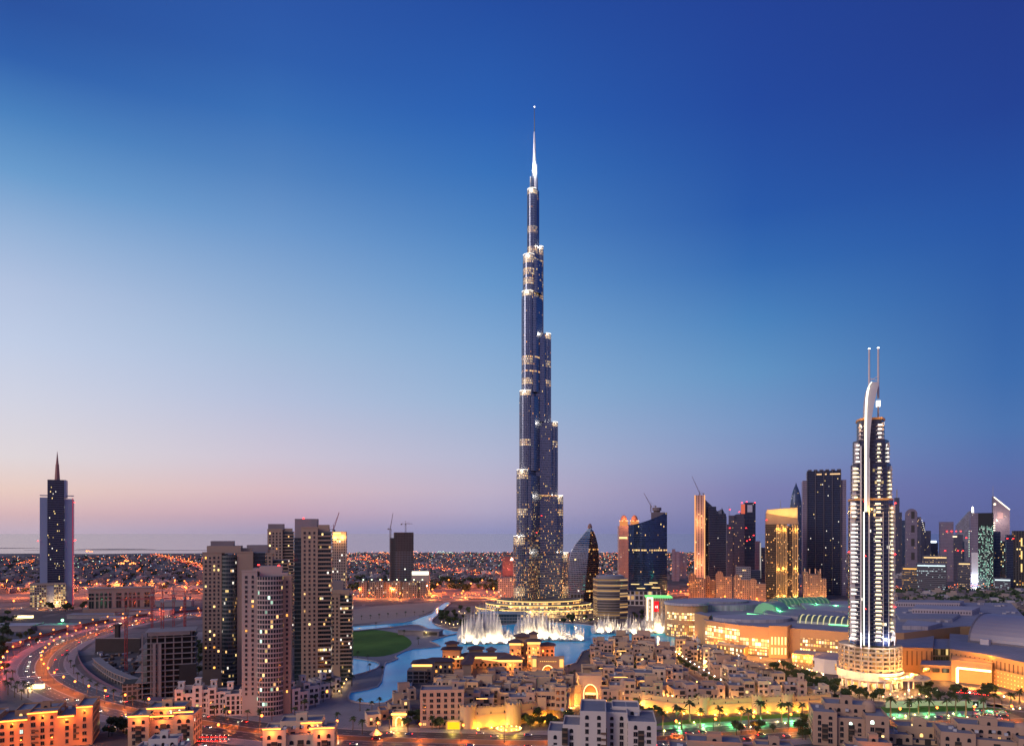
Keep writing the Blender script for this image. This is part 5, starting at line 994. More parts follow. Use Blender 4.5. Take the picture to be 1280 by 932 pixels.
    if 'terrace' in feats: q = MB(); q.box(-w * .35, w * .2, -d / 2 - .75, -d / 2 - .6, h - fl - .75, h - fl - .35); q.build('terrace_light', emi('terrace_glow', (1, .5, .13), 3), T)
    if 'hip' in feats: q = MB(); q.hip(-w / 2 - 1, w / 2 + 1, -d / 2 - 1, d / 2 + 1, h - .9, h + 2.2); q.build('tiled_roof', HROOF, T)
    if r.random() < .3: q = MB(); ax = r.uniform(-.3, .3) * w; q.cyl(ax, d * .2, h - fl - 1, h - fl + 1.1, .9, None, 10); q.build('water_tank', UNIT, T)
    for i in range(r.randint(2, 4)): q = MB(); ax, ay = r.uniform(-.35, .35) * w, r.uniform(-.1, .35) * d; q.box(ax - .8, ax + .8, ay - .6, ay + .6, h - fl - .9, h - fl + .5); q.build('roof_unit', UNIT, T)
    return T
FEAT = {'stair tower': ('tower', 'loggia'), 'small dome': ('dome',), 'roof pergola': ('pergola', 'loggia'), 'dark loggia': ('loggia',), 'plain parapet': (), 'lit terrace': ('terrace', 'loggia')}
def street_clear(x, y, d): return min((Vector((x, y)) - Vector(p)).length for p in OLDST_D) > d
OLDST_D = [tuple(Vector(a).lerp(Vector(c), t / 4)) for a, c in zip(OLDST, OLDST[1:]) for t in range(4)]
hr = random.Random(11); houses = []
def quarter(rows, ref, zone):
    for ri, (Yr, pa, pb, base, hmin, hmax) in enumerate(rows):
        x, xe = XY(pa, Yr)[0], XY(pb, Yr)[0]; n = 0
        while x < xe - 6:
            w = hr.uniform(14, 26); w = min(w, xe - x + 2); d = hr.uniform(13, 18); cxx = x + w / 2; yy = Yr + hr.uniform(-3, 3); x += w + hr.uniform(1.2, 4.5)
            if zone == 'right' and not street_clear(cxx, yy, 13): continue
            n += 1; h = round(hr.uniform(hmin, hmax) / 3.5) * 3.5 + 1; st = max(2, int(h / 3.5)); t = hr.choice(('pink', 'sand', 'cream', 'rose', 'pink', 'sand')); f = hr.choice(list(FEAT))
            lb = f"{t} {NUM[st]} storey house with {f}, {ordinal(n)} from {ref} in {ordinal(ri + 1)} row behind {zone} wall"
            houses.append(house('old_town_house', lb, 'house', cxx, yy, w, d, h, radians(hr.choice((-9, -6, 0, 5, -12))), t, FEAT[f], 'houses of the walled old town ' + zone, base, .07 if ri else .05, cap=18, rnd=hr))
# right hand quarter behind the lit wall and left hand quarter before the palace
quarter([(541, 762, 826, 4, 13, 15.5), (546, 838, 1026, 4, 10, 14), (566, 735, 838, 3, 12, 20), (584, 870, 985, 2, 10, 15), (592, 722, 850, 1, 11, 20), (616, 880, 955, 1, 10, 16), (618, 742, 858, 0, 11, 17), (646, 745, 950, 0, 11, 17), (674, 740, 928, 0, 11, 18), (702, 738, 905, 0, 12, 18), (730, 738, 890, 0, 12, 19), (757, 742, 868, 0, 12, 18), (783, 765, 846, 0, 12, 17)], 'gate', 'right')
quarter([(500, 592, 632, 8, 10, 13.5), (503, 636, 706, 8, 10, 13.5), (523, 545, 712, 4, 10, 16), (547, 540, 716, 2, 10, 16), (572, 545, 715, 0, 9, 15), (598, 562, 700, 0, 8, 13), (622, 610, 705, 0, 8, 13)], 'left', 'left')
# corner house with six window columns left of the wall
house('corner_house', 'five storey pink house with rows of square dark windows above the yellow lit garage door', 'house', *XY(553, 486), 29, 15, 25, radians(4), 'pink', ('tower',), None, 0, .03, 4.6, 34, wings=False)
gd = thing('garage_portal', 'bright yellow lit garage entrance under the corner house', 'portal', (*XY(567, 474), 0)); q = MB(); q.box(-4, 4, -.5, 0, 0, 5); q.build('lit_door', emi('garage_glow', (1, .62, .02), 1.3), gd); q = MB(); q.box(-5, -4, -1, 0, 0, 6); q.box(4, 5, -1, 0, 0, 6); q.box(-5, 5, -1, 0, 5, 6.2); q.build('frame', TINTS['sand'], gd); lamp((0, -6, 3), (1, .7, .1), 900, .4, gd)
# ------------------------------------------------------------------ the floodlit fort wall, in two stretches with round bastions and a gate between
FORT = mat('fort_plaster', (.46, .33, .20), .9, var=.16, scale=.15); FORT2 = mat('fort_plaster_pink', (.46, .30, .20), .9, var=.16, scale=.15)
def fort(label, px, h, seed, towers=(), flood=(1, .43, .03), wf=1500):
    T = thing('fort_wall', label, 'wall', (*G(*px[0]), 0)); ox, oy = T.location.x, T.location.y; P = [(x - ox, y - oy) for x, y in smooth([G(*p) for p in px], 6, False)]
    q = MB(); strip(q, P, -.8, .8, -1, h + 1); q.build('wall', FORT, T); q = MB(); strip(q, P, -1.1, 1.1, h * .62, .5); q.build('string_course', FORT2, T)
    q = MB(); acc = 0
    for a, c in zip(P, P[1:]):
        a, c = Vector(a), Vector(c); l = (c - a).length; n = max(1, int(l / 2.2)); ang = atan2((c - a).y, (c - a).x)
        for i in range(n): p = a.lerp(c, (i + .5) / n); q.box(p.x - .65, p.x + .65, p.y - .5, p.y + .5, h, h + 1.1, ang, (p.x, p.y))
    q.build('battlement', FORT, T); acc = 0
    for i, (a, c) in enumerate(zip(P, P[1:])):
        a, c = Vector(a), Vector(c); l = (c - a).length; acc += l; d = (c - a).normalized(); nx = Vector((d.y, -d.x))
        if acc > 9:
            acc = 0; p = a + nx * 3.4; lamp((p.x, p.y, .8), flood, wf * .75, .3, T); p = a + nx * .82; q = MB(); q.dome(p.x + nx.x * 1.4, p.y + nx.y * 1.4, 0, .55, .5, 8, 2); q.build('floodlight', emi('flood_lens', (1, .7, .2), 8), T)
            inst(winmesh('arch', 'dark'), 'arrow_slit', T, (p.x, p.y, h * .68), atan2(d.y, d.x), (.7, 1, 1.7))
    for (pxx, pyy, r_) in towers: x, y = G(pxx, pyy); q = MB(); q.cyl(x - ox, y - oy, -1, h + 1.5, r_ * 1.06, r_, 20, topm=0); [q.box(x - ox + r_ * cos(t) - .6, x - ox + r_ * cos(t) + .6, y - oy + r_ * sin(t) - .4, y - oy + r_ * sin(t) + .4, h + 1.5, h + 2.8, t + pi / 2, (x - ox + r_ * cos(t), y - oy + r_ * sin(t))) for t in [2 * pi * i / 12 for i in range(12)]]; q.build('bastion', FORT, T)
    return T
fort('yellow floodlit battlemented wall with round bastions below the left houses', [(582, 909), (600, 908.5), (620, 907), (640, 905), (660, 902), (680, 898), (697, 895)], 13, 1, ((585, 908, 5.5), (641, 905, 5.5), (696, 894, 6.5)), wf=2600)
fort('orange lit wall curving from the bastion up to the arched gate', [(697, 895), (704, 889), (710, 884), (717, 880), (726, 879)], 13.5, 2, (), (1, .36, .06), 2600)
fort('long golden floodlit wall with battlements right of the gate', [(754, 879), (770, 880.5), (800, 884), (830, 888), (860, 891), (885, 892), (906, 891), (940, 889), (975, 888), (1005, 887), (1038, 884)], 10.5, 3, ((880, 891.5, 4), (946, 889, 4), (984, 887.5, 4.5)), wf=2200)
def gate(label, px, py, w, h, rz, tint, arch_w, arch_h, glow, z0=0):
    """gatehouse with a pointed arch outlined in light"""
    x, y = G(px, py); T = thing('gatehouse', label, 'gate', (x, y, z0), rz); d = 8; q = MB(); aw = arch_w / 2
    def arch(s): n = 10; return [(-aw * s, 0)] + [(-aw * s + (aw * s) * (1 - cos(t)) , arch_h * .55 * 1 + arch_h * .45 * s * sin(t)) for t in [pi / 2 * i / n for i in range(n + 1)]] + [(aw * s - (aw * s) * (1 - cos(t)), arch_h * .55 + arch_h * .45 * s * sin(t)) for t in [pi / 2 * (n - i) / n for i in range(n + 1)]][1:] + [(aw * s, 0)]
    A = arch(1); out = [(-w / 2, 0)] + A + [(w / 2, 0), (w / 2, h), (-w / 2, h)]
    mid = len(A) // 2
    q.face([(p[0], -d / 2, p[1]) for p in [(-w / 2, 0)] + A[:mid + 1] + [(A[mid][0], h), (-w / 2, h)]]); q.face([(p[0], -d / 2, p[1]) for p in A[mid:] + [(w / 2, 0), (w / 2, h), (A[mid][0], h)]])
    q.box(-w / 2, -w / 2 + .02, -d / 2 + .01, d / 2, 0, h); q.box(w / 2 - .02, w / 2, -d / 2 + .01, d / 2, 0, h); q.box(-w / 2, w / 2, -d / 2 + .02, d / 2, h - .05, h); parapet(q, -w / 2, w / 2, -d / 2 + .03, d / 2, h, 1.2)
    for a, c in zip(A, A[1:]): q.face([(a[0], -d / 2, a[1]), (a[0], d / 2 - .5, a[1]), (c[0], d / 2 - .5, c[1]), (c[0], -d / 2, c[1])])
    q.build('wall', TINTS[tint], T); q = MB(); q.face([(p[0], d / 2 - .5, p[1]) for p in A]); q.build('inner_wall', TINTS['orange'], T)
    q = MB(); Bq = arch(1.05)
    for a, c in zip(Bq, Bq[1:]): q.beam((a[0], -d / 2 - .2, a[1]), (c[0], -d / 2 - .2, c[1]), .5, .5)
    q.build('arch_light', emi('arch_glow', glow, 3), T); lamp((0, -1, arch_h * .5), (1, .42, .08), 1200, .4, T); lamp((0, -d - 5, 4), (1, .42, .08), 2400, .5, T)
    return T
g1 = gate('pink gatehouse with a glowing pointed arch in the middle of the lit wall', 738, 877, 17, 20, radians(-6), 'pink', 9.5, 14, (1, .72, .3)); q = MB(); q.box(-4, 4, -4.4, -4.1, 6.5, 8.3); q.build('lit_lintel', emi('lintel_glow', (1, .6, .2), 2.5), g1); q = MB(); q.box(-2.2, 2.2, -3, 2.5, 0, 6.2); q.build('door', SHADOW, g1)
g2 = gate('orange lit palace gate with a dark pointed arch and lit side pylons', 685, 846, 20, 17, radians(-4), 'orange', 9, 11, (1, .55, .15))
for s in (-1, 1):
    q = MB(); q.box(s * 12 - 2.4, s * 12 + 2.4, -4.5, 3, 0, 19); q.build('pylon', TINTS['sand'], g2); q = MB(); q.box(s * 12 - 1.7, s * 12 + 1.7, -4.8, -4.52, 10, 17); q.build('pylon_light', emi('pylon_glow', (1, .55, .14), 1.6), g2); lamp((s * 12, -9, 2), (1, .42, .08), 1200, .3, g2)
q = MB()
for i in range(9): q = MB(); q.box(-7 + i * 1.7, -6.2 + i * 1.7, -4.3, -4.05, 14.6, 15.3); q.build('frieze_light', emi('pylon_glow', (1, .55, .14), 1.6), g2)
# arched gallery right of the gate
gal = house('arcade_building', 'long pink arcade with round arched windows right of the glowing gate', 'building', *XY(783, 540), 38, 10, 13, radians(-3), 'pink', (), None, 0, .04, 4.4, 30, wings=False)
# ------------------------------------------------------------------ the palace hotel with its pagoda like roofs
PH = thing('palace_hotel', 'palace hotel of stacked brown hipped roofs with orange lit eaves before the fountains', 'hotel', (*XY(600, 690), 0)); hx, hy = XY(600, 690)
EAVE = emi('eave_glow', (1, .52, .13), 2.4)
def pav(px, Y_, w, d, h, tint='sand', up=0, lit=True, win=True, rz=0):
    x, y = XY(px, Y_); x -= hx; y -= hy; q = MB(); q.box(x - w / 2, x + w / 2, y - d / 2, y + d / 2, 0, h, bottom=False); q.build('wall', TINTS[tint], PH)
    q = MB(); q.hip(x - w / 2 - 1.8, x + w / 2 + 1.8, y - d / 2 - 1.8, y + d / 2 + 1.8, h, h + 2.8); q.build('hip_roof', HROOF, PH)
    if lit: q = MB(); q.box(x - w / 2 - .2, x + w / 2 + .2, y - d / 2 - .5, y - d / 2 - .15, h - 2.3, h - .5); q.build('eave_light', EAVE, PH)
    if up: q = MB(); q.box(x - w * .3, x + w * .3, y - d * .3, y + d * .3, h + 2.5, h + 2.5 + up, bottom=False); q.build('wall', TINTS[tint], PH); q = MB(); q.hip(x - w * .42, x + w * .42, y - d * .42, y + d * .42, h + 2.5 + up, h + 5 + up); q.build('hip_roof', HROOF, PH)
    if win:
        n = int(w / 4)
        for i in range(n):
            for z in range(2, int(h - 5), 4): inst(winmesh('arch' if z > h - 9 else 'sq', pick_glass(.3, ('amber', 'warm'))), 'window', PH, (x - w / 2 + (i + .5) * w / n, y - d / 2, z), 0, (2, 1, 2.6))
    return x, y
pav(529, 632, 17, 16, 15.5); pav(565, 690, 17, 15, 18, up=2.6, lit=False); pav(595, 700, 13, 12, 16.5, lit=False); pav(614, 702, 7, 7, 15, lit=False); pav(644, 702, 11, 11, 22.5); pav(653, 712, 14, 13, 27, lit=False); pav(667, 690, 12, 12, 25.5, up=4.2); pav(684, 700, 13, 14, 20, 'orange', lit=False); pav(638, 672, 22, 14, 12); pav(607, 690, 46, 10, 11.5, lit=True); pav(585, 668, 8, 44, 11, lit=False, win=False); pav(549, 660, 24, 12, 12, lit=False)
for (a, c) in (((559, 668), (580, 676)), ((603, 672), (627, 660))):
    p, r_ = Vector(XY(*a)), Vector(XY(*c)); q = MB(); q.beam((p.x - hx, p.y - hy - 4, 12), (r_.x - hx, r_.y - hy - 4, 12), .8, 1.2); q.build('eave_light', EAVE, PH)
for px, Y_, z in ((529, 618, 8), (560, 675, 6), (585, 655, 5), (612, 672, 5), (638, 660, 6), (644, 690, 10), (667, 676, 8), (667, 678, 18), (655, 672, 12), (690, 684, 8), (676, 680, 4)): x, y = XY(px, Y_); lamp((x - hx, y - hy, z), (1, .33, .05), 3000, .4, PH)
x, y = XY(522, 625); block = MB(); block.prism([(x - hx - 8, y - hy - 8), (x - hx + 9, y - hy - 8), (x - hx + 9, y - hy + 6), (x - hx - 8, y - hy + 6)], 0, 11, True); block.build('balcony_block', facade('dark_balconies', (.2, .17, .15), (.02, .02, .02), 5, 3.4, .85, .7, .04, 1, 0), PH)
# small white houses and a kiosk by the quay, lit pavilion by the road
for i, (px, Y_, w, h, t, lb) in enumerate(((505, 560, 16, 9, 'pink', 'low pink quay house at the corner of the turquoise pool'), (498, 527, 14, 8, 'sand', 'sand coloured quay house stepping down beside the pool'), (486, 505, 14, 7, 'orange', 'warm lit quay house beside the small palms'), (466, 486, 9, 8, 'cream', 'small cream round cornered house among the shrubs'))):
    house('quay_house', lb, 'house', *XY(px, Y_), w, 12, h, radians(20), t, (), 'houses stepping along the quay', 0, .1, 4, 8, fl=3, wings=i < 3)
lp = gate('small yellow glowing gate pavilion beside the road left of the corner house', 500, 905, 9, 8.5, 0, 'sand', 4, 6, (1, .6, .15)); 
q = MB(); q.box(-5.2, 5.2, -4.9, -4.5, 7.6, 8.6); q.build('cornice_light', emi('cornice_glow', (1, .6, .12), 4), lp); lamp((0, -9, 3), (1, .6, .1), 1500, .3, lp)
kx, ky = G(470, 922); kt = thing('kiosk', 'small tent roofed round kiosk on the pavement', 'kiosk', (kx, ky, 0)); q = MB(); q.cyl(0, 0, 0, 2.6, 3.4, None, 10); q.build('wall', WOOD, kt); q = MB(); q.cyl(0, 0, 2.6, 5.6, 4.2, .3, 10); q.build('roof', TINTS['cream'], kt)
# ring of lanterns round the lit planter under the bastion
pl = thing('planter_terrace', 'round planter terrace blazing with yellow lanterns under the middle bastion', 'planter', (*G(636, 912), 0)); q = MB(); q.cyl(0, 0, 0, 1.2, 8.5, None, 20, topm=0); q.build('base', FORT, pl)
for i in range(14):
    t = 2 * pi * i / 14; q = MB(); q.dome(8 * cos(t), 5 * sin(t), 1.3, .45, .6, 6, 2, -1); q.build('lantern', emi('lantern_glow', (1, .7, .22), 7), pl)
for x in (-5, 4): lamp((x, -3, 4), (1, .62, .06), 2600, .4, pl)
# ------------------------------------------------------------------ foreground blocks
def fg_block(label, px, Y_, w, d, h, rz, tint, seed, cove=(), lit=.05, fl=3.5, bay=4.4, feats=('tower', 'loggia'), group=None, cc=(1, .36, .05), vols=None, cap=100):
    """bigger foreground apartment house: several stepped volumes, lit roof coves, arched bay windows"""
    rr = random.Random(seed); x, y = XY(px, Y_); T = thing('apartment_house', label, 'building', (x, y, 0), rz, group); m = TINTS[tint]; q, dk = MB(), MB(); W_ = []
    V = vols or [(-.5, -.18, -.5, .3, h), (-.18, .2, -.42, .5, h - fl), (.2, .5, -.5, .3, h - .5), (-.3, .3, -.1, .5, h + fl * .8), (-.08, .08, .0, .2, h + fl * 1.9)]
    for (a, c, e, g, hh) in V:
        a, c, e, g = a * w, c * w, e * d, g * d; q.box(a, c, e, g, 0, hh - 1, bottom=False); parapet(q, a, c, e, g, hh - 1, 1.1, .4); dk.box(a + .45, c - .45, e + .45, g - .45, hh - 1, hh - .93)
        wgrid(W_, a + .6, c - .6, -e, 1, hh - 1.6, 0, bay, fl, 2.1, 2.6, lit, 'mix')
        for sd in (1 if x < 0 else -1,): L_ = g - e; wgrid(W_, .6 - L_ / 2, L_ / 2 - .6, (c - a) / 2, 1, hh - 1.6, pi / 2 * sd, bay, fl, 1.9, 2.5, lit, 'sq', skip=.1, ox=(a + c) / 2, oy=(e + g) / 2)
    q.build('wall', m, T); dk.build('roof', DECK, T); put_windows(T, [w_ for w_ in W_], cap)
    for (a, c, e, hh) in cove: # light cove under a cornice
        q = MB(); q.box(a * w - .4, c * w + .4, e * d - .9, e * d - .05, hh - .1, hh + .5); q.build('cornice', m, T); q = MB(); q.box(a * w, c * w, e * d - .7, e * d - .06, hh - .75, hh - .2); q.build('cove_light', emi('cove_glow', cc, 5), T)
        lamp(((a + c) / 2 * w, e * d - 2.6, hh - 3), (1, .20, .025), 1500, .3, T)
    for i in range(6): q = MB(); ax, ay = rr.uniform(-.4, .4) * w, rr.uniform(-.3, .2) * d; q.box(ax - .9, ax + .9, ay - .7, ay + .7, h - 1, h + .5); q.build('roof_unit', UNIT, T)
    n = int(h / fl)
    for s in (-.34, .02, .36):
        q = MB(); yy = -.5 * d if abs(s) > .1 else -.42 * d; q.box(s * w - 1.7, s * w + 1.7, yy - .16, yy - .02, fl, (n - 1) * fl - .8); q.build('loggia', SHADOW, T)  # dark strip on the wall, painted as the shade inside a loggia
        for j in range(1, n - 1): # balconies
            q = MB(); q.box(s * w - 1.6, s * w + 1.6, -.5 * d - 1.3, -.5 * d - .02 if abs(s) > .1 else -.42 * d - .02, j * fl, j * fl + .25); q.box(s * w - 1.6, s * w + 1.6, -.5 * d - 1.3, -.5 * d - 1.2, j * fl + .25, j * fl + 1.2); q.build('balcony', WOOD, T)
    if 'dome' in feats: q = MB(); q.cyl(.3 * w, 0, h - 1, h + 2, 4, None, 16, topm=0); q.dome(.3 * w, 0, h + 2, 3.9, 3.6, 16, 4); q.build('dome', m, T)
    return T
def zt(py, Y_): return ZT(py, Y_)
CB = fg_block('broad block glowing orange along its roof coves in the bottom left corner', 50, 446, 62, 34, zt(893, 430), radians(22), 'orange', 1, ((-.5, -.3, -.5, zt(893, 430)), (-.3, -.05, -.5, zt(894, 430) - 1.5), (-.05, .2, -.5, zt(890, 430)), (.2, .34, -.5, zt(893, 430) - 2), (.36, .5, -.5, zt(887, 430)), (-.05, .18, -.1, zt(884, 445))), .07,
    vols=((-.5, -.3, -.5, .3, zt(893, 430)), (-.3, -.05, -.5, .3, zt(894, 430) - 1.5), (-.05, .2, -.5, .3, zt(890, 430)), (.2, .36, -.5, .3, zt(893, 430) - 2), (.36, .5, -.52, .3, zt(887, 430)), (-.2, .15, -.1, .5, zt(884, 445)), (.02, .10, -.12, .0, zt(874, 450)), (-.75, -.5, -.2, .5, zt(880, 445))))
for x in (-24, -8, 8, 24): lamp((x, -25, 4), (1, .22, .03), 1500, .4, CB)
for x in (-34, -38): lamp((x, -16, 6), (1, .22, .03), 2200, .4, CB)
fg_block('amber crowned apartment house with bright cove lights behind the small grey roof', 209, 448, 37, 26, zt(891, 440), radians(10), 'sand', 2, ((-.5, -.18, -.5, zt(890, 440)), (-.18, .2, -.42, zt(892, 440)), (.2, .5, -.5, zt(887, 440)), (-.3, .3, -.1, zt(886, 440))), .05)
fg_block('white roofed low house in front of the amber crowned one', 205, 405, 26, 16, zt(928, 405), radians(8), 'white', 3, (), .02, feats=())
fg_block('cream apartment house with two glowing roof lanterns in the bottom centre left', 377, 425, 40, 22, zt(905, 425), radians(8), 'cream', 4, ((-.5, -.25, -.5, zt(902, 425)), (.15, .5, -.5, zt(903, 425)), (0, .3, -.1, zt(898, 430))), .06)
fg_block('tall white apartment house with flat grey roof decks, centre foreground', 752, 430, 62, 34, zt(886, 430), radians(-7), 'white', 5, (), .02, feats=(), bay=5,
    vols=((-.5, -.36, -.5, .1, zt(905, 430)), (-.36, -.2, -.45, .2, zt(898, 430)), (-.2, .04, -.5, .4, zt(880, 430)), (.04, .24, -.3, .5, zt(884, 430)), (.24, .5, -.5, .3, zt(899, 430) + 4), (.1, .36, .0, .5, zt(882, 430)), (-.46, -.3, -.7, -.5, zt(922, 430))), cap=100)
fg_block('rose brown apartment house with deep balconies and a dome, bottom right of centre', 1058, 448, 42, 30, zt(888, 440), radians(-16), 'rose', 6, (), .05, feats=('dome',))
fg_block('rose house with three domes and stepped terraces in the bottom right corner', 1236, 432, 56, 30, zt(911, 432), radians(-20), 'rose', 7, (), .04, feats=('dome',))
fg_block('low sand house with a courtyard of golden lights beside the domed corner house', 1150, 450, 46, 26, zt(912, 450), radians(-12), 'sand', 8, (), .1, feats=('dome',))
fg_block('low brown roofed terrace row with orange glow along the bottom edge', 893, 405, 50, 24, zt(931, 405), radians(-10), 'rose', 9, ((-.5, -.3, -.5, zt(932, 405)), (-.1, .1, -.42, zt(936, 405))), .06, feats=())
fg_block('low rose house peeping in at the bottom edge between lawn and balconied house', 968, 402, 34, 18, zt(936, 402), radians(-10), 'rose', 10, (), .05, feats=())
fg_block('dark decked roofs at the bottom edge right of the balconied house', 1092, 402, 30, 18, zt(932, 402), radians(-14), 'rose', 11, ((-.3, .3, -.5, zt(934, 402)),), .05, feats=())
# white terrace rows at the foot of the lakeside towers
for i, (px, py, w, h, lb) in enumerate(((236, 889, 16, 20, 'white stepped terrace house at the far left of the row under the towers'), (256, 889, 14, 23, 'white terrace house with two roof turrets second in the row under the towers'), (276, 890, 15, 22, 'white terrace house in the middle of the row under the towers'), (296, 891, 14, 21, 'white terrace house beside the foremost tower on its left'), (370, 886, 13, 20, 'white terrace house beside the foremost tower on its right'), (384, 879, 13, 21, 'white terrace house receding towards the lake'), (398, 872, 12, 18, 'white terrace house under the tallest tower'), (412, 865, 12, 15, 'low white terrace house nearest the lake'))):
    house('terrace_house', lb, 'house', *G(px, py), w, 14, h * (.9 if i < 4 else .85), radians(14 if i < 4 else 42), 'white', ('tower',), 'white terrace houses under the lakeside towers', 0, .04, 3.2, 20, fl=3.3, rnd=hr)
# ------------------------------------------------------------------ fountains: jets of lit spray
def spraymat(name, dens):
    m = newmat(name); t = NT(m); tcd = t.n('ShaderNodeTexCoord'); mp = t.n('ShaderNodeMapping'); mp.inputs['Scale'].default_value = (.9, .9, .07); t.L.new(tcd.outputs['Object'], mp.inputs[0])
    n = t.noise(mp.outputs[0], 1.0, 5, .7); uv = t.n('ShaderNodeUVMap'); s = t.n('ShaderNodeSeparateXYZ'); t.L.new(uv.outputs[0], s.inputs[0])
    f = t.m('POWER', t.m('SUBTRACT', 1.0, s.outputs[1]), .65); a = t.m('MULTIPLY', f, dens); a = t.m('MULTIPLY', a, t.m('ADD', t.m('MULTIPLY', n, 1.5), .05)); a = t.m('MINIMUM', a, 1.0)
    d = t.n('ShaderNodeBsdfDiffuse'); d.inputs[0].default_value = (.9, .88, .84, 1); tl = t.n('ShaderNodeBsdfTranslucent'); tl.inputs[0].default_value = (.9, .88, .84, 1)
    mx = t.n('ShaderNodeMixShader'); mx.inputs[0].default_value = .5; t.L.new(d.outputs[0], mx.inputs[1]); t.L.new(tl.outputs[0], mx.inputs[2])
    tr = t.n('ShaderNodeBsdfTransparent'); m2 = t.n('ShaderNodeMixShader'); t.L.new(a, m2.inputs[0]); t.L.new(tr.outputs[0], m2.inputs[1]); t.L.new(mx.outputs[0], m2.inputs[2]); t.out(m2.outputs[0]); return m
JET = spraymat('jet_water', .75); MIST = spraymat('mist_water', .95)
def jetmesh(n, r0, r1, wob, seed):
    rr = random.Random(seed); q = MB(); K = 8; ph = rr.uniform(0, 6)
    ring = []
    for j in range(K + 1):
        t = j / K; r = r0 + (r1 - r0) * sin(pi * min(1, t * 1.15)) * .8; r *= (1 - .75 * t ** 3); ring.append((t, r, wob * t * sin(ph + 2 * t)))
    for (t0, a, o0), (t1, b_, o1) in zip(ring, ring[1:]):
        for i in range(n):
            A, B2 = 2 * pi * i / n, 2 * pi * (i + 1) / n
            q.face([(o0 + a * cos(A), a * sin(A), t0), (o0 + a * cos(B2), a * sin(B2), t0), (o1 + b_ * cos(B2), b_ * sin(B2), t1), (o1 + b_ * cos(A), b_ * sin(A), t1)], [(0, t0), (1, t0), (1, t1), (0, t1)], True)
    return q
JM = [jetmesh(8, .7, 1.5, .8 * (-1) ** i, i).mesh('jet', JET) for i in range(3)]; MM = [jetmesh(10, 4.0, 5.4, .6, 9).mesh('mist', MIST)]
fr_ = random.Random(21)
def fountain(label, px0, px1, py, prof, n, watts, lamps, mist=.45, depth=9, sc=1.0):
    """a row of jets; prof(t) = height in m along the row"""
    (xa, ya), (xb, yb) = G(px0, py), G(px1, py if not isinstance(py, tuple) else py[1]); T = thing('fountain', label, 'fountain', ((xa + xb) / 2, (ya + yb) / 2, .06), 0, 'dancing fountains on the lake')
    for i in range(n):
        t = (i + fr_.uniform(.2, .8)) / n; h = max(3, prof(t) * fr_.uniform(.72, 1.1)); x = (t - .5) * (xb - xa); y = fr_.uniform(-1, 1) * depth
        inst(JM[i % 3], 'jet', T, (x, y, 0), 0, (sc, sc, h))
        for _ in range(2):
            if fr_.random() < mist: inst(MM[0], 'mist', T, (x + fr_.uniform(-2, 2), y + fr_.uniform(-2, 2), 0), 0, (1, 1, h * fr_.uniform(.35, .72)))
    for i in range(lamps): x = ((i + .5) / lamps - .5) * (xb - xa); lamp((x, -depth - 6, .6), (1, .76, .44), watts * 1.5, .5, T, 'SPOT', (radians(158), 0, 0), None, radians(120))
    q = MB(); q.box((xa - xb) / 2, (xb - xa) / 2, -depth - 1.5, -depth - .9, 0, .5); q.build('nozzle_rail', DARKM, T)
    return T
fountain('tall white fountain curtain, leftmost on the lake', 577, 650, 803, lambda t: 50 * (.62 + .38 * sin(pi * (1 - t) * .95 + .15)) if t < .62 else 44 * (.62 - (t - .62) * .9), 60, 21000, 6, .8)
fountain('white fountain fan behind the palace roofs', 646, 697, 799, lambda t: 40 * (.45 + .6 * sin(pi * (.15 + .8 * t))), 38, 21000, 5, .8)
fountain('low fountain row in the middle of the lake', 698, 731, 800, lambda t: 15 + 5 * sin(9 * t), 22, 13000, 3, .5, 5, .7)
fountain('long low line of fountains behind the houses on the right', 742, 812, 791, lambda t: 17 + 8 * abs(sin(7 * t)), 38, 19000, 5, .55, 6, .8)
fountain('fountain peak in front of the red sign pavilion', 804, 842, 790, lambda t: 20 + 24 * sin(pi * (.1 + .8 * t)) * (.5 + .5 * abs(sin(11 * t))), 26, 21000, 3, .6, 7)
fountain('small fountain at the foot of the glowing mall', 866, 885, 803, lambda t: 13, 10, 12000, 1, .6, 4, .8)
# ------------------------------------------------------------------ construction site inside the boulevard bend
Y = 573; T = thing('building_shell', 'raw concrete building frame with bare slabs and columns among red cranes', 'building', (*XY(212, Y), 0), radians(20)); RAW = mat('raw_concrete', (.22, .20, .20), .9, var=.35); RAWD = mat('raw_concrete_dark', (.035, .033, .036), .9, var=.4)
fw, fd, nf = 20, 13, 12; fh = (ZT(787, Y)) / nf
for i in range(nf + 1): x0 = -fw + (4 if i > 9 else 0) - (3 if i in (2, 3, 5, 7) else 0); q = MB(); q.box(x0, fw, -fd, fd, i * fh, i * fh + .55); q.build('floor_slab', RAW, T)
for cxx in (-18, -12, -7.5, -2, 4, 10, 17): q = MB(); q.box(cxx - .45, cxx + .45, -fd + .6, -fd + 1.5, 0, nf * fh); q.build('column', RAW, T)
for cxx, w_ in ((-9.6, 1.1), (-5.6, 1.1)): q = MB(); q.box(cxx - w_, cxx + w_, -fd - .6, -fd + .2, 0, (nf - 2) * fh); q.build('shear_wall', RAW, T)
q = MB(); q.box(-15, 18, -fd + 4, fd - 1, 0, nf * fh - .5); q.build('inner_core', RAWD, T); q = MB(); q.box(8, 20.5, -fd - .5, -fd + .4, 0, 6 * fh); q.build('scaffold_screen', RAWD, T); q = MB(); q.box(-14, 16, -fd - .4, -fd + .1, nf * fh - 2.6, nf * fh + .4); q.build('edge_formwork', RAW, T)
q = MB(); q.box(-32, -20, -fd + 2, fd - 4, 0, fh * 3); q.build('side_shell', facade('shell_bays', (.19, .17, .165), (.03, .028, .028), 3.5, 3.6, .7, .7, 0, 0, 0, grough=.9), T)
P = smooth([G(*p) for p in ((118, 834), (128, 843), (143, 853), (165, 862), (190, 868), (212, 871))], 5, False)
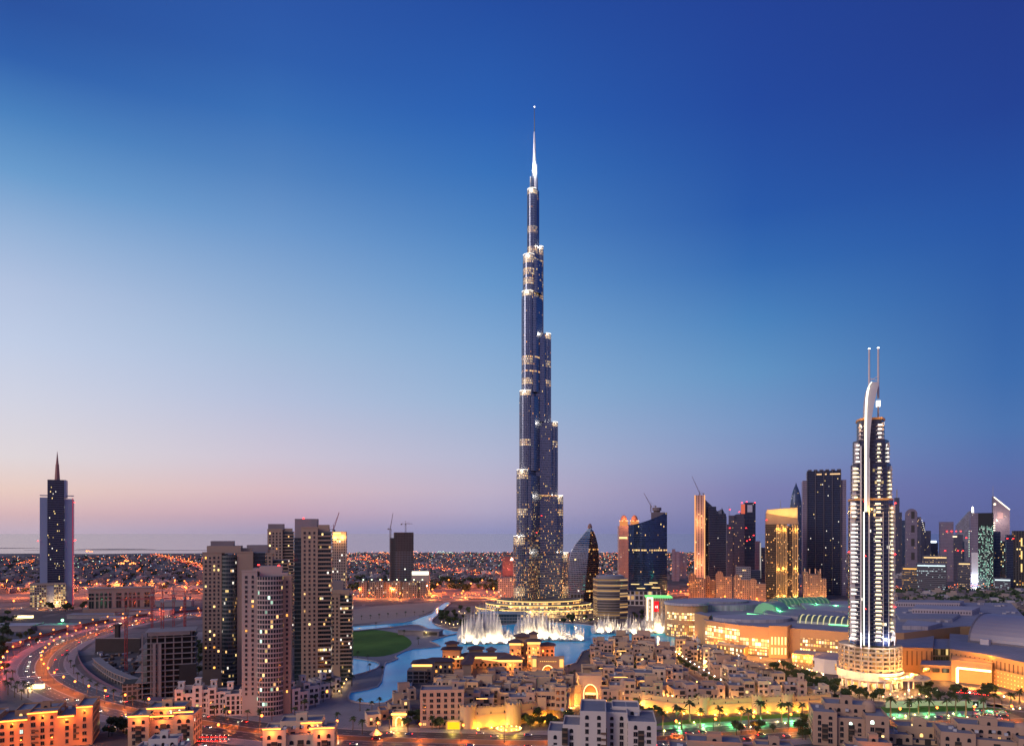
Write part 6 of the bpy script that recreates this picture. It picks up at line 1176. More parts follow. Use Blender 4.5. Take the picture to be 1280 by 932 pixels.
T = thing('arc_gallery', 'curved two storey concrete gallery under construction along the bend', 'building', (*P[0], 0)); 
for z in (4, 9): q = MB(); strip(q, [(x - P[0][0], y - P[0][1]) for x, y in P], -2, 5, z, .6); q.build('slab', RAW, T)
for i, (x, y) in enumerate(P): q = MB(); q.box(x - P[0][0] - .4, x - P[0][0] + .4, y - P[0][1] - .4, y - P[0][1] + .4, 0, 9); q.build('column', RAW, T)
b = MB(); b.sheet(gp([(120, 836), (150, 855), (200, 868), (240, 868), (240, 800), (190, 795), (140, 800), (118, 815)]), .03); struct('building_site', b, mat('site_mud', (.07, .06, .058), .95, var=.5, scale=.15))
sr = random.Random(5)
for i in range(60):
    px, py = sr.uniform(125, 178), sr.uniform(812, 855)
    if py > 826 + (px - 118) * .62: continue
    x, y = G(px, py); w_ = sr.uniform(1, 4); q = MB(); q.box(-w_, w_, -1, 1, 0, sr.uniform(.6, 3)); o = q.build('material_stack', sr.choice([RAW, UNIT, WOOD, RAWD])); o.location = (x, y, .03); o.rotation_euler.z = sr.uniform(0, 3); tag(o, 'low stack of building material on the dark site floor', 'stack', 'stacks of material on the building site')
T = thing('retaining_wall', 'dark stained retaining wall at the back of the building site', 'wall', (*G(150, 815), 0)); q = MB(); q.box(-26, 22, -1, 1, 0, 15); q.build('wall', RAWD, T); q = MB(); q.box(-26.4, 22.4, -1.4, 1.4, 15, 15.8); q.build('coping', RAW, T)
T = thing('concrete_pylon', 'lone dark concrete pylon with a flared cap beside the boulevard', 'pylon', (*G(147, 806), 0)); q = MB(); q.box(-2.2, 2.2, -2, 2, 0, 22); q.build('shaft', RAWD, T); q = MB(); q.box(-3.4, 3.4, -3, 3, 22, 24); q.build('cap', RAWD, T); q = MB(); q.box(-5, 5, -4, 4, 0, 2.5); q.build('footing', RAWD, T)
for (px, pb, pt, d_, lf, lb) in ((157.5, 838, 768, 40, 0, 'red tower crane left of the concrete frame, standing lower'), (203, 866, 752, 200, 0, 'tallest red tower crane, in front of the concrete frame'), (190, 800, 744, 100, 0, 'red tower crane behind the concrete frame on its left'), (217, 795, 742, 20, 0, 'red tower crane directly behind the concrete frame'), (231, 805, 748, 150, 0, 'red tower crane right of the frame near the beige tower')):
    crane(px, pb, pt, G(0, pb)[1], 30, radians(d_), lb, w=1.9, group='red cranes on the building site')
# hoarding round the site, blue, along the bend
T = thing('site_hoarding', 'dark blue hoarding curving round the building site', 'fence', (*P[0], 0)); q = MB(); HP = smooth([G(*p) for p in ((97, 812), (98, 822), (104, 834), (116, 846), (135, 858), (160, 869), (190, 875), (215, 876))], 5, False); strip(q, [(x - P[0][0], y - P[0][1]) for x, y in HP], -.15, .15, 0, 3); q.build('panel', mat('hoarding_blue', (.03, .04, .11), .6), T)
T = thing('site_hoarding', 'long dark hoarding on the outer left side of the boulevard', 'fence', (*G(20, 830), 0)); ox, oy = G(20, 830); q = MB(); strip(q, [(x - ox, y - oy) for x, y in offset(BLV, -50)[6:70]], -.2, .2, 0, 3.2); q.build('panel', mat('hoarding_dark', (.035, .033, .05), .7), T)
# low sheds beyond the boulevard on the left
for i, (px, py, w, d, h, lb) in enumerate(((16, 787, 60, 30, 7, 'long low pale roofed shed at the left edge'), (75, 786, 46, 22, 6, 'low dark shed right of the green light'), (5, 808, 30, 24, 6, 'small flat shed at the left edge beside the trees'), (118, 772, 70, 18, 6, 'long flat roofed shed under the tall windowed block'), (190, 768, 60, 20, 8, 'grey flat shed behind the red cranes'), (215, 757, 70, 16, 9, 'pale terraced shed far behind the red cranes'), (145, 775, 40, 14, 5, 'small dark shed by the boulevard'))):
    x, y = G(px, py); T = thing('site_shed', lb, 'shed', (x, y, 0), radians(6)); q = MB(); q.box(-w / 2, w / 2, -d / 2, d / 2, 0, h, bottom=False); q.build('wall', mat('shed_wall', (.24, .22, .24), .8), T); q = MB(); q.box(-w / 2 - .8, w / 2 + .8, -d / 2 - .8, d / 2 + .8, h, h + .5); q.build('roof', MROOF2 if i % 2 == 0 else MROOF, T)
# stepped bridge pavilion on the canal promontory and the low stone jetty
T = thing('canal_pavilion', 'flat grey stone pavilion on the promontory between canal and lake', 'pavilion', (*G(528, 793), 0), radians(-14)); q = MB(); q.box(-30, 24, -7, 9, 0, 6, bottom=False); q.build('wall', mat('pavilion_stone', (.26, .23, .24), .8), T); q = MB(); q.box(-32, 26, -9, 10, 6, 6.8); q.build('roof', MROOF, T); q = MB(); q.box(4, 22, -7.2, -7, 1, 4.6); q.build('opening', SHADOW, T)
q = MB(); q.dome(8, -7.6, 4, .6, .6, 6, 2); q.build('wall_lamp', emi('flood_lens', (1, .7, .2), 8), T); lamp((8, -10, 4), (1, .75, .35), 800, .3, T)
# ------------------------------------------------------------------ palms and trees
TRUNK = mat('palm_trunk', (.13, .095, .07), .9); FROND = mat('palm_frond', (.045, .075, .022), .7, var=.4, scale=.8); LEAFM = mat('tree_leaf', (.035, .06, .02), .75, var=.5, scale=.35); BARK = mat('bark', (.07, .055, .045), .9)
def palm_meshes(seed):
    rr = random.Random(seed); q = MB(); h = 7.5; pts = [(0, 0, 0), (.12, 0, h * .35), (.1, .1, h * .7), (.2, .05, h)]; n = 7
    rad = (.34, .26, .23, .26)
    for (a, r0), (c, r1) in zip(zip(pts, rad), zip(pts[1:], rad[1:])):
        for i in range(n): t0, t1 = 2 * pi * i / n, 2 * pi * (i + 1) / n; q.face([(a[0] + r0 * cos(t0), a[1] + r0 * sin(t0), a[2]), (a[0] + r0 * cos(t1), a[1] + r0 * sin(t1), a[2]), (c[0] + r1 * cos(t1), c[1] + r1 * sin(t1), c[2]), (c[0] + r1 * cos(t0), c[1] + r1 * sin(t0), c[2])], None, True)
    tr = q.mesh('trunk', TRUNK); q = MB()
    for i in range(26):
        az_ = 2 * pi * i / 26 + rr.uniform(-.15, .15); up = rr.uniform(-.35, 1.2); L_ = rr.uniform(2.4, 3.3); prev = None
        for s in range(6):
            t = s / 5; r = L_ * t; z = h + L_ * (sin(up) * t - .55 * t * t); r *= cos(up) * .9 + .1; w = .42 * sin(pi * (.1 + .85 * t)); c = Vector((.2 + r * cos(az_), r * sin(az_), z)); nx = Vector((-sin(az_), cos(az_), 0)) * w; dz = Vector((0, 0, -.35 * w)); cur = (c - nx + dz, c, c + nx + dz)
            if prev and rr.random() < .93: q.face([prev[0], prev[1], cur[1], cur[0]]); q.face([prev[1], prev[2], cur[2], cur[1]])
            prev = cur
    return tr, q.mesh('crown', FROND)
PM = [palm_meshes(i) for i in range(3)]
def tree_meshes(seed, R_=3.4, H_=7.0):
    rr = random.Random(seed); q = MB(); q.cyl(0, 0, 0, H_ * .45, .3, .18, 7)
    blobs = []
    for i in range(9): a, r = rr.uniform(0, 6.28), rr.uniform(.2, .75) * R_; blobs.append((r * cos(a), r * sin(a), H_ * rr.uniform(.5, .95), R_ * rr.uniform(.32, .55)))
    for bx_, by_, bz_, br in blobs[:6]: q.beam((0, 0, H_ * .4), (bx_ * .8, by_ * .8, bz_), .12)
    tr = q.mesh('trunk', BARK); q = MB()
    for bx_, by_, bz_, br in blobs:
        for i in range(70):
            v = Vector((rr.gauss(0, 1), rr.gauss(0, 1), rr.gauss(0, .8))).normalized() * br * rr.uniform(.55, 1.08); c = Vector((bx_, by_, bz_)) + v; u = Vector((rr.gauss(0, 1), rr.gauss(0, 1), rr.gauss(0, 1))).normalized(); w = u.cross(v.normalized() + Vector((.01, 0, .02))).normalized(); s = rr.uniform(.28, .6)
            q.face([c - u * s, c + w * s * .7, c + u * s, c - w * s * .7])
    return tr, q.mesh('crown', LEAFM)
TM = [tree_meshes(i) for i in range(4)]
pr = random.Random(31); ccount = {}
def palm(x, y, label, group, s=1.0):
    T = thing('palm_tree', label, 'palm', (x, y, 0), pr.uniform(0, 6), group, s * pr.uniform(.88, 1.15)); tr, cr = PM[pr.randrange(3)]; inst(tr, 'trunk', T); inst(cr, 'crown', T); return T
def tree(x, y, label, group, s=1.0):
    T = thing('leafy_tree', label, 'tree', (x, y, 0), pr.uniform(0, 6), group, s * pr.uniform(.75, 1.3)); tr, cr = TM[pr.randrange(4)]; inst(tr, 'trunk', T); inst(cr, 'crown', T); return T
def along(P, step, off=0.0, i0=0, i1=None):
    Q = offset(P, off)[i0:i1]; out = []; acc = 0; nxt = step / 2
    for a, c in zip(Q, Q[1:]):
        a, c = Vector(a), Vector(c); l = (c - a).length
        while nxt <= acc + l: p = a.lerp(c, (nxt - acc) / l); out.append((p.x, p.y, atan2((c - a).y, (c - a).x))); nxt += step
        acc += l
    return out
# lit palms on the green lawn strips, each with an uplight
upl = emi('uplight_lens', (1, .8, .4), 7)
for zi, (zone, lst, where) in enumerate((('lawn', [(828, 912), (845, 903), (852, 911), (862, 902), (875, 909), (900, 907), (926, 905), (936, 909), (951, 903), (977, 902), (986, 905), (1003, 901)], 'on the green lit lawn before the golden wall'), ('strip', [(1113, 896), (1137, 895), (1148, 893), (1161, 895), (1184, 895), (1195, 893), (1207, 895), (1229, 894), (1243, 893), (1264, 886), (1274, 884)], 'on the green strip before the orange hall'))):
    for i, p in enumerate(lst):
        x, y = G(*p); T = palm(x, y, f'uplit palm, {ordinal(i + 1)} from left {where}', 'uplit palms ' + where, 1.6)
        lamp((.5, -1.6, .5), (1, .72, .25), 700, .15, T); q = MB(); q.dome(.5, -1.6, .0, .3, .5, 6, 2); q.build('uplight', upl, T)
for i, (px, py, w_) in enumerate(((850, 909, 8000), (880, 906, 8000), (915, 905, 5000), (955, 903, 8000), (990, 901, 6000), (1122, 894, 6000), (1160, 892, 6000), (1200, 893, 6000), (1240, 891, 6000))):
    x, y = G(px, py); T = thing('garden_light', f'green garden light on the lawn strips, {ordinal(i + 1)} from left', 'light', (x, y, 0), 0, 'green garden lights'); q = MB(); q.cyl(0, 0, 0, .7, .15, None, 6); q.build('post', DARKM, T); q = MB(); q.dome(0, 0, .7, .4, .4, 6, 2); q.build('lens', emi('green_lens', (.3, 1, .4), 2), T); lamp((0, 0, 2.2), (.12, 1, .28), w_ * .35, .3, T)
T = thing('garden_wall', 'pale green lit garden wall with two dark signs before the orange hall', 'wall', (*G(1170, 884), 0)); w2 = 37; q = MB(); q.box(-w2, w2, -.4, .4, 0, 5.2, bottom=False); q.build('wall', mat('garden_wall', (.40, .42, .38), .8), T)
for s in (-20, 35 - 6): 
    q = MB(); q.box(s - 2, s + 2, -.65, -.42, .8, 4.8); o = q.build('sign_panel', mat('sign_dark', (.012, .012, .016), .4), T); q = MB(); q.face([(s - 1.1, -.7, 1.9), (s + 1.1, -.7, 1.9), (s + .6, -.7, 2.5), (s + .1, -.7, 3.4), (s - .1, -.7, 3.4), (s - .7, -.7, 2.5)]); q.build('emblem', emi('emblem_white', (1, .98, .92), 1.6), o)
q = MB(); q.box(-14, 22, -1.8, -.5, 0, 1.5); q.build('hedge', LEAFM, T)
# palms and trees elsewhere
def plant(kind, where, group, pts, s=1.0):
    for i, (px, py) in enumerate(pts): x, y = G(px, py); (palm if kind == 'palm' else tree)(x, y, f"{'palm' if kind == 'palm' else 'dark leafy tree'} {where}, {ordinal(i + 1)} from left", group, s)
plant('palm', 'by the foot of the lakeside towers', 'palms at the lakeside towers', [(268, 897), (282, 899), (309, 901), (325, 903), (340, 900), (368, 897), (381, 890), (394, 883), (404, 877), (414, 871), (427, 866), (440, 857)])
plant('palm', 'on the plaza by the turquoise pool', 'palms on the lake plaza', [(450, 888), (460, 899), (465, 890), (474, 886), (441, 912), (453, 917), (472, 914), (487, 911), (495, 905), (510, 914), (422, 905), (540, 911)])
plant('palm', 'round the grass oval', 'palms round the oval lawn', [(432, 800), (447, 823), (460, 827), (462, 838), (478, 843), (505, 795), (523, 805), (470, 784)], .9)
plant('palm', 'on the sandy lot beyond the canal', 'palms beyond the canal', [(430 + 11 * i, 776 - i * .9) for i in range(10)], .8)
plant('palm', 'in the courtyard of the left quarter', 'courtyard palms', [(590, 838), (597, 842), (604, 836), (611, 843), (620, 839), (626, 846)], .9)
plant('palm', 'on the square behind the gatehouse', 'square palms', [(700, 852), (708, 858), (704, 845), (714, 851), (711, 840), (718, 846), (706, 866)], .9)
plant('palm', 'beside the outer lane of the boulevard', 'palms left of the boulevard', [(6, 862), (10, 868), (14, 860), (18, 871), (22, 865), (27, 874), (30, 866), (35, 872), (40, 866), (8, 852), (16, 850)], 1.1)
plant('palm', 'between hoarding and boulevard bend', 'palms along the bend', [(84, 826), (88, 834), (92, 842), (97, 850), (104, 856), (112, 861), (121, 866), (131, 870), (142, 875), (154, 879), (166, 882), (180, 886)], .9)
plant('tree', 'in the dark grove before the mall', 'trees of the mall grove', [(pr.uniform(962, 1044), 0) for _ in range(0)] + sorted([(966 + 6.4 * (i % 13) + pr.uniform(-2, 2), 833 + (i // 13) * 7 + (i % 13) * 2.2 + pr.uniform(-2, 2)) for i in range(36)]), 1.0)
plant('tree', 'in the round park left of the supertall tower', 'trees of the round park', sorted([(pr.uniform(549, 585), pr.uniform(768, 784)) for _ in range(24)] + [(pr.uniform(575, 660), pr.uniform(762, 769)) for _ in range(16)]), 1.1)
plant('tree', 'by the water right of the tower foot', 'trees right of the tower foot', sorted([(pr.uniform(700, 745), pr.uniform(772, 781)) for _ in range(9)] + [(pr.uniform(785, 806), pr.uniform(768, 778)) for _ in range(5)]), 1.1)
plant('tree', 'round the hotel drive', 'trees of the hotel drive', sorted([(pr.uniform(1040, 1110), pr.uniform(868, 876)) for _ in range(12)] + [(pr.uniform(1150, 1195), pr.uniform(862, 878)) for _ in range(15)] + [(pr.uniform(1205, 1245), pr.uniform(866, 872)) for _ in range(8)]), 1.0)
plant('tree', 'under the fort wall', 'trees under the fort wall', sorted([(pr.uniform(655, 700), pr.uniform(903, 910)) for _ in range(14)] + [(pr.uniform(540, 556), pr.uniform(906, 911)) for _ in range(8)] + [(pr.uniform(505, 530), pr.uniform(896, 908)) for _ in range(10)] + [(pr.uniform(770, 830), pr.uniform(890, 897)) for _ in range(8)]), .8)
plant('tree', 'in the old town lanes', 'trees of the old town lanes', sorted([(pr.uniform(848, 900), 0) for _ in range(0)] + [(822 + 8 * i + pr.uniform(-3, 3), 812 + 5.2 * i + pr.uniform(-2, 2)) for i in range(12)] + [(874 + 8 * (i % 5) + pr.uniform(-2, 2), 866 + 4 * (i // 5) + pr.uniform(-2, 2)) for i in range(14)]), .8)
plant('tree', 'in the gardens left of the boulevard', 'garden trees left of the boulevard', sorted([(pr.uniform(-4, 12), pr.uniform(795, 845)) for _ in range(14)] + [(pr.uniform(60, 110), pr.uniform(757, 764)) for _ in range(14)] + [(pr.uniform(0, 60), pr.uniform(790, 806)) for _ in range(10)] + [(pr.uniform(-4, 20), pr.uniform(768, 790)) for _ in range(10)]), 1.2)
plant('tree', 'at the foot of the near corner blocks', 'trees by the corner blocks', sorted([(pr.uniform(135, 165), pr.uniform(906, 925)) for _ in range(11)] + [(pr.uniform(1000, 1012), pr.uniform(905, 925)) for _ in range(5)] + [(pr.uniform(920, 1000), pr.uniform(910, 918)) for _ in range(8)]), .9)
plant('tree', 'by the building site and beige tower', 'trees behind the building site', sorted([(pr.uniform(241, 254), pr.uniform(800, 845)) for _ in range(12)]), 1.0)
# ------------------------------------------------------------------ street lamps
def lamp_meshes(h, col, s=.9):
    q = MB(); q.cyl(0, 0, 0, h, .16, .09, 6); q.beam((0, 0, h), (1.5, 0, h + .4), .14); p = q.mesh('pole', DARKM); q = MB(); q.dome(1.5, 0, h + .35, .75 * s, .8 * s, 8, 3, -1.2); return p, q.mesh('lamp_head', col)
OL = emi('sodium_lens', (1, .22, .04), 6); WL = emi('white_lens', (1, .9, .75), 8); LM = lamp_meshes(10, OL, 1.15); LMs = lamp_meshes(6, WL, .7); LMf = lamp_meshes(12, OL, 2.0)
def street_lamp(x, y, rz, label, group, M_, watts=0, col=(1, .27, .05), z=9, s=1.0):
    T = thing('street_lamp', label, 'lamp', (x, y, 0), rz, group); inst(M_[0], 'pole', T); inst(M_[1], 'lamp_head', T)
    if watts: lamp((1.5, 0, z), col, watts, .3, T)
    return T
for i, (x, y, a) in enumerate(along(BLV, 27, 0, 12)): street_lamp(x, y, a, f'orange street lamp on the boulevard median, {ordinal(i + 1)} from its far end', 'lamps of the boulevard median', LM, 2600, (1, .22, .03), 5)
for i, (x, y, a) in enumerate(along(BLV, 34, -31, 8, 62)): street_lamp(x, y, a, f'red orange lamp on the outer lane of the boulevard, {ordinal(i + 1)} from its far end', 'lamps of the outer lane', LM, 2600, (1, .09, .03), 4.5)
for i, (x, y, a) in enumerate(along(AV3, 60, 9)): street_lamp(x, y, a, f'orange lamp on the avenue before the spired tower, {ordinal(i + 1)} from left', 'lamps of the left avenue', LMf, 8000, (1, .3, .06), 11)
for i, (x, y, a) in enumerate(along(OLDST, 14, 4.6)): street_lamp(x, y, a, f'small lamp along the old town street, {ordinal(i + 1)} from the lake', 'lamps of the old town street', LMs, 500, (1, .5, .15), 5)
for i, (x, y, a) in enumerate(along(MALLRD, 22, 7)): street_lamp(x, y, a, f'lamp along the curving mall drive, {ordinal(i + 1)} from the mall end', 'lamps of the mall drive', LMs, 700, (1, .55, .18), 5)
for i, (x, y, a) in enumerate(along(HWY, 75, 20)): street_lamp(x, y, a, f'highway lamp beyond the towers, {ordinal(i + 1)} from left', 'lamps of the far highway', LMf, 60000, (1, .25, .04), 11)
for i, (x, y, a) in enumerate(along(HWY2, 60, 9)): street_lamp(x, y, a, f'lamp on the flyover beyond the canal, {ordinal(i + 1)} from left', 'lamps of the flyover', LMf, 40000, (1, .25, .04), 11)
for j, (P_, nm) in enumerate(((AV1, 'diagonal avenue left of the towers'), (AV2, 'long avenue behind the unfinished tower'))):
    for i, (x, y, a) in enumerate(along(P_, 120, 12)): street_lamp(x, y, a, f'red orange lamp on the {nm}, {ordinal(i + 1)} from left', 'lamps of the ' + nm, LMf, 60000, (1, .2, .04), 11)
lr = random.Random(8); LAN = {}
def lantern(x, y, label, group, col, watts, z=3.2):
    T = thing('lantern_post', label, 'lantern', (x, y, 0), 0, group); k = col
    if k not in LAN: q = MB(); q.cyl(0, 0, 0, z - .3, .1, None, 6); p = q.mesh('pole', DARKM); q = MB(); q.dome(0, 0, z - .1, .42, .55, 8, 3, -1.2); LAN[k] = (p, q.mesh('globe', emi('globe_%d' % len(LAN), col, 9)))
    inst(LAN[k][0], 'pole', T); inst(LAN[k][1], 'globe', T)
    if watts: lamp((0, -.8, z), col, watts, .25, T)
hp = [(h_.location.x, h_.location.y) for h_ in houses]
for i in range(140): # lanterns in the lanes between the houses
    hx_, hy_ = hp[lr.randrange(len(hp))]; lantern(hx_ + lr.choice((-1, 1)) * lr.uniform(8.5, 10), hy_ - lr.uniform(8.5, 10.5), 'small warm lantern glowing in a lane between old town houses', 'lane lanterns of the old town', (1, .5, .13), 2500 if i < 118 else 0)
for i, (px, py) in enumerate([(850 + 4.5 * j, 807 + 1.9 * j + 3 * sin(j * 2)) for j in range(14)] + [(886 + 7 * j, 818 + 1.6 * j) for j in range(12)] + [(985 + 6 * j, 832 + 1.9 * j) for j in range(8)]): lantern(*G(px, py), f'golden lantern on the mall terraces, {ordinal(i + 1)} along from the lake', 'lanterns of the mall terraces', (1, .56, .16), 700 if i % 3 == 0 else 0)
for i, (px, py) in enumerate([(552 + 5 * j, 783 - abs(j - 3) * 1.2) for j in range(7)] + [(560 + 7 * j, 766 + (j % 2) * 2) for j in range(12)] + [(700 + 6 * j, 777 - (j % 3)) for j in range(9)]): lantern(*G(px, py), f'park lantern round the foot of the supertall tower, {ordinal(i + 1)} from left', 'lanterns of the tower park', (1, .66, .25), 1500 if i % 3 == 0 else 0)
for i, (px, py) in enumerate([(424 + 3 * j, 868 - 5 * j) for j in range(4)] + [(1095 + 9 * j, 872 + (j % 2) * 3) for j in range(8)]): lantern(*G(px, py), f'terrace lantern near the lake towers or hotel drive, {ordinal(i + 1)} from left', 'terrace lanterns', (1, .6, .2), 400)
gx, gy = G(78, 783); T = thing('flood_mast', 'mast with a brilliant green floodlight beyond the boulevard', 'floodlight', (gx, gy, 0)); q = MB(); q.cyl(0, 0, 0, 9, .3, None, 6); q.build('pole', DARKM, T); q = MB(); q.dome(0, 0, 9, 1.7, 1.7, 8, 3, -1.4); q.build('lens', emi('green_flood', (.2, 1, .45), 12), T); lamp((0, -3, 10), (.1, 1, .4), 9000, .5, T)
for i, (px, py, w_, lb) in enumerate(((45, 860, 12, 'white lit billboard block at the bend behind the corner block'), (30, 772, 26, 'glowing yellow stall roof left of the spired tower'))):
    x, y = G(px, py); T = thing('lit_stall', lb, 'stall', (x, y, 0)); q = MB(); q.box(-w_ / 2, w_ / 2, -2, 2, 0, 4, bottom=False); q.build('wall', emi('stall_glow', (1, .72, .34), 3), T); q = MB(); q.box(-w_ / 2 - .6, w_ / 2 + .6, -2.6, 2.6, 4, 4.5); q.build('roof', MROOF2, T); lamp((0, -8, 4), (1, .6, .2), 4000, .5, T)
# ------------------------------------------------------------------ cars
CP = [mat('car_paint_' + n_, c_, .3, .2, var=.05) for n_, c_ in (('white', (.6, .6, .6)), ('silver', (.35, .36, .38)), ('black', (.03, .03, .035)), ('red', (.35, .03, .03)), ('blue', (.05, .09, .25)))]
def car_meshes(paint):
    q = MB(); prof_ = [(-2.2, .35), (2.2, .35), (2.25, .75), (1.3, .95), (-1.9, .98), (-2.25, .8)]
    for s in (-1, 1): P_ = [(x, s * .88, z) for x, z in prof_]; q.face(P_ if s < 0 else P_[::-1])
    for i in range(6): a, c = prof_[i], prof_[(i + 1) % 6]; q.face([(a[0], .88, a[1]), (c[0], .88, c[1]), (c[0], -.88, c[1]), (a[0], -.88, a[1])][::-1])
    q.prism([(-.9, -.66), (.35, -.66), (.35, .66), (-.9, .66)], 1.46, 1.5); bd_ = q.mesh('body', paint)
    q = MB(); q.prism([(-1.6, -.8), (.95, -.8), (.95, .8), (-1.6, .8)], .96, 1.46, False, poly1=[(-.9, -.66), (.35, -.66), (.35, .66), (-.9, .66)]); return bd_, q.mesh('cabin_glass', GLASSD)
CM = [car_meshes(p) for p in CP]
q = MB(); q.cyl(0, 0, -.11, .11, .33, None, 10); q.v = [(x, z, y) for x, y, z in q.v]; WHEEL = q.mesh('wheel', mat('tyre', (.02, .02, .02), .8)); q = MB(); q.box(2.2, 2.3, -.22, .22, -.13, .13); HEADL = q.mesh('headlight', emi('headlight', (1, .9, .7), 10)); q = MB(); q.box(-2.32, -2.2, -.25, .25, -.14, .14); TAILL = q.mesh('tail_light', emi('tail_light', (1, .03, .02), 9))
cn_ = ('white', 'silver', 'black', 'red', 'blue'); cr_ = random.Random(77)
def car(x, y, rz, label, group, beam=False):
    k = cr_.randrange(5); T = thing('parked_car' if 'parked' in label else 'car', label.replace('#', cn_[k]), 'car', (x, y, .055), rz, group); inst(CM[k][0], 'body', T); inst(CM[k][1], 'cabin_glass', T)
    for a in (-1.4, 1.35):
        for s in (-.8, .8): inst(WHEEL, 'wheel', T, (a, s, .33))
    for s in (-.6, .6): inst(HEADL, 'headlight', T, (0, s, .68)); inst(TAILL, 'tail_light', T, (0, s, .75))
    if beam: lamp((5.5, 0, .9), (1, .85, .6), 160, .2, T)
nA = nB = 0
for off, dirn, nm in ((-14, 1, 'inner carriageway'), (-8, 1, 'inner lane next the median'), (12, -1, 'outer carriageway'), (-38, 1, 'service lane')):
    pts = along(BLV, 31, off, 8); n = 0
    for x, y, a in pts:
        if cr_.random() < (.62 if off == -38 else .38): continue
        n += 1; car(x + cr_.uniform(-4, 4), y, a + (0 if dirn > 0 else pi), f'# car on the boulevard {nm}, {ordinal(n)} from its far end', 'cars on the boulevard', n % 3 == 0)
n = 0
for i in range(22): n += 1; x, y = G(1222 + (i % 8) * 4.4 + (i // 8) * 2, 888 + (i // 8) * 4.5 + (i % 8) * .3); car(x, y, radians(-14 + 180 * (i % 2)), f'# car queuing at the lit junction, right edge, {ordinal(n)} in the jam', 'cars queuing at the right junction')
for i in range(14): x, y = G(250 + (i % 7) * 5.5, 921 + (i // 7) * 5); car(x, y, radians(90), f'# car in the red lit lot beside the amber crowned house, {ordinal(i + 1)} from left', 'cars in the red lit lot')
for i in range(16): x, y = G(1196 + (i % 8) * 5.6, 862 + (i // 8) * 3.2 + (i % 8) * .5); car(x, y, radians(70), f'# car parked on the hall forecourt under the light frame, {ordinal(i + 1)} along', 'cars on the hall forecourt')
n = 0
for px in range(20, 200, 16): n += 1; Pq = along(AV3, 40, 4); x, y, a = Pq[n % len(Pq)]; car(x, y, a, f'# car on the avenue before the spired tower, {ordinal(n)} from left', 'cars on the left avenue')
for i, (px, py) in enumerate(((845, 918), (862, 917), (878, 915), (1063, 912), (618, 921), (600, 917), (660, 919), (488, 917), (470, 924))): car(*G(px, py), radians(4), f'# car waiting by the kerb below the old town, {ordinal(i + 1)} from left', 'cars by the kerb')
x, y = G(270, 926); T = thing('lot_light', 'red glow lamp over the crowded car lot', 'lamp', (x, y, 0)); inst(LM[0], 'pole', T); inst(LM[1], 'lamp_head', T); lamp((0, 0, 9), (1, .2, .06), 4000, .3, T)
# ------------------------------------------------------------------ the far city: low houses, trees and a carpet of lamps
fc = random.Random(99); VW = [mat('villa_' + n_, c_, .85, var=.2, scale=.15) for n_, c_ in (('grey', (.18, .17, .19)), ('tan', (.24, .20, .19)), ('white', (.34, .32, .34)), ('mauve', (.16, .14, .17)))]
def villa_mesh(seed):
    rr = random.Random(seed); q = MB(); w, d, h = rr.uniform(7, 11), rr.uniform(6, 9), rr.uniform(6, 8.5); q.box(-w, w, -d, d, 0, h, bottom=False); parapet(q, -w, w, -d, d, h, .8, .4); q.box(-w * .5, w * .4, -d * .3, d * .6, h, h + 3, bottom=False); q.box(w, w + 5, -d * .6, d * .7, 0, h * .55, bottom=False); q.box(-w * .2, w * .2, -d - 2.5, -d, 0, 3.2, bottom=False); return q.mesh('far_villa', VW[seed % 4])
VMs = [villa_mesh(i) for i in range(8)]
def blocked(x, y):
    px = CX + x / y * F
    for P_, w_ in ((HWY, 32), (AV1, 26), (AV2, 26), (AV3, 24), (HWY2, 16)):
        for a in P_:
            if abs(a[0] - x) < w_ + 20 and abs(a[1] - y) < w_: return True
    return False
spots = []
ca, sa = cos(radians(24)), sin(radians(24))
for i in range(-70, 70):
    for j in range(0, 75):
        u, v = i * 46 + (6 if i % 3 else 14), j * 38 + (14 if j % 5 == 0 else 0); x, y = u * ca - v * sa + fc.uniform(-15, 15), 1480 + u * sa + v * ca + fc.uniform(-14, 14)
        if not (1480 < y < 4230) or abs(x) > y * .74 + 40: continue
        px = CX + x / y * F
        if y < 1950 and 690 < px < 1290: continue
        if y < 1650 and px > 440: continue
        if fc.random() < .24 or blocked(x, y): continue
        spots.append((y, x))
spots.sort(); groupname = 'low villas of the far city'
for n, (y, x) in enumerate(spots[:260]):
    px = CX + x / y * F; where = 'left of the beige towers' if px < 250 else 'left of the supertall tower' if px < 645 else 'beyond the right hand skyline'
    tag(inst(VMs[fc.randrange(8)], 'far_villa', None, (x, y, 0), radians(24 + 90 * fc.randrange(4))), f'small flat roofed villa of the far city {where}', 'house', groupname + ' ' + where)
def merged(name, items, label, cat):
    v, f, mi, mats = [], [], [], []
    for me, x, y, a, s in items:
        o = len(v); c, s_ = cos(a) * s, sin(a) * s
        for q_ in me.vertices: v.append((x + q_.co.x * c - q_.co.y * s_, y + q_.co.x * s_ + q_.co.y * c, q_.co.z * s))
        for p in me.polygons:
            f.append([o + i for i in p.vertices]); mm = me.materials[p.material_index]
            if mm not in mats: mats.append(mm)
            mi.append(mats.index(mm))
    me = bpy.data.meshes.new(name); me.from_pydata(v, [], f)
    for m_ in mats: me.materials.append(m_)
    me.polygons.foreach_set('material_index', mi); me.update(); return tag(inst(me, name), label, cat, None, 'stuff')
merged('distant_houses', [(VMs[fc.randrange(8)], x, y, radians(24 + 90 * fc.randrange(4)), fc.uniform(.8, 1.2)) for y, x in spots[260:]], 'dense carpet of low villas reaching to the shore', 'houses')
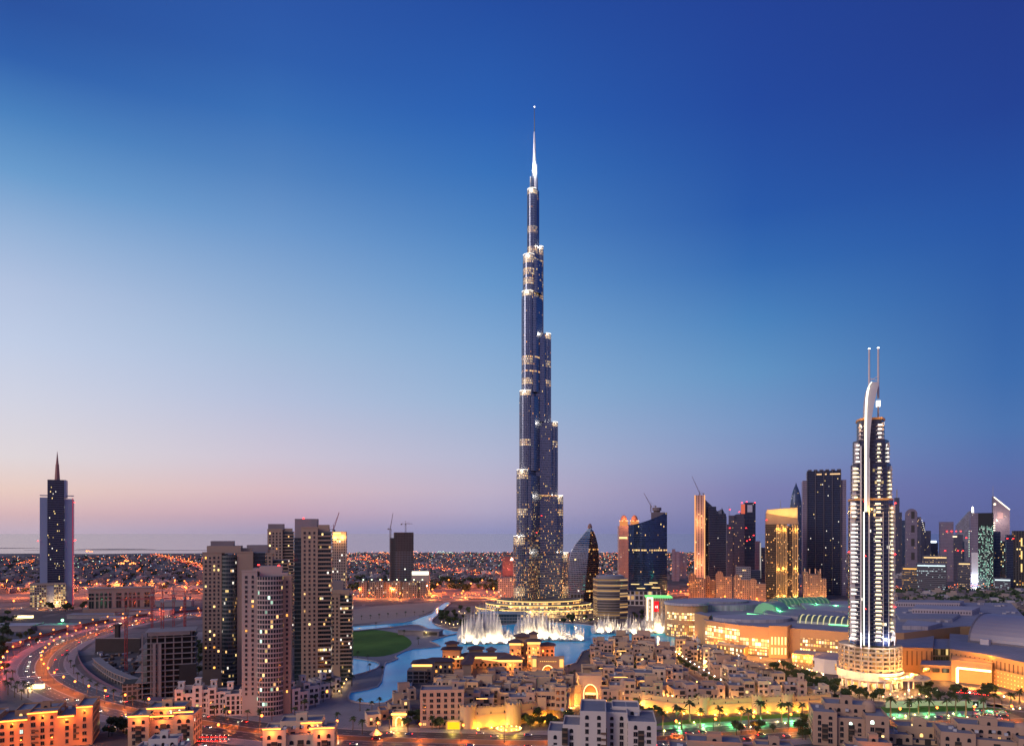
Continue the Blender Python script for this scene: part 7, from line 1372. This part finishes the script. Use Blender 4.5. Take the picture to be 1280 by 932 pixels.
def clump(seed):
    rr = random.Random(seed); q = MB()
    for i in range(26): c = Vector((rr.gauss(0, 3.5), rr.gauss(0, 3), rr.uniform(1, 7))); u = Vector((rr.gauss(0, 1), rr.gauss(0, 1), rr.gauss(0, 1))).normalized(); w = u.orthogonal().normalized(); s = rr.uniform(1.2, 2.4); q.face([c - u * s, c + w * s, c + u * s, c - w * s])
    return q.mesh('clump', LEAFM)
CLM = [clump(i) for i in range(4)]; its = []
for y, x in spots: 
    if fc.random() < .75: its.append((CLM[fc.randrange(4)], x + fc.uniform(-18, 18), y + fc.uniform(8, 20), 0, fc.uniform(.8, 1.5)))
for _ in range(420): px, Y_ = fc.uniform(1110, 1300), fc.uniform(1010, 1500); its.append((CLM[fc.randrange(4)], *XY(px, Y_), 0, fc.uniform(1, 2)))
for _ in range(160): px, Y_ = fc.uniform(440, 680), fc.uniform(1560, 1900); its.append((CLM[fc.randrange(4)], *XY(px, Y_), 0, fc.uniform(1, 2)))
merged('distant_trees', its, 'dark tree clumps scattered through the far city', 'trees')
for n in range(46): # roofs among the trees right of the hotel
    px, Y_ = 1118 + (n * 37) % 180, 1030 + (n * 61) % 430; x, y = XY(px, Y_); tag(inst(VMs[n % 8], 'garden_villa', None, (x, y, 0), radians(fc.uniform(0, 90)), 1.5), 'low pale villa among dark trees right of the hotel tower', 'house', 'garden villas right of the hotel')
BULB = {}
def bulb(col, r):
    q = MB(); q.dome(0, 0, 9, r, r, 5, 2, -1.2); return q.mesh('bulb', [emi('far_bulb_%d' % len(BULB), col, 5)])
for i, c_ in enumerate(((1, .17, .03), (1, .26, .06), (1, .6, .3), (.55, .9, .6), (1, .06, .02), (.5, .75, 1))): BULB[i] = bulb(c_, .95 if i in (0, 1) else .75)
its = []; near = []
def bl(x, y, k=None, s=1.0):
    k = k if k is not None else fc.choices(range(6), (8, 6, 6, 2.6, 1.2, 1.2))[0]; (near if y < 1700 else its).append((BULB[k], x, y, 0, s))
for y, x in spots:
    if fc.random() < .8: bl(x + fc.uniform(-22, 22), y - fc.uniform(6, 18), None, fc.uniform(.35, 1.0) * min(1.6, y / 1900))
for P_, st, k in ((AV1, 24, 0), (AV2, 24, 0), (HWY, 30, 0), (HWY2, 26, 1)):
    for off in (-14, -5, 5, 14):
        for x, y, a in along(P_, st, off): its.append((BULB[4 if off < 0 and fc.random() < .5 else k], x + fc.uniform(-6, 6), y, 0, fc.uniform(.5, 1.1)))
for c in range(16): # brighter streets and squares
    px, Y_ = fc.uniform(0, 640), fc.uniform(1750, 4000); x, y = XY(px, Y_); a = radians(fc.choice((24, 114))); k = fc.choice((0, 0, 1, 2, 3))
    for j in range(fc.randint(6, 16)): bl(x + j * 26 * cos(a), y + j * 26 * sin(a), k, fc.uniform(.7, 1.3) * min(1.7, y / 1900))
for px, Y_ in ((108, 4100), (112, 4000), (157, 2700), (166, 2500), (152, 2500)): 
    for j in range(7): x, y = XY(px + fc.uniform(-4, 4), Y_ + fc.uniform(-60, 60)); bl(x, y, 1, 2.2)
for _ in range(260): px, Y_ = fc.uniform(700, 870), fc.uniform(1900, 4100); x, y = XY(px, Y_); bl(x, y, fc.choice((0, 1, 2)), fc.uniform(.7, 1.5))
for _ in range(130): px, Y_ = fc.uniform(838, 1040), fc.uniform(1085, 1290); x, y = XY(px, Y_); bl(x, y, fc.choice((0, 1, 1, 2)), fc.uniform(.45, .8))   # the mall car park
for _ in range(110): px, Y_ = fc.uniform(1115, 1290), fc.uniform(1020, 1600); x, y = XY(px, Y_); bl(x, y, fc.choice((0, 1, 2, 3)), fc.uniform(.45, .85))
merged('distant_lamps', its, 'carpet of orange and white lamps across the far city', 'lamps')
for me_, x, y, a, s in near[:290]:
    px = CX + x / y * F; where = 'in the car park behind the mall' if 830 < px < 1050 and y < 1300 else 'among the trees right of the hotel' if px > 1050 else 'in the nearer far city'
    tag(inst(me_, 'small_lamp', None, (x, y, 0), 0, s), 'small glowing lamp ' + where, 'lamp', 'small lamps ' + where)
# glow of the highway and car park on the ground comes from tall mast lights
for i, (px, Y_, w_, c_) in enumerate(((870, 1180, 60000, (1, .32, .06)), (905, 1230, 60000, (1, .28, .05)), (850, 1330, 80000, (1, .2, .04)), (945, 1190, 50000, (1, .4, .1)), (1005, 1200, 50000, (1, .4, .1)))):
    x, y = XY(px, Y_); T = thing('light_mast', f'tall orange light mast in the car park behind the mall, {ordinal(i + 1)}', 'lamp', (x, y, 0), 0, 'car park light masts'); inst(LMf[0], 'pole', T, scale=(1, 1, 1.6)); inst(LMf[1], 'lamp_head', T, (0, 0, 7)); lamp((1.5, 0, 21), c_, w_, .5, T)
# tall masts along the far highway: their orange light lies on the sandy shoulders
n = 0
for row, Yr in enumerate((1420, 1520, 1640)):
    for px in list(range(-20, 262, 42)) + [p_ for p_ in range(448, 660, 42) if row or abs(p_ - 545) > 40] + ([] if row < 1 else [705, 745, 845, 860]):
        n += 1; x, y = XY(px + 14 * row, Yr + fc.uniform(-15, 15)); T = thing('light_mast', f'tall orange light mast on the far highway shoulder, {ordinal(n)} of the masts' if n < 100 else 'mast', 'lamp', (x, y, 0), 0, 'highway light masts'); inst(LMf[0], 'pole', T, scale=(1, 1, 1.6)); inst(LMf[1], 'lamp_head', T, (0, 0, 7)); lamp((1.5, 0, 17), (1, .20, .035), 40000, .5, T)
# greenery in the lanes: palms and trees squeezed between the houses
gr_ = random.Random(55)
for i in range(72):
    hx_, hy_ = hp[gr_.randrange(len(hp))]; sgn = gr_.choice((-1, 1))
    (palm if i % 3 == 0 else tree)(hx_ + sgn * gr_.uniform(9, 13), hy_ - gr_.uniform(9.5, 12), ('slender palm' if i % 3 == 0 else 'small dark tree') + ' in a lane between the old town houses', 'greenery of the old town lanes ' + ('palms' if i % 3 == 0 else 'trees'), 1.05 if i % 3 == 0 else .85)
# ------------------------------------------------------------------ evening haze over the whole plain
hm_ = newmat('haze_air'); t = NT(hm_); pv_ = t.n('ShaderNodeVolumePrincipled'); pv_.inputs['Color'].default_value = (.92, .88, .95, 1); pv_.inputs['Density'].default_value = 0.000004; pv_.inputs['Anisotropy'].default_value = 0.55
o_ = t.n('ShaderNodeOutputMaterial'); t.L.new(pv_.outputs[0], o_.inputs[1])
q = MB(); q.box(-60500, 60500, -500, 40500, -1, 900); o = q.build('haze', hm_); tag(o, 'thin evening haze over the plain and the sea', 'haze', None, 'stuff')
